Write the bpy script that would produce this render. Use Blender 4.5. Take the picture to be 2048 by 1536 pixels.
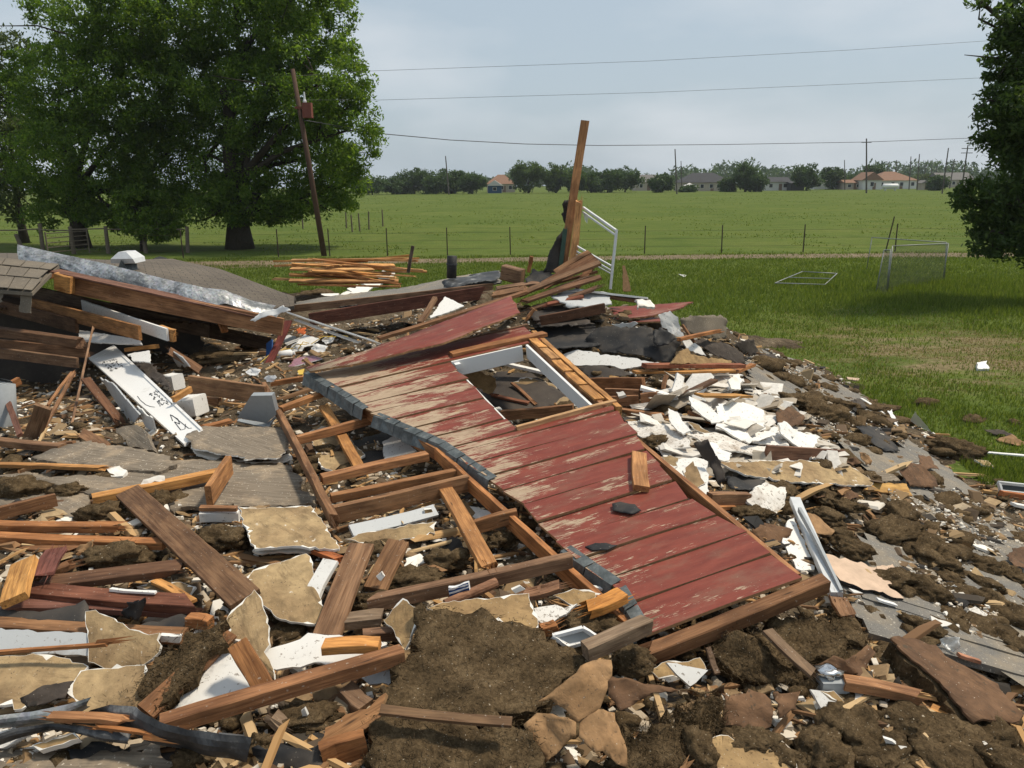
import bpy, bmesh, math, random
import numpy as np
from math import sin, cos, atan, radians, pi, sqrt
from mathutils import Vector, Matrix, noise

for o in list(bpy.data.objects):
    bpy.data.objects.remove(o)
SC = bpy.context.scene
COL = SC.collection
rng = random.Random(7)
NR = np.random.RandomState(11)

# ------------------------------------------------------------ camera
F_PX, HORIZON, ROLL, CAM_Z = 1547.0, 364.0, 0.0088, 3.3
PITCH = atan((768 - HORIZON) / F_PX)
FW = np.array([0, cos(PITCH), -sin(PITCH)])
U0 = np.array([0, sin(PITCH), cos(PITCH)])
R0 = np.array([1.0, 0, 0])
RT = R0 * cos(ROLL) - U0 * sin(ROLL)
UP = U0 * cos(ROLL) + R0 * sin(ROLL)
CAM = np.array([0, 0, CAM_Z])
cd = bpy.data.cameras.new('camera')
cd.sensor_width = 36.0
cd.lens = 36.0 * F_PX / 2048.0
cd.clip_start = 0.05
cd.clip_end = 3000
cam = bpy.data.objects.new('camera', cd)
COL.objects.link(cam)
cam.matrix_world = Matrix(((RT[0], UP[0], -FW[0], CAM[0]), (RT[1], UP[1], -FW[1], CAM[1]),
                           (RT[2], UP[2], -FW[2], CAM[2]), (0, 0, 0, 1)))
SC.camera = cam

# ------------------------------------------------------------ light
SUN_AZ, SUN_EL = radians(74), radians(60)      # from forward towards the right
w = bpy.data.worlds.new('World')
SC.world = w
w.use_nodes = True
wn, wl = w.node_tree.nodes, w.node_tree.links
wn.clear()
wo = wn.new('ShaderNodeOutputWorld')
bg = wn.new('ShaderNodeBackground')
bg.inputs['Strength'].default_value = 0.115
sky = wn.new('ShaderNodeTexSky')
sky.sky_type = 'NISHITA'
sky.sun_disc = False
sky.sun_elevation = SUN_EL
sky.sun_rotation = SUN_AZ
sky.air_density = 1.2
sky.dust_density = 2.5
sky.ozone_density = 1.5
tc = wn.new('ShaderNodeTexCoord')
mp = wn.new('ShaderNodeMapping')
mp.inputs['Scale'].default_value = (1.6, 1.6, 5.0)
mp.inputs['Location'].default_value = (0.35, 0.2, 0.1)
nz = wn.new('ShaderNodeTexNoise')
nz.inputs['Scale'].default_value = 1.7
nz.inputs['Detail'].default_value = 5
nz.inputs['Roughness'].default_value = 0.5
rmp = wn.new('ShaderNodeValToRGB')
rmp.color_ramp.elements[0].position = 0.46
rmp.color_ramp.elements[0].color = (0, 0, 0, 1)
rmp.color_ramp.elements[1].position = 0.70
rmp.color_ramp.elements[1].color = (1, 1, 1, 1)
veil = wn.new('ShaderNodeMixRGB')              # thin even haze over the whole sky
veil.inputs['Fac'].default_value = 0.8
veil.inputs['Color2'].default_value = (3.8, 4.5, 5.1, 1)
cl_mix = wn.new('ShaderNodeMixRGB')
cl_mix.inputs['Color2'].default_value = (5.7, 6.0, 6.3, 1)
cf = wn.new('ShaderNodeMath'); cf.operation = 'MULTIPLY'; cf.inputs[1].default_value = 0.6
wl.new(tc.outputs['Generated'], mp.inputs['Vector'])
wl.new(mp.outputs['Vector'], nz.inputs['Vector'])
wl.new(nz.outputs['Fac'], rmp.inputs['Fac'])
wl.new(rmp.outputs['Color'], cf.inputs[0])
wl.new(sky.outputs['Color'], veil.inputs['Color1'])
wl.new(veil.outputs['Color'], cl_mix.inputs['Color1'])
wl.new(cf.outputs['Value'], cl_mix.inputs['Fac'])
wl.new(cl_mix.outputs['Color'], bg.inputs['Color'])
wl.new(bg.outputs['Background'], wo.inputs['Surface'])

sl = bpy.data.lights.new('sun', 'SUN')
sl.energy = 3.5
sl.angle = radians(7)
sl.color = (1.0, 0.90, 0.74)
sun = bpy.data.objects.new('sun', sl)
COL.objects.link(sun)
sdir = Vector((sin(SUN_AZ) * cos(SUN_EL), cos(SUN_AZ) * cos(SUN_EL), sin(SUN_EL)))
sun.rotation_euler = sdir.to_track_quat('Z', 'Y').to_euler()
sun.location = (20, 20, 40)
SC.view_settings.view_transform = 'Standard'
SC.view_settings.look = 'None'
SC.view_settings.exposure = 0.17
SC.view_settings.gamma = 1.0
SC.view_settings.use_curve_mapping = False
SC.cycles.max_bounces = 6
SC.cycles.transparent_max_bounces = 8
SC.cycles.volume_bounces = 0

# ------------------------------------------------------------ geometry helpers
def ray(u, v):
    d = FW + RT * (u - 1024) / F_PX - UP * (v - 768) / F_PX
    return d / np.linalg.norm(d)

def P(u, v, z):                     # point of that sight line at height z
    d = ray(u, v)
    return CAM + d * (z - CAM_Z) / d[2]

def D(u, v, y):                     # point of that sight line y metres ahead
    d = ray(u, v)
    return CAM + d * (y / d[1])

# the pieces were measured on enlarged crops of the photograph: origin and scale of each crop
TILE = {0: (0, 0, 1.0), 1: (0, 460, 2.926), 2: (600, 460, 2.926), 3: (1200, 460, 2.415), 4: (0, 900, 2.926),
        5: (600, 900, 2.926), 6: (1200, 1000, 2.415), 7: (0, 1150, 2.2756), 8: (700, 200, 2.926),
        9: (1000, 540, 4.096), 10: (1480, 680, 3.606), 11: (1580, 1000, 4.376), 12: (1000, 1200, 4.096),
        13: (1500, 260, 3.737), 14: (0, 0, 2.56)}

def tp(t, X, Y):
    a = TILE[t]
    return a[0] + X / a[2], a[1] + Y / a[2]

# height of the rubble, through measured points (u, v, z)
CTRL = [(0, 1536, 1.08), (250, 1536, 1.05), (500, 1536, 1.05), (800, 1536, 1.05), (1100, 1536, 1.0), (1400, 1536, .92), (1700, 1536, .82), (2048, 1536, .72),
        (0, 1300, 1.1), (300, 1300, 1.1), (600, 1300, 1.08), (900, 1300, 1.08), (1200, 1320, 1.03), (1500, 1320, .92), (1750, 1300, .74), (2048, 1300, .5),
        (0, 1100, 1.1), (300, 1100, 1.1), (600, 1100, 1.08), (900, 1080, 1.0), (1200, 1050, 1.0), (1450, 1050, 1.0), (1650, 1080, .78), (1850, 1080, .5), (2048, 1100, .22),
        (0, 960, 1.1), (300, 960, 1.1), (600, 960, 1.05), (900, 920, .95), (1150, 900, .98), (1350, 900, 1.12), (1500, 900, 1.0), (1650, 920, .78), (1800, 920, .38), (1950, 960, .08), (2048, 980, .0),
        (0, 870, .95), (200, 870, 1.0), (400, 880, 1.08), (560, 870, 1.05), (800, 850, .95), (1100, 800, .98), (1300, 800, 1.22), (1480, 800, 1.05), (1600, 820, .66), (1750, 840, .22), (1850, 860, .02),
        (60, 790, .25), (130, 770, .3), (230, 790, .7), (350, 760, .85), (500, 760, 1.0), (650, 730, 1.0), (1200, 700, 1.35), (1350, 700, 1.3), (1460, 700, 1.0), (1540, 720, .55), (1640, 750, .15), (1720, 780, .0),
        (350, 690, .75), (560, 690, 1.05), (700, 660, 1.0), (800, 640, 1.05), (1050, 615, 1.75), (1200, 600, 1.8), (1330, 640, 1.5), (1420, 650, .95), (1480, 660, .45), (1560, 690, .05),
        (650, 605, .75), (800, 580, .9), (950, 560, 1.5), (560, 585, .7), (700, 560, .5), (860, 550, .6)]
pts = [P(u, v, z) for u, v, z in CTRL]
for x, y, z in [(-2, .5, 1.1), (0, .5, 1.1), (2, .5, .95), (-5, .5, 1.0), (4.5, .5, .4), (3.6, 2.4, .5), (5.2, 3.5, 0), (5.5, 1.5, 0), (6.5, 5.5, -.1), (7.5, 9, -.1), (6, 12, -.1), (5, 15, -.1),
                (3.2, 13.0, .1), (1.5, 13.4, .6), (0, 13.6, .7), (-2, 15.5, .55), (-3, 19, .4), (-5, 20.5, .2), (-1, 20, .1), (2, 17, -.1), (-3, 23, -.2), (-7, 23, -.2), (1, 24, -.2), (6, 22, -.2), (9, 16, -.2),
                (-10, 16, .4), (-10, 20, -.1), (-9, 9, .8), (-9, 5, .8), (-7, 3, .9), (-12, 12, .2), (-6.5, 11.5, .7), (-4.5, 12, .6), (-7, 15, .7), (-4, 15, .6), (10, 10, -.2), (-14, 18, -.2), (-14, 8, 0)]:
    pts.append(np.array([x, y, z]))
CP = np.array(pts)
n_ = len(CP)
K = np.sqrt(((CP[:, None, :2] - CP[None, :, :2]) ** 2).sum(-1) + 0.01)
A_ = np.zeros((n_ + 1, n_ + 1))
A_[:n_, :n_] = K + np.eye(n_) * -0.02
A_[:n_, n_] = 1
A_[n_, :n_] = 1
W_ = np.linalg.solve(A_, np.append(CP[:, 2], 0))

def H(x, y):
    x = np.asarray(x, float)
    y = np.asarray(y, float)
    s = np.full(x.shape, W_[n_])
    for i in range(n_):
        s = s + W_[i] * np.sqrt((x - CP[i, 0]) ** 2 + (y - CP[i, 1]) ** 2 + 0.01)
    return s

TT = np.concatenate([np.arange(1.2, 14, 0.03), np.arange(14, 45, .12)])

def S(u, v, dz=0.0):                # where that sight line meets the rubble (raised by dz)
    d = ray(u, v)
    q = CAM + TT[:, None] * d
    h = np.maximum(H(q[:, 0], q[:, 1]), 0.0) + dz
    k = np.nonzero(q[:, 2] <= h)[0]
    if len(k) == 0:
        return P(u, v, max(dz, 0.0))
    i = k[0]
    if i == 0:
        return q[0]
    a, b = q[i - 1, 2] - h[i - 1], q[i, 2] - h[i]
    f = a / (a - b)
    return q[i - 1] * (1 - f) + q[i] * f

def St(t, X, Y, dz=0.0):
    return S(*tp(t, X, Y), dz)

# ------------------------------------------------------------ object helpers
def tag(o, label=None, cat=None, group=None, kind=None):
    if label: o['label'] = label
    if cat: o['category'] = cat
    if group: o['group'] = group
    if kind: o['kind'] = kind
    return o

def mesh(name, V, Fc, mats, idx=None, smooth=False):
    me = bpy.data.meshes.new(name)
    me.from_pydata([tuple(v) for v in V], [], Fc)
    for m in (mats if isinstance(mats, (list, tuple)) else [mats]):
        me.materials.append(m)
    if idx is not None:
        me.polygons.foreach_set('material_index', idx)
    if smooth:
        me.polygons.foreach_set('use_smooth', [True] * len(me.polygons))
    me.update()
    return me

def tris_mesh(name, V, T, mat, smooth=False):        # numpy arrays -> mesh
    me = bpy.data.meshes.new(name)
    V = np.ascontiguousarray(V, np.float32)
    T = np.ascontiguousarray(T, np.int32)
    k = T.shape[1]
    me.vertices.add(len(V)); me.vertices.foreach_set('co', V.ravel())
    me.loops.add(T.size); me.loops.foreach_set('vertex_index', T.ravel())
    me.polygons.add(len(T))
    me.polygons.foreach_set('loop_start', np.arange(0, T.size, k, dtype=np.int32))
    me.materials.append(mat)
    me.polygons.foreach_set('use_smooth', np.full(len(T), bool(smooth)))
    me.update(calc_edges=True)
    return me

def obj(name, me, M=None, parent=None, color=None):
    o = bpy.data.objects.new(name, me)
    COL.objects.link(o)
    if M is None:
        M = Matrix.Identity(4)
    if parent is not None:
        o.parent = parent
        o.matrix_local = Matrix.Translation(-Vector(parent['base'])) @ M if 'base' in parent else M
    else:
        o.matrix_local = M
    if color is not None:
        o.color = (*color, 1)
    return o

def root(name, loc, label, cat, group=None):
    o = bpy.data.objects.new(name, None)
    COL.objects.link(o)
    o.location = Vector(loc)
    o['base'] = [float(c) for c in loc]
    return tag(o, label, cat, group)

def frame(p1, p2, roll=0.0):
    p1, p2 = Vector(p1), Vector(p2)
    x = (p2 - p1).normalized()
    up = Vector((0, 0, 1)) if abs(x.z) < .97 else Vector((0, -1, 0))
    y = up.cross(x).normalized()
    z = x.cross(y)
    y, z = y * cos(roll) + z * sin(roll), z * cos(roll) - y * sin(roll)
    c = (p1 + p2) / 2
    return Matrix(((x.x, y.x, z.x, c.x), (x.y, y.y, z.y, c.y), (x.z, y.z, z.z, c.z), (0, 0, 0, 1))), (p2 - p1).length

def box_vf(x0, x1, y0, y1, z0, z1):
    V = [(x0, y0, z0), (x1, y0, z0), (x1, y1, z0), (x0, y1, z0), (x0, y0, z1), (x1, y0, z1), (x1, y1, z1), (x0, y1, z1)]
    Fc = [(0, 3, 2, 1), (4, 5, 6, 7), (0, 1, 5, 4), (1, 2, 6, 5), (2, 3, 7, 6), (3, 0, 4, 7)]
    return V, Fc

def join_vf(parts):
    V, Fc = [], []
    for v, f in parts:
        k = len(V)
        V += list(v)
        Fc += [tuple(i + k for i in q) for q in f]
    return V, Fc

def beam_vf(L, wd, ht, e1='cut', e2='cut', warp=0.004, seed=0, bev=None):
    r = random.Random(seed)
    b = bev if bev is not None else min(wd, ht) * 0.07
    hw, hh = wd / 2, ht / 2
    sec = [(-hw + b, -hh), (hw - b, -hh), (hw, -hh + b), (hw, hh - b), (hw - b, hh), (-hw + b, hh), (-hw, hh - b), (-hw, -hh + b)]
    n = max(3, min(14, int(L / 0.14)))
    V, Fc = [], []
    ph = r.uniform(0, 6)
    for i in range(n + 1):
        t = i / n
        x = (t - .5) * L
        oy = warp * sin(3 * t + ph) * 2 + r.gauss(0, warp * .25)
        oz = warp * cos(2.3 * t + ph) * 2
        for (y, z) in sec:
            dx = 0
            e = e1 if i == 0 else e2 if i == n else None
            if e == 'cut':
                dx = r.uniform(-.003, .003)
            elif e == 'broken':
                dx = (1 if i == 0 else -1) * r.uniform(-.02, min(.12, L * .2))
            elif e == 'slant':
                dx = (1 if i == 0 else -1) * (y / wd + .5) * min(.2, wd * 1.2)
            V.append((x + dx, y + oy + r.gauss(0, .0008), z + oz + r.gauss(0, .0008)))
    for i in range(n):
        for j in range(8):
            a, c = i * 8 + j, i * 8 + (j + 1) % 8
            Fc.append((a, c, c + 8, a + 8))
    Fc.append(tuple(range(7, -1, -1)))
    Fc.append(tuple(n * 8 + j for j in range(8)))
    for e, sx in ((e1, -1), (e2, 1)):
        if e == 'broken':
            for k in range(r.randint(4, 7)):
                y, z = r.uniform(-hw * .85, hw * .85), r.uniform(-hh * .8, hh * .8)
                l0, l1 = L / 2 - .1, L / 2 + r.uniform(.0, .09)
                s = r.uniform(.003, .009)
                k0 = len(V)
                V += [(sx * l0, y - s, z - s), (sx * l0, y + s, z - s), (sx * l0, y, z + s), (sx * l1, y + r.gauss(0, .006), z + r.gauss(0, .006))]
                Fc += [(k0, k0 + 1, k0 + 3), (k0 + 1, k0 + 2, k0 + 3), (k0 + 2, k0, k0 + 3)]
    return V, Fc

_seed = [100]
def nseed():
    _seed[0] += 1
    return _seed[0]

def beam_w(name, label, p1, p2, wd, ht, mat, color, roll=0, e1='cut', e2='cut', cat='lumber', group=None, parent=None, warp=.004):
    M, L = frame(p1, p2, roll)
    V, Fc = beam_vf(L, wd, ht, e1, e2, warp, nseed())
    me = mesh(name, V, Fc, mat)
    r = random.Random(nseed())
    k = r.uniform(.85, 1.15)
    rd = (1.12, 1.0, .92) if mat is M_WOOD else (1, 1, 1)
    o = obj(name, me, M, parent, (color[0] * k * rd[0], color[1] * k * rd[1], color[2] * k * rd[2]))
    if label:
        tag(o, label, cat, group)
    return o

def bm(label, t, a, b, wd, ht, color, roll=0, e1='cut', e2='cut', name='timber', cat='lumber', mat=None, parent=None, z=False):
    f = (lambda q: P(*tp(t, q[0], q[1]), q[2])) if z else (lambda q: St(t, *q))
    return beam_w(name, label, f(a), f(b), wd, ht, mat or M_WOOD, color, roll, e1, e2, cat, None, parent)

def sheet_pts(label, name, cat, W, th, mats, jag=.012, step=.028, bend=0.0, cells=7, color=None, parent=None, uvs=None, crease=0.0, smooth=True, fuzz=0, rim=0.0):
    """W: world outline points; uvs: pixels to lay back onto the fitted plane"""
    W = np.array(W, float)
    c = W.mean(0)
    _, _, vt = np.linalg.svd(W - c)
    nrm = vt[2]
    if nrm @ (CAM - c) < 0:
        nrm = -nrm
    if uvs is not None and len(W) > 3:
        Q = []
        for (u, v), wpt in zip(uvs, W):
            d = ray(u, v)
            k = d @ nrm
            Q.append(CAM + d * (((c - CAM) @ nrm) / k) if abs(k) > .1 else wpt - nrm * ((wpt - c) @ nrm))
        W = np.array(Q)
    ex = vt[0] if vt[0] @ RT > 0 else -vt[0]
    ey = np.cross(nrm, ex)
    pts2 = [((q - c) @ ex, (q - c) @ ey) for q in W]
    r = random.Random(nseed())
    out = []
    m = len(pts2)
    s = 0.0
    for i in range(m):
        a, b = pts2[i], pts2[(i + 1) % m]
        L = math.hypot(b[0] - a[0], b[1] - a[1])
        k = max(1, int(L / step))
        nx, ny = ((b[1] - a[1]) / max(L, 1e-6), -(b[0] - a[0]) / max(L, 1e-6))
        for j in range(k):
            f = j / k
            s = (s * .55 + r.gauss(0, jag * (.75 if r.random() < .8 else 1.9))) if j else s * .3
            out.append((a[0] + (b[0] - a[0]) * f + nx * s, a[1] + (b[1] - a[1]) * f + ny * s))
    bmx = bmesh.new()
    vs = [bmx.verts.new((x, y, 0)) for x, y in out]
    f0 = bmx.faces.new(vs)
    if rim > 0:
        f0.normal_update()
        keep_ = set(vs)
        res = bmesh.ops.inset_region(bmx, faces=[f0], thickness=rim * .12, use_even_offset=False, use_boundary=True)
        for f in res['faces']:
            f.material_index = 1
        for v in bmx.verts:
            if v not in keep_:
                q = v.co.normalized() * -(abs(r.gauss(0, rim * 1.1)) if r.random() < .3 else 0)
                v.co.x += q.x; v.co.y += q.y
    if bend > 0:
        xs = [q[0] for q in out]; ys = [q[1] for q in out]
        for i in range(1, cells):
            for ax, lo, hi in ((0, min(xs), max(xs)), (1, min(ys), max(ys))):
                p = Vector((0, 0, 0)); p[ax] = lo + (hi - lo) * i / cells
                nn = Vector((0, 0, 0)); nn[ax] = 1
                bmesh.ops.bisect_plane(bmx, geom=bmx.verts[:] + bmx.edges[:] + bmx.faces[:], plane_co=p, plane_no=nn, dist=1e-5)
        size = max(max(xs) - min(xs), max(ys) - min(ys))
        off = Vector((r.uniform(0, 50), r.uniform(0, 50), 0))
        for v in bmx.verts:
            q = v.co / size
            v.co.z = bend * (noise.noise(q * 2.2 + off) + .45 * noise.noise(q * 6 + off) + (.5 * noise.noise(q * 14 - off) if fuzz else 0)) + crease * abs(noise.noise(q * 3.1 - off))
    bmesh.ops.triangulate(bmx, faces=bmx.faces[:], ngon_method='EAR_CLIP')
    bmx.normal_update()
    me = bpy.data.meshes.new(name)
    V = [v.co.copy() for v in bmx.verts]
    nv = len(V)
    bmx.verts.index_update()
    faces, idx = [], []
    for f in bmx.faces:
        ii = [v.index for v in f.verts]
        if f.normal.z < 0:
            ii.reverse()
        faces.append(tuple(ii)); idx.append(f.material_index)
        faces.append(tuple(i + nv for i in reversed(ii))); idx.append(2)
    ntop = len(faces) // 2
    for e in bmx.edges:
        if len(e.link_faces) == 1:
            a, b = e.verts[0].index, e.verts[1].index
            f = e.link_faces[0]
            fi = [v.index for v in f.verts]
            if f.normal.z < 0:
                fi.reverse()
            if fi[(fi.index(a) + 1) % 3] != b:
                a, b = b, a
            faces.append((b, a, a + nv, b + nv)); idx.append(1)
    bmx.free()
    V2 = V + [Vector((v.x + r.gauss(0, jag * .25), v.y + r.gauss(0, jag * .25), v.z - th)) for v in V]
    mats = list(mats) if isinstance(mats, (list, tuple)) else [mats] * 3
    while len(mats) < 3:
        mats.append(mats[-1])
    for k in range(fuzz):
        q = V2[r.randrange(len(V2))] if r.random() < .35 else V[r.choice(faces[2 * r.randrange(ntop)])]
        q = q + Vector((r.gauss(0, .02), r.gauss(0, .02), r.gauss(0, .004)))
        d = Vector((r.gauss(0, 1), r.gauss(0, 1), r.gauss(.25, .5))).normalized() * r.uniform(.012, .045)
        s_ = Vector((r.gauss(0, 1), r.gauss(0, 1), r.gauss(0, 1))).normalized() * .0022
        k0 = len(V2)
        V2 += [q - s_, q + s_, q + d]
        faces.append((k0, k0 + 1, k0 + 2)); idx.append(0)
    me = mesh(name, V2, faces, mats, idx)
    if smooth and bend > 0:
        me.polygons.foreach_set('use_smooth', [i != 1 for i in idx])
    M = Matrix(((ex[0], ey[0], nrm[0], c[0]), (ex[1], ey[1], nrm[1], c[1]), (ex[2], ey[2], nrm[2], c[2]), (0, 0, 0, 1)))
    o = obj(name, me, M, parent, color)
    if label:
        tag(o, label, cat)
    return o

def sh(label, name, cat, t, poly, th, mats, z=False, dz=0.0, **kw):
    W, uv = [], []
    for q in poly:
        u, v = tp(t, q[0], q[1])
        h = q[2] if len(q) > 2 else dz
        W.append(P(u, v, h) if z else S(u, v, h))
        uv.append((u, v))
    return sheet_pts(label, name, cat, W, th, mats, uvs=uv, **kw)

ICO = {}
def ico(s):
    if s not in ICO:
        b = bmesh.new()
        bmesh.ops.create_icosphere(b, subdivisions=s, radius=1)
        b.verts.index_update()
        ICO[s] = ([v.co.copy() for v in b.verts], [tuple(v.index for v in f.verts) for f in b.faces])
        b.free()
    return ICO[s]

def wool_mesh(name, a, b, c, mat, sub=4, rough=.35, fibres=260, seed=0, flen=.03):
    r = random.Random(seed)
    Vs, Fs = ico(sub)
    off = Vector((r.uniform(0, 99), r.uniform(0, 99), r.uniform(0, 99)))
    V = []
    for q in Vs:
        s = 1 + rough * (1.0 * noise.noise(q * 1.3 + off) + .6 * noise.noise(q * 3.1 + off) + .45 * noise.noise(q * 7 - off) + .4 * noise.noise(q * 15 + off) + .3 * noise.noise(q * 31 + off))
        z = q.z * s
        V.append(Vector((q.x * s * a, q.y * s * b, (z if z > -.35 else -.35) * c)))
    Fc = list(Fs)
    n0 = len(V)
    for k in range(fibres):
        i = r.randrange(n0)
        p = V[i]
        d = Vector((r.gauss(0, 1), r.gauss(0, 1), r.gauss(.2, .8))).normalized() * flen * r.uniform(.4, 1.3)
        s = Vector((r.gauss(0, 1), r.gauss(0, 1), r.gauss(0, 1))).normalized() * flen * .05
        j = len(V)
        V += [p - s, p + s, p + d]
        Fc.append((j, j + 1, j + 2))
    return mesh(name, V, Fc, mat, smooth=True)

def cl(label, t, X, Y, rx, ry, dz=0.0, rot=0.0, name='insulation_clump', cat='insulation', mat=None, sub=4, rough=.4, color=None, z=None, fl=1.0):
    u, v = tp(t, X, Y)
    p = S(u, v, dz)
    dist = np.linalg.norm(p - CAM)
    s = TILE[t][2]
    a = rx / s * dist / F_PX
    c = ry / s * dist / F_PX
    sd = nseed()
    me = wool_mesh(name, a, max(c * 1.1, a * .6), c * .85, mat or M_WOOL, sub, rough, int(420 * min(1.6, a / .15) * fl), sd, flen=.022 + .05 * a)
    M = Matrix.Translation(Vector(p)) @ Matrix.Rotation(rot, 4, 'Z')
    o = obj(name, me, M, None, color or (1, 1, 1))
    return tag(o, label, cat)
# ------------------------------------------------------------ materials
class NT:
    def __init__(s, name):
        s.m = bpy.data.materials.new(name)
        s.m.use_nodes = True
        s.n = s.m.node_tree.nodes
        s.l = s.m.node_tree.links
        s.n.clear()
        s.out = s.n.new('ShaderNodeOutputMaterial')
        s.b = s.n.new('ShaderNodeBsdfPrincipled')
        s.l.new(s.b.outputs[0], s.out.inputs['Surface'])
        s.b.inputs['Specular IOR Level'].default_value = .25
    def set(s, sock, v):
        if hasattr(v, 'is_linked') or hasattr(v, 'links'):
            s.l.new(v, sock)
        elif isinstance(v, (tuple, list)) and len(v) == 3 and sock.type == 'RGBA':
            sock.default_value = (*v, 1)
        else:
            sock.default_value = v
    def coord(s, which='Object', scale=(1, 1, 1), loc=(0, 0, 0), perobj=False):
        if which == 'Position':
            o = s.n.new('ShaderNodeNewGeometry').outputs['Position']
        else:
            o = s.n.new('ShaderNodeTexCoord').outputs[which]
        if perobj:
            oi = s.n.new('ShaderNodeObjectInfo')
            mu = s.n.new('ShaderNodeMath'); mu.operation = 'MULTIPLY'; mu.inputs[1].default_value = 57.0
            s.l.new(oi.outputs['Random'], mu.inputs[0])
            ad = s.n.new('ShaderNodeVectorMath'); ad.operation = 'ADD'
            s.l.new(o, ad.inputs[0]); s.l.new(mu.outputs[0], ad.inputs[1])
            o = ad.outputs[0]
        m = s.n.new('ShaderNodeMapping')
        m.inputs['Scale'].default_value = scale
        m.inputs['Location'].default_value = loc
        s.l.new(o, m.inputs['Vector'])
        return m.outputs[0]
    def noise(s, vec, scale=5, detail=4, rough=.55, dist=0):
        n = s.n.new('ShaderNodeTexNoise')
        s.l.new(vec, n.inputs['Vector'])
        n.inputs['Scale'].default_value = scale
        n.inputs['Detail'].default_value = detail
        n.inputs['Roughness'].default_value = rough
        n.inputs['Distortion'].default_value = dist
        return n.outputs['Fac']
    def voro(s, vec, scale=5, out='Distance', rnd=1):
        n = s.n.new('ShaderNodeTexVoronoi')
        s.l.new(vec, n.inputs['Vector'])
        n.inputs['Scale'].default_value = scale
        n.inputs['Randomness'].default_value = rnd
        return n.outputs[out]
    def ramp(s, fac, *stops):
        n = s.n.new('ShaderNodeValToRGB')
        s.l.new(fac, n.inputs['Fac'])
        e = n.color_ramp.elements
        while len(e) < len(stops):
            e.new(.5)
        for k, (p, c) in enumerate(stops):
            e[k].position = p
            e[k].color = (*c, 1) if isinstance(c, tuple) else (c, c, c, 1)
        return n.outputs['Color']
    def mix(s, fac, a, b, mode='MIX'):
        n = s.n.new('ShaderNodeMixRGB')
        n.blend_type = mode
        s.set(n.inputs['Fac'], fac); s.set(n.inputs['Color1'], a); s.set(n.inputs['Color2'], b)
        return n.outputs['Color']
    def math(s, op, a, b=0.0, c=0.0):
        n = s.n.new('ShaderNodeMath'); n.operation = op
        s.set(n.inputs[0], a); s.set(n.inputs[1], b); s.set(n.inputs[2], c)
        return n.outputs[0]
    def sep(s, vec):
        n = s.n.new('ShaderNodeSeparateXYZ'); s.l.new(vec, n.inputs[0]); return n.outputs
    def bump(s, h, strength=.3, dist=.01):
        n = s.n.new('ShaderNodeBump')
        n.inputs['Strength'].default_value = strength
        n.inputs['Distance'].default_value = dist
        s.l.new(h, n.inputs['Height'])
        s.l.new(n.outputs[0], s.b.inputs['Normal'])
    def ocol(s):
        return s.n.new('ShaderNodeObjectInfo').outputs['Color']
    def island(s):
        return s.n.new('ShaderNodeNewGeometry').outputs['Random Per Island']
    def fin(s, col, rough=.8, metal=0):
        s.set(s.b.inputs['Base Color'], col); s.set(s.b.inputs['Roughness'], rough); s.set(s.b.inputs['Metallic'], metal)
        return s.m

def wood(name, stain=.5):
    t = NT(name)
    g = t.coord('Object', (1.2, 26, 26), perobj=True)
    gr = t.noise(g, 2.2, 5, .6, .6)
    ft = t.noise(t.coord('Object', (3, 120, 120), perobj=True), 2, 2)
    bl = t.noise(t.coord('Object', (2.5, 6, 6), perobj=True), 1.6, 4)
    base = t.ocol()
    base = t.mix(t.ramp(t.n.new('ShaderNodeObjectInfo').outputs['Random'], (.45, 0.0), (1, .5)), base, (.19, .145, .105))
    c = t.mix(1, base, t.ramp(gr, (.3, (.55, .47, .42)), (.52, (1, 1, 1)), (.72, (1.25, 1.2, 1.12))), 'MULTIPLY')
    c = t.mix(.5, c, t.ramp(ft, (.35, .6), (.6, 1.15)), 'MULTIPLY')
    st = t.ramp(bl, (.40, (.55, .50, .46)), (.60, (1.1, 1.07, 1.02)))
    c = t.mix(stain, c, st, 'MULTIPLY')
    kn = t.voro(t.coord('Object', (1.1, 7, 7), perobj=True), 2.4)
    c = t.mix(t.ramp(kn, (.03, .85), (.13, 0.0)), c, (.035, .018, .01))
    dust = t.noise(t.coord('Object', perobj=True), 60, 2)
    c = t.mix(t.ramp(dust, (.68, 0.0), (.74, .5)), c, (.45, .4, .33))
    t.bump(gr, .35, .004)
    return t.fin(c, .78)
M_WOOD = wood('lumber', .75)

def paper(name, base, spots, sc=1.0, dirt=(.2, .14, .08), wht=.5):
    t = NT(name)
    v = t.coord('Object', perobj=True)
    a = t.noise(v, 2.5 * sc, 5, .6)
    b = t.noise(v, 14 * sc, 3, .6)
    s = t.noise(v, 9, 3, .65)
    c = t.mix(t.ramp(a, (.38, 0.0), (.62, .95)), base, dirt)
    c = t.mix(.8, c, t.ramp(b, (.3, .62), (.7, 1.2)), 'MULTIPLY')
    st = t.noise(t.coord('Object', (2, 9, 9), (5, 2, 1), perobj=True), 1.8, 5, .65)
    c = t.mix(t.ramp(st, (.54, 0.0), (.68, .7)), c, tuple(k * .45 for k in dirt))
    c = t.mix(t.ramp(t.noise(v, 70, 2, .6), (.66, 0.0), (.70, .7)), c, (.07, .05, .035))
    c = t.mix(t.ramp(t.noise(t.coord('Object', (1, 1, 1), (9, 4, 2), perobj=True), 85, 2, .6), (.71, 0.0), (.74, .7)), c, (.55, .48, .39))
    c = t.mix(t.ramp(s, (wht + .12, 0.0), (wht + .15, 1.0)), c, spots)
    t.bump(t.math('ADD', t.noise(v, 30, 4), t.math('MULTIPLY', t.noise(v, 7, 3, .6, 1.5), 2.0)), .45, .008)
    return t.fin(c, .85)
M_TAN = paper('drywall_paper', (.40, .285, .15), (.62, .56, .47), dirt=(.25, .165, .085), wht=.56)
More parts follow.
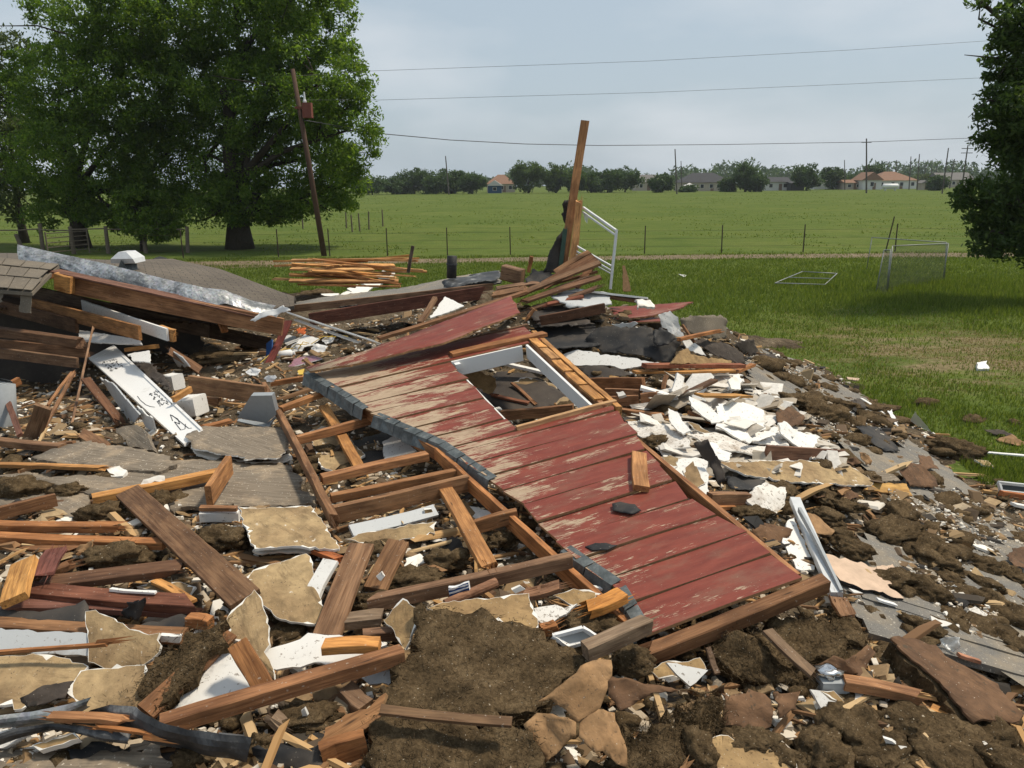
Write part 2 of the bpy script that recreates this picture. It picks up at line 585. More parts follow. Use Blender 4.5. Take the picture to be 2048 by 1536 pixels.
M_CARD = paper('tan_card', (.42, .28, .13), (.5, .4, .28), dirt=(.27, .17, .08), wht=.62)
M_KRAFT = paper('kraft_paper', (.36, .215, .105), (.07, .05, .03), dirt=(.27, .155, .073), wht=.62)
M_BKRAFT = paper('brown_kraft', (.165, .09, .047), (.075, .052, .032), dirt=(.11, .06, .033), wht=.52)
M_FELT = paper('felt_paper', (.075, .06, .048), (.04, .035, .03), dirt=(.05, .04, .034), wht=.56)

def white(name, base=(.72, .70, .66), dirt=(.32, .26, .2), amount=.6, speck=.62, rough=.6):
    t = NT(name)
    v = t.coord('Object', perobj=True)
    a = t.noise(v, 3.2, 6, .65)
    s = t.noise(v, 42, 3, .7)
    c = t.mix(t.ramp(a, (amount, 0.0), (amount + .18, .8)), base, dirt)
    c = t.mix(t.ramp(s, (speck, 0.0), (speck + .05, .75)), c, (.16, .12, .085))
    t.bump(t.noise(v, 25, 4), .2, .005)
    return t.fin(c, rough)
M_WHITE = white('white_paint')
M_WHITEC = white('clean_white_paint', (.76, .75, .73), (.45, .41, .36), .62, .7, .45)
M_WDIRTY = white('dirty_plaster', (.68, .645, .59), (.27, .2, .14), .5, .57, .8)
M_GYP = white('gypsum', (.74, .71, .65), (.5, .43, .35), .55, .68, .9)
M_GREYW = white('grey_white_board', (.46, .47, .47), (.25, .22, .19), .55, .64, .6)
M_STIP = white('stippled_ceiling', (.7, .67, .62), (.3, .24, .18), .6, .53, .9)

t = NT('mineral_wool')
v = t.coord('Object', perobj=True)
a = t.noise(v, 9, 6, .7); b = t.noise(v, 60, 3, .7)
c = t.ramp(a, (.3, (.042, .03, .017)), (.52, (.112, .077, .042)), (.75, (.18, .128, .072)))
c = t.mix(.6, c, t.ramp(b, (.35, .45), (.65, 1.4)), 'MULTIPLY')
c = t.mix(1.0, c, t.ocol(), 'MULTIPLY')
c = t.mix(t.ramp(t.noise(t.coord('Object', perobj=True), 95, 1), (.73, 0.0), (.76, .8)), c, (.5, .43, .33))
t.bump(t.noise(v, 45, 5, .75), .9, .02)
M_WOOL = t.fin(c, 1.0)
t.b.inputs['Specular IOR Level'].default_value = .05

def tar(name, base=(.021, .021, .022), dust=.5):
    t = NT(name)
    v = t.coord('Object', perobj=True)
    a = t.noise(v, 3, 5, .6)
    c = t.mix(t.ramp(a, (.45, 0.0), (.8, dust)), base, (.15, .12, .09))
    c = t.mix(t.ramp(t.noise(v, 70, 2), (.69, 0.0), (.73, .6)), c, (.3, .27, .22))
    t.bump(t.noise(v, 90, 2), .2, .003)
    return t.fin(c, .65)
M_TAR = tar('tar_paper')
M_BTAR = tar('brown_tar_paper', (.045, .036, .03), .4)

t = NT('galvanized')
v = t.coord('Object', perobj=True)
cells = t.voro(v, 38, 'Color')
c = t.mix(.75, (.34, .365, .385), cells, 'SOFT_LIGHT')
hs = t.n.new('ShaderNodeHueSaturation'); hs.inputs['Saturation'].default_value = .12; t.l.new(c, hs.inputs['Color'])
a = t.noise(v, 5, 6, .7)
c = t.mix(t.ramp(a, (.42, 0.0), (.62, .85)), hs.outputs[0], (.10, .11, .115))
t.bump(t.noise(v, 7, 3), .25, .02)
M_GALV = t.fin(c, t.ramp(a, (.3, .35), (.7, .7)), .75)
t = NT('dull_flashing')
v = t.coord('Object', perobj=True)
a = t.noise(v, 12, 5, .7)
c = t.ramp(a, (.3, (.06, .07, .072)), (.55, (.14, .155, .155)), (.75, (.26, .27, .26)))
t.bump(a, .3, .01)
M_DULL = t.fin(c, .6, .35)

t = NT('dark_metal')
v = t.coord('Object', perobj=True)
a = t.noise(v, 6, 6, .7)
c = t.ramp(a, (.35, (.035, .036, .038)), (.55, (.085, .087, .09)), (.7, (.3, .3, .295)))
t.bump(t.noise(v, 5, 3), .3, .02)
M_DARKMET = t.fin(c, t.ramp(a, (.3, .45), (.7, .75)), .35)

def shingle(name, base, alt, dust=.3):
    t = NT(name)
    v = t.coord('Position')
    g = t.noise(v, 260, 2)
    m = t.noise(v, 1.7, 5, .6)
    oi = t.n.new('ShaderNodeObjectInfo').outputs['Random']
    c = t.mix(t.ramp(m, (.35, 0.0), (.7, 1.0)), base, alt)
    c = t.mix(.6, c, t.ramp(oi, (0, .88), (1, 1.1)), 'MULTIPLY')
    c = t.mix(.7, c, t.ramp(g, (.35, .6), (.65, 1.35)), 'MULTIPLY')
    c = t.mix(t.ramp(t.noise(v, 2.6, 6, .7), (.45, 0.0), (.66, dust)), c, (.29, .235, .165))
    c = t.mix(t.ramp(t.noise(v, 60, 2), (.64, 0.0), (.68, .8 * dust)), c, (.55, .5, .42))
    t.bump(g, .4, .004)
    return t.fin(c, .95)
M_SHING = shingle('brown_grey_shingle', (.135, .115, .092), (.165, .14, .108))
M_SHINGR = shingle('grey_shingle', (.15, .142, .13), (.2, .185, .16), .75)

# courses of distant shingles
t = NT('shingle_courses')
v = t.coord('UV', (1, 1, 1))
s_ = t.sep(v)
br = t.n.new('ShaderNodeTexBrick')
t.l.new(v, br.inputs['Vector'])
br.inputs['Scale'].default_value = 1.0
br.inputs['Brick Width'].default_value = .32
br.inputs['Row Height'].default_value = .14
br.inputs['Mortar Size'].default_value = .008
br.inputs['Color1'].default_value = (.15, .125, .097, 1)
br.inputs['Color2'].default_value = (.115, .097, .08, 1)
br.inputs['Mortar'].default_value = (.045, .04, .035, 1)
n = t.noise(t.coord('Position'), 1.4, 5)
c = t.mix(.6, br.outputs['Color'], t.ramp(n, (.3, .7), (.7, 1.25)), 'MULTIPLY')
c = t.mix(.5, c, t.ramp(t.noise(t.coord('Position'), 120, 2), (.3, .6), (.7, 1.3)), 'MULTIPLY')
t.bump(br.outputs['Fac'], .5, -.008)
M_COURSE = t.fin(c, .95)

# red siding paint worn to bare wood, in the wall's own frame (x along the boards)
t = NT('worn_red_paint')
v = t.coord('Object')
x, y, z = t.sep(v)
wx = t.math('MULTIPLY_ADD', x, -2.0, -2.0)         # bare towards the weathered edge
big = t.noise(t.coord('Object', (1.0, 3.4, 1)), 1.5, 5, .62)
grain = t.noise(t.coord('Object', (6.5, 80, 1), perobj=True), 1.6, 5, .74)
fine = t.noise(t.coord('Object', (12, 150, 1), perobj=True), 1.5, 3, .6)
pf = t.math('MULTIPLY_ADD', y, .9, -.15)
pf = t.math('MINIMUM', t.math('MAXIMUM', pf, .1), .75)
e = t.math('ADD', t.math('MINIMUM', t.math('MAXIMUM', wx, -.72), .85), t.math('MULTIPLY_ADD', big, 6.6, -3.45))
e = t.math('ADD', e, t.math('MULTIPLY', pf, .5))
e = t.math('ADD', e, t.math('MULTIPLY_ADD', grain, 5.0, -2.5))
e = t.math('ADD', e, t.math('MULTIPLY_ADD', t.noise(t.coord('Object', (2.4, 10, 1), (4, 4, 0)), 2.0, 5, .65), 4.6, -2.3))
bare = t.ramp(e, (.42, 0.0), (.50, 1.0))
red = t.mix(t.ramp(t.noise(t.coord('Object', (2, 9, 1), perobj=True), 2, 4), (.3, 0.0), (.75, 1.0)), (.155, .032, .021), (.235, .056, .035))
red = t.mix(.5, red, t.ramp(fine, (.3, .7), (.7, 1.2)), 'MULTIPLY')
wd = t.ramp(grain, (.3, (.24, .16, .10)), (.5, (.40, .295, .20)), (.75, (.50, .39, .285)))
wd = t.mix(.5, wd, t.ramp(fine, (.3, .7), (.7, 1.15)), 'MULTIPLY')
c = t.mix(bare, red, wd)
c = t.mix(t.ramp(t.noise(t.coord('Object', (1.5, 3, 1), (3, 8, 0)), 2.2, 6, .7), (.5, 0.0), (.75, .55)), c, (.2, .13, .085))
c = t.mix(t.ramp(t.noise(t.coord('Object', (1, 1, 1), (3, 1, 0)), 75, 2), (.72, 0.0), (.75, .5)), c, (.42, .34, .26))
kn = t.voro(t.coord('Object', (1.2, 2.2, 1)), 1.35)
c = t.mix(t.ramp(kn, (.018, .9), (.05, 0.0)), c, (.32, .17, .08))
t.bump(t.math('SUBTRACT', grain, t.math('MULTIPLY', bare, .5)), .35, .003)
M_RED = t.fin(c, t.ramp(bare, (0, .55), (1, .8)))

def flat(name, col, rough=.6, metal=0, var=.25, sc=20, bump=0.0):
    t = NT(name)
    v = t.coord('Object', perobj=True)
    n = t.noise(v, sc, 4, .6)
    c = t.mix(var, col, t.ramp(n, (.3, .55), (.7, 1.3)), 'MULTIPLY')
    if bump:
        t.bump(n, bump, .01)
    return t.fin(c, rough, metal)
M_RIM = flat('raw_board_edge', (.30, .175, .085), .8, var=.6, sc=40)
M_PINK = flat('pale_plywood', (.55, .40, .29), .8, var=.4, sc=12)
M_GREYPL = flat('grey_plastic', (.34, .36, .37), .42, var=.15)
M_BLACK = flat('black_ink', (.02, .02, .022), .6)
M_BLUE = flat('blue_print', (.02, .07, .22), .5)
M_ORANGE = flat('orange_plastic', (.75, .16, .03), .5)
M_YEL = flat('yellow_plastic', (.62, .42, .08), .6)
M_STEEL = flat('grey_steel', (.27, .28, .28), .5, .6, .3)
M_ALU = flat('white_aluminium', (.62, .63, .63), .4, .2, .2)
M_GLASSD = flat('dark_glass', (.02, .022, .022), .12)
M_FOIL = flat('foil', (.7, .7, .7), .25, .9, .3)
M_MESHW = flat('chain_wire', (.13, .14, .14), .6, .5)
M_POLE = flat('treated_pole', (.085, .05, .034), .85, var=.4, sc=6)
M_GPOLE = flat('grey_pole', (.09, .078, .066), .9, var=.4, sc=3)
M_WIRE = flat('cable', (.05, .05, .055), .6)
M_POST = flat('weathered_post', (.15, .12, .09), .9, var=.5, sc=8)
M_TPOST = flat('rusty_steel_post', (.05, .035, .028), .8, var=.4)
M_RUST = flat('rust_red_box', (.17, .055, .04), .75, var=.4)
M_GREEN = flat('green_trim', (.055, .10, .075), .7, var=.5)
M_MAG = flat('printed_page', (.3, .16, .2), .5, var=.9, sc=30)
M_BARK = flat('bark', (.05, .04, .03), .95, var=.6, sc=10, bump=.8)
t = NT('clear_plastic')
t.b.inputs['Transmission Weight'].default_value = .75
t.b.inputs['Alpha'].default_value = .75
M_CLEAR = t.fin((.75, .78, .8), .3)

# weathered grey deck
t = NT('grey_decking')
g = t.noise(t.coord('Object', (1.5, 30, 1), perobj=True), 2, 5, .6)
d = t.noise(t.coord('Object', perobj=True), 4, 5, .65)
c = t.ramp(g, (.3, (.11, .088, .066)), (.6, (.22, .18, .135)), (.8, (.28, .235, .18)))
c = t.mix(t.ramp(d, (.5, 0.0), (.72, .85)), c, (.36, .275, .185))
c = t.mix(t.ramp(t.noise(t.coord('Object', perobj=True), 60, 2), (.66, 0.0), (.70, .8)), c, (.6, .54, .45))
t.bump(g, .5, .006)
M_DECK = t.fin(c, .9)

# ground
t = NT('meadow')
v = t.coord('Position')
x, y, z = t.sep(v)
n1 = t.noise(v, .08, 5, .6); n2 = t.noise(v, .9, 5, .65); n3 = t.noise(v, 9, 4, .7)
c = t.mix(t.ramp(n1, (.35, 0.0), (.68, 1.0)), (.088, .122, .026), (.122, .15, .036))
c = t.mix(t.ramp(n2, (.4, 0.0), (.72, .7)), c, (.06, .10, .018))
c = t.mix(.75, c, t.ramp(n3, (.3, .5), (.7, 1.4)), 'MULTIPLY')
c = t.mix(t.ramp(t.noise(t.coord('Position', (.10, .22, 1), (3, 7, 0)), 1.0, 6, .7), (.46, 0.0), (.72, .55)), c, (.145, .155, .042))
c = t.mix(t.ramp(t.noise(t.coord('Position', (.25, .5, 1), (13, 2, 0)), 1.0, 6, .72), (.5, 0.0), (.68, .7)), c, (.05, .085, .016))
# trampled yard: bare brown earth in worn places near the house
ex = t.math('DIVIDE', t.math('SUBTRACT', x, 8.8), 4.0)
ey = t.math('DIVIDE', t.math('SUBTRACT', y, 14.6), 4.0)
r2 = t.math('ADD', t.math('MULTIPLY', ex, ex), t.math('MULTIPLY', ey, ey))
mk = t.math('SUBTRACT', t.math('MULTIPLY_ADD', t.noise(t.coord('Position', (.7, 1.5, 1)), .9, 6, .68), 3.4, -.95), r2)
c = t.mix(t.ramp(mk, (.22, 0.0), (.8, .85)), c, t.mix(t.ramp(n3, (.35, 0.0), (.65, 1.0)), (.13, .095, .055), (.27, .21, .125)))
# soil right round the rubble
t.bump(n3, .8, .06)
M_GROUND = t.fin(c, 1.0)
t.b.inputs['Specular IOR Level'].default_value = .05

t = NT('dirt')
v = t.coord('Position')
a = t.noise(v, 1.2, 6, .7); b = t.noise(v, 12, 4, .7)
c = t.ramp(a, (.3, (.10, .08, .045)), (.55, (.19, .145, .09)), (.75, (.25, .2, .13)))
c = t.mix(.6, c, t.ramp(b, (.3, .55), (.7, 1.3)), 'MULTIPLY')
t.bump(b, .7, .04)
M_DIRT = t.fin(c, 1.0)

# rubble bed: wool, soil, plaster dust
t = NT('rubble_bed')
v = t.coord('Position')
a = t.noise(v, 1.6, 6, .68); b = t.noise(v, 11, 5, .7); d = t.noise(v, 55, 3, .7)
c = t.ramp(a, (.32, (.055, .04, .026)), (.5, (.105, .078, .05)), (.62, (.175, .135, .088)), (.78, (.25, .2, .14)))
c = t.mix(.8, c, t.ramp(b, (.3, .4), (.7, 1.5)), 'MULTIPLY')
c = t.mix(t.ramp(d, (.64, 0.0), (.69, .8)), c, (.48, .42, .33))
t.bump(t.math('ADD', b, t.math('MULTIPLY', d, .4)), 1.0, .05)
M_BED = t.fin(c, 1.0)
t.b.inputs['Specular IOR Level'].default_value = .08

def leaf(name, c0, c1, c2, trans=.45):
    t = NT(name)
    i = t.island()
    c = t.ramp(i, (0, c0), (.55, c1), (1, c2))
    t.set(t.b.inputs['Base Color'], c)
    t.b.inputs['Roughness'].default_value = .6
    tr = t.n.new('ShaderNodeBsdfTranslucent')
    t.set(tr.inputs['Color'], t.mix(1.0, c, (1.5, 1.6, .8), 'MULTIPLY'))
    mx = t.n.new('ShaderNodeMixShader')
    mx.inputs[0].default_value = trans
    t.l.new(t.b.outputs[0], mx.inputs[1]); t.l.new(tr.outputs[0], mx.inputs[2])
    t.l.new(mx.outputs[0], t.out.inputs['Surface'])
    return t.m
M_LEAF = leaf('leaf_green', (.062, .112, .017), (.105, .168, .026), (.17, .226, .04), .58)
M_LEAFD = leaf('leaf_dark', (.035, .06, .018), (.06, .098, .026), (.095, .135, .038), .45)
M_LEAFB = leaf('leaf_bluegreen', (.03, .058, .02), (.05, .088, .026), (.075, .115, .034), .3)
M_LEAFY = leaf('leaf_olive', (.04, .06, .018), (.065, .09, .025), (.1, .12, .035))
M_BLADE = leaf('grass_blade', (.066, .094, .016), (.106, .144, .025), (.175, .198, .05), .45)
M_STRAW = leaf('straw_blade', (.16, .115, .05), (.26, .2, .1), (.36, .3, .17), .3)
t = NT('splinter'); M_SPLINT = t.fin(t.ramp(t.island(), (0, (.10, .055, .03)), (.4, (.24, .13, .06)), (.75, (.42, .24, .095)), (1, (.5, .36, .2))), .85)
t = NT('plaster_crumb'); M_CRUMB = t.fin(t.ramp(t.island(), (0, (.22, .165, .105)), (.3, (.38, .30, .21)), (.65, (.58, .52, .43)), (1, (.76, .73, .67))), .9)
t = NT('scrap_dark'); M_SCRAP = t.fin(t.ramp(t.island(), (0, (.022, .022, .022)), (.35, (.05, .04, .03)), (.6, (.13, .085, .05)), (.8, (.22, .14, .07)), (1, (.33, .23, .12))), .9)

t = NT('tan_board_bit'); M_TANB = t.fin(t.mix(.6, t.ramp(t.island(), (0, (.15, .095, .05)), (.5, (.3, .2, .105)), (.85, (.38, .275, .155)), (1, (.55, .47, .37))), t.ramp(t.noise(t.coord('Position'), 30, 4), (.3, .6), (.7, 1.2)), 'MULTIPLY'), .9)
t = NT('white_shard'); M_CRUMBW = t.fin(t.mix(.6, t.ramp(t.island(), (0, (.3, .24, .17)), (.35, (.5, .45, .38)), (1, (.74, .71, .66))), t.ramp(t.noise(t.coord('Position'), 30, 4), (.3, .7), (.7, 1.1)), 'MULTIPLY'), .85)
# ------------------------------------------------------------ the setting
def grid_sheet(name, x0, x1, nx, y0, y1, ny, zf, mat, smooth=True):
    X, Y = np.meshgrid(np.linspace(x0, x1, nx), np.linspace(y0, y1, ny))
    Z = zf(X, Y)
    V = np.stack([X.ravel(), Y.ravel(), Z.ravel()], 1)
    i = np.arange(nx * ny).reshape(ny, nx)
    T = np.stack([i[:-1, :-1].ravel(), i[:-1, 1:].ravel(), i[1:, 1:].ravel(), i[1:, :-1].ravel()], 1)
    return tris_mesh(name, V, T, mat, smooth)

tag(obj('ground', grid_sheet('ground', -640, 640, 9, -60, 640, 9, lambda x, y: x * 0, M_GROUND)), kind='structure')

def track_z(x, y):
    return x * 0 + .004
V, Fc = [], []
n = 90
for i in range(n + 1):
    x = -45 + 95 * i / n
    yc = 34.2 + .5 * sin(x * .13) + .008 * x
    hwid = 1.05 + .35 * noise.noise(Vector((x * .25, 3, 0))) + (.9 if x < -6 else 0)
    hw2 = 1.05 + .45 * noise.noise(Vector((x * .3, 9, 0)))
    V += [(x, yc - hwid, .004), (x, yc + hw2, .004)]
    if i:
        k = 2 * i
        Fc.append((k - 2, k, k + 1, k - 1))
tag(obj('dirt_track', mesh('dirt_track', V, Fc, M_DIRT)), kind='structure')

def turb(x, y):
    s = 0 * x
    r = np.random.RandomState(5)
    for k in range(26):
        f = 2.0 * 1.16 ** k
        a = r.uniform(0, 2 * pi)
        p = r.uniform(0, 2 * pi)
        s = s + np.sin(f * (x * cos(a) + y * sin(a)) + p + 1.7 * np.sin(f * .37 * (x * sin(a) - y * cos(a)) + p)) / f ** .9 * .1
    return s
tag(obj('rubble_mound', grid_sheet('rubble_mound', -12.5, 7.5, 300, .3, 22, 330, lambda x, y: H(x, y) - .03 + turb(x, y) * .55, M_BED)),
    'broken earth and insulation fluff under the wreckage', kind='structure')

# ---- grass blades (uncountable)
def blades(name, label, x, y, z, h, wd, mat, seed):
    r = np.random.RandomState(seed)
    n = len(x)
    a = r.uniform(0, 2 * pi, n)
    la = r.uniform(0, 2 * pi, n)
    ln = r.uniform(.1, .6, n) * h
    b = np.stack([x, y, z], 1)
    s = np.stack([np.cos(a) * wd, np.sin(a) * wd, np.zeros(n)], 1)
    tpt = b + np.stack([np.cos(la) * ln, np.sin(la) * ln, h], 1)
    V = np.empty((n, 3, 3))
    V[:, 0] = b - s; V[:, 1] = b + s; V[:, 2] = tpt
    return tag(obj(name, tris_mesh(name, V.reshape(-1, 3), np.arange(n * 3).reshape(-1, 3), mat)), label, kind='stuff')

def bareness(x, y):
    ex, ey = (x - 8.8) / 4.0, (y - 14.6) / 4.0
    return np.exp(-(ex ** 2 + ey ** 2) * .8)
N = 640000
yy = 5.0 * (36 / 5.0) ** NR.uniform(0, 1, N)
xx = NR.uniform(-.80, .80, N) * (yy + 1)
hh = H(np.clip(xx, -14, 10), np.clip(yy, .3, 24))
cl_n = np.sin(xx * 1.9 + 1.3 * np.sin(yy * 1.1)) * np.sin(yy * 1.6 + 1.7 * np.sin(xx * .9)) + .6 * np.sin(xx * 5.3 + yy * 2.2) * np.sin(yy * 4.7 - xx * 1.8)
keep = (hh < .06) | (yy > 22.5)
bn = bareness(xx, yy)
track = np.abs(yy - 34.2 - .5 * np.sin(xx * .13)) < .9
keep &= ~(track & (NR.uniform(0, 1, N) < .85))
keep &= NR.uniform(0, 1, N) > np.clip(bn * .85 + .25 * (cl_n < -.2) * (bn > .12), 0, .93)
keep &= (xx > -1) | (yy > 14)
xx, yy, cl_n, bn = xx[keep], yy[keep], cl_n[keep], bn[keep]
hgt = (.05 + .05 * NR.uniform(0, 1, len(xx)) + .03 * np.clip(cl_n, -.6, 1)) * (1 - .45 * bn)
tall = np.exp(-((xx - 13) / 5) ** 2 - ((yy - 22.5) / 4.5) ** 2)
hgt = hgt * (1 + 1.6 * tall)
blades('grass', 'green yard grass round the wreckage and along the track', xx, yy, 0 * xx, hgt, .0035 + .00042 * yy, M_BLADE, 3)
N = 42000
x2 = NR.normal(8.8, 3.0, N); y2 = NR.normal(14.6, 3.0, N)
k = (H(np.clip(x2, -14, 10), np.clip(y2, .3, 24)) < .03) & (np.sin(x2 * 1.3 + y2) * np.sin(y2 * 1.4 - x2 * .6) > -.35)
x2, y2 = x2[k], y2[k]
blades('dry_thatch', 'dead straw and thatch on the trampled brown patch', x2, y2, 0 * x2, NR.uniform(.008, .035, len(x2)), .004 + .0003 * y2, M_STRAW, 4)
# meadow tussocks
N = 90000
yy = 35 * (240 / 35.0) ** NR.uniform(0, 1, N)
xx = NR.uniform(-.8, .8, N) * yy
cx = np.sin(xx * .31 + 2 * np.sin(yy * .13)) * np.sin(yy * .21 + 1.7 * np.sin(xx * .17)) + .7 * np.sin(xx * .83 + yy * .4) * np.sin(yy * .55 - xx * .3)
k = (cx > .1) & (NR.uniform(0, 1, len(cx)) < .4)
xx, yy = xx[k], yy[k]
blades('meadow_tussocks', 'rough grass tufts scattered over the open field', xx, yy, 0 * xx, NR.uniform(.04, .11, len(xx)), .015 + .0005 * yy, M_BLADE, 6)

# ------------------------------------------------------------ trees
def tube_vf(pts, rad, n=8, cap=True):
    V, Fc = [], []
    for i, p in enumerate(pts):
        p = Vector(p)
        a = Vector(pts[max(i - 1, 0)]); b = Vector(pts[min(i + 1, len(pts) - 1)])
        d = (b - a).normalized()
        s = d.cross(Vector((0, 0, 1)) if abs(d.z) < .9 else Vector((1, 0, 0))).normalized()
        t_ = d.cross(s)
        for k in range(n):
            q = p + (s * cos(2 * pi * k / n) + t_ * sin(2 * pi * k / n)) * rad[i]
            V.append(q)
    for i in range(len(pts) - 1):
        for k in range(n):
            a, b = i * n + k, i * n + (k + 1) % n
            Fc.append((a, b, b + n, a + n))
    if cap:
        Fc.append(tuple(range(n - 1, -1, -1)))
        Fc.append(tuple((len(pts) - 1) * n + k for k in range(n)))
    return V, Fc

def leaf_cloud(C, R, per, size, r, squash=.75):
    """leaf rhombi round clump centres C with radii R"""
    n = len(C) * per
    c = np.repeat(C, per, 0)
    rr = np.repeat(R, per, 0)[:, None]
    g = r.normal(0, 1, (n, 3))
    g /= np.linalg.norm(g, axis=1)[:, None]
    g *= (r.uniform(0, 1, (n, 1)) ** .45)
    g[:, 2] *= squash
    p = c + g * rr
    a = r.normal(0, 1, (n, 3)); a[:, 2] -= .25
    a /= np.linalg.norm(a, axis=1)[:, None]
    b = np.cross(a, r.normal(0, 1, (n, 3)) + np.array([0, 0, 1.0]))
    b /= np.linalg.norm(b, axis=1)[:, None] + 1e-6
    s = size * r.uniform(.6, 1.35, (n, 1))
    V = np.empty((n, 4, 3))
    V[:, 0] = p - a * s; V[:, 1] = p + b * s * .42; V[:, 2] = p + a * s; V[:, 3] = p - b * s * .42
    return V.reshape(-1, 3), np.arange(n * 4).reshape(-1, 4)

def tree(name, label, base, lobes, mat, clump_r, nclump, per, size, trunk_r, seed, group=None, cat='tree', stems=1, spread=.55, bark=None):
    """lobes: (centre xyz, radius xyz) in world metres"""
    r = np.random.RandomState(seed)
    rr = random.Random(seed)
    t = root(name, base, label, cat, group)
    base = Vector(base)
    wgt = np.array([l[1][0] * l[1][2] for l in lobes])
    wgt = wgt / wgt.sum()
    C, R = [], []
    for (c, rad), k in zip(lobes, (wgt * nclump).astype(int) + 1):
        g = r.normal(0, 1, (k, 3))
        g /= np.linalg.norm(g, axis=1)[:, None]
        g *= spread + (1 - spread) * r.uniform(0, 1, (k, 1)) ** .5
        C.append(np.array(c) + g * np.array(rad))
        R.append(clump_r * r.uniform(.55, 1.35, k))
    C = np.concatenate(C); R = np.concatenate(R)
    low = base.z + .25
    C[:, 2] = np.maximum(C[:, 2], low)
    V, T = leaf_cloud(C, R, per, size, r)
    parts = []
    top = max(l[0][2] for l in lobes)
    for s in range(stems):
        off = Vector((rr.uniform(-1, 1), rr.uniform(-.4, .4), 0)) * trunk_r * 1.2 * (stems > 1)
        ht = (top - base.z) * .62
        p = [base + off + Vector((rr.gauss(0, .03) * i, rr.gauss(0, .03) * i, ht * i / 5)) * 1 for i in range(6)]
        p[0] = base + off - Vector((0, 0, .15))
        parts.append(tube_vf(p, [trunk_r * (1.45 if i == 0 else 1.05 - .14 * i) / (1 if stems == 1 else 1.6) for i in range(6)], 10))
        for c, rad in lobes:
            k = rr.randint(1, 4)
            a = p[k]
            c = Vector(c)
            m = a.lerp(c, .5) + Vector((rr.gauss(0, .3), rr.gauss(0, .3), rr.uniform(-.2, .5)))
            l1 = c + Vector((rr.gauss(0, 1) * rad[0], rr.gauss(0, 1) * rad[1], rr.gauss(0, 1) * rad[2])) * .5
            parts.append(tube_vf([a, m, c, l1], [trunk_r * .42, trunk_r * .26, trunk_r * .14, trunk_r * .03], 6))
            for j in range(3):
                e = c + Vector((rr.gauss(0, 1) * rad[0], rr.gauss(0, 1) * rad[1], rr.gauss(0, .8) * rad[2])) * .6
                parts.append(tube_vf([m.lerp(c, .6), c.lerp(e, .5) + Vector((0, 0, rr.gauss(0, .2))), e], [trunk_r * .15, trunk_r * .09, trunk_r * .02], 5))
    Vt, Ft = join_vf(parts)
    obj('trunk', mesh('trunk', Vt, Ft, bark or M_BARK, smooth=True), None, t)
    obj('crown', tris_mesh('crown', V, T, mat), None, t)
    return t

def px_lobes(y, lst, depth=1.0, seed=0):
    r = random.Random(seed)
    out = []
    for q in lst:
        u, v, ru, rv = q[:4]
        dy = q[4] if len(q) > 4 else r.uniform(-1.6, 1.6)
        c = D(u, v, y + dy)
        s = (y + dy) * 1.02 / F_PX
        out.append((tuple(c), (ru * s, (ru + rv) * .5 * s * depth, rv * s)))
    return out

def on_ground(u, y):
    v = 560.0
    for _ in range(40):
        p = D(u, v, y)
        v += p[2] * F_PX / y
    p = D(u, v, y)
    return (p[0], y, 0.0)

tree('big_shade_tree', 'broad leafy green tree with dark trunk behind the leaning red-brown pole', on_ground(480, 41.5),
     px_lobes(41.5, [(560, 50, 140, 100), (470, 10, 150, 100), (640, 160, 95, 90), (680, 265, 72, 95), (600, 320, 105, 85), (450, 190, 120, 100), (410, 325, 85, 80), (520, 390, 95, 50), (680, 375, 55, 45), (540, 215, 120, 100), (590, -40, 110, 80), (430, 420, 60, 35), (530, 425, 75, 28), (620, 405, 70, 30), (470, 380, 80, 45)], seed=2),
     M_LEAF, .6, 1250, 115, .10, .55, 21, 'shade trees beside the track')
tree('big_shade_tree', 'wide leafy green tree over the weathered pipe gate', on_ground(162, 43),
     px_lobes(43, [(200, 40, 120, 80), (310, 30, 110, 100), (120, 175, 95, 85), (250, 190, 130, 105), (190, 310, 125, 85), (330, 330, 80, 80), (90, 320, 70, 65), (310, 400, 75, 50), (180, 400, 95, 40), (330, 170, 90, 90), (130, 425, 75, 28), (230, 430, 70, 30)], seed=4),
     M_LEAF, .6, 1080, 115, .10, .42, 22, 'shade trees beside the track')
tree('feathery_tree', 'thin feathery olive tree at the photo edge behind the wide leafy tree', on_ground(50, 47),
     px_lobes(47, [(30, 110, 60, 45), (10, 170, 60, 40), (50, 250, 70, 40), (15, 330, 70, 60), (40, 400, 60, 45), (-50, 250, 90, 120)], seed=6),
     M_LEAFY, .6, 420, 60, .11, .22, 23, 'shade trees beside the track', spread=.2)
tree('small_multi_stem_tree', 'small bushy multi-stem tree growing between the two broad shade trees', on_ground(288, 40.5),
     px_lobes(40.5, [(285, 415, 55, 40), (310, 455, 50, 22), (265, 370, 40, 40)], seed=7), M_LEAF, .45, 220, 60, .10, .13, 24, 'shade trees beside the track', stems=3)
tree('overhanging_tree', 'dark glossy-leaved tree reaching in beside the chain-link kennel', (19.2, 21.5, 0),
     px_lobes(20.5, [(2040, 45, 50, 50, 0), (2030, 120, 62, 42, .5), (2015, 215, 62, 50, -.3), (2050, 300, 60, 50, 0), (1990, 285, 45, 18, .4), (1975, 395, 58, 35, 0), (2005, 445, 70, 40, .3), (1990, 492, 42, 22, 0), (2070, 400, 70, 110, .6), (2110, 180, 80, 170, 1), (1962, 4, 14, 6, .4), (2080, 480, 60, 50, 0)], .8, seed=9),
     M_LEAFD, .26, 900, 55, .075, .3, 25, 'shade trees beside the track', spread=.25)

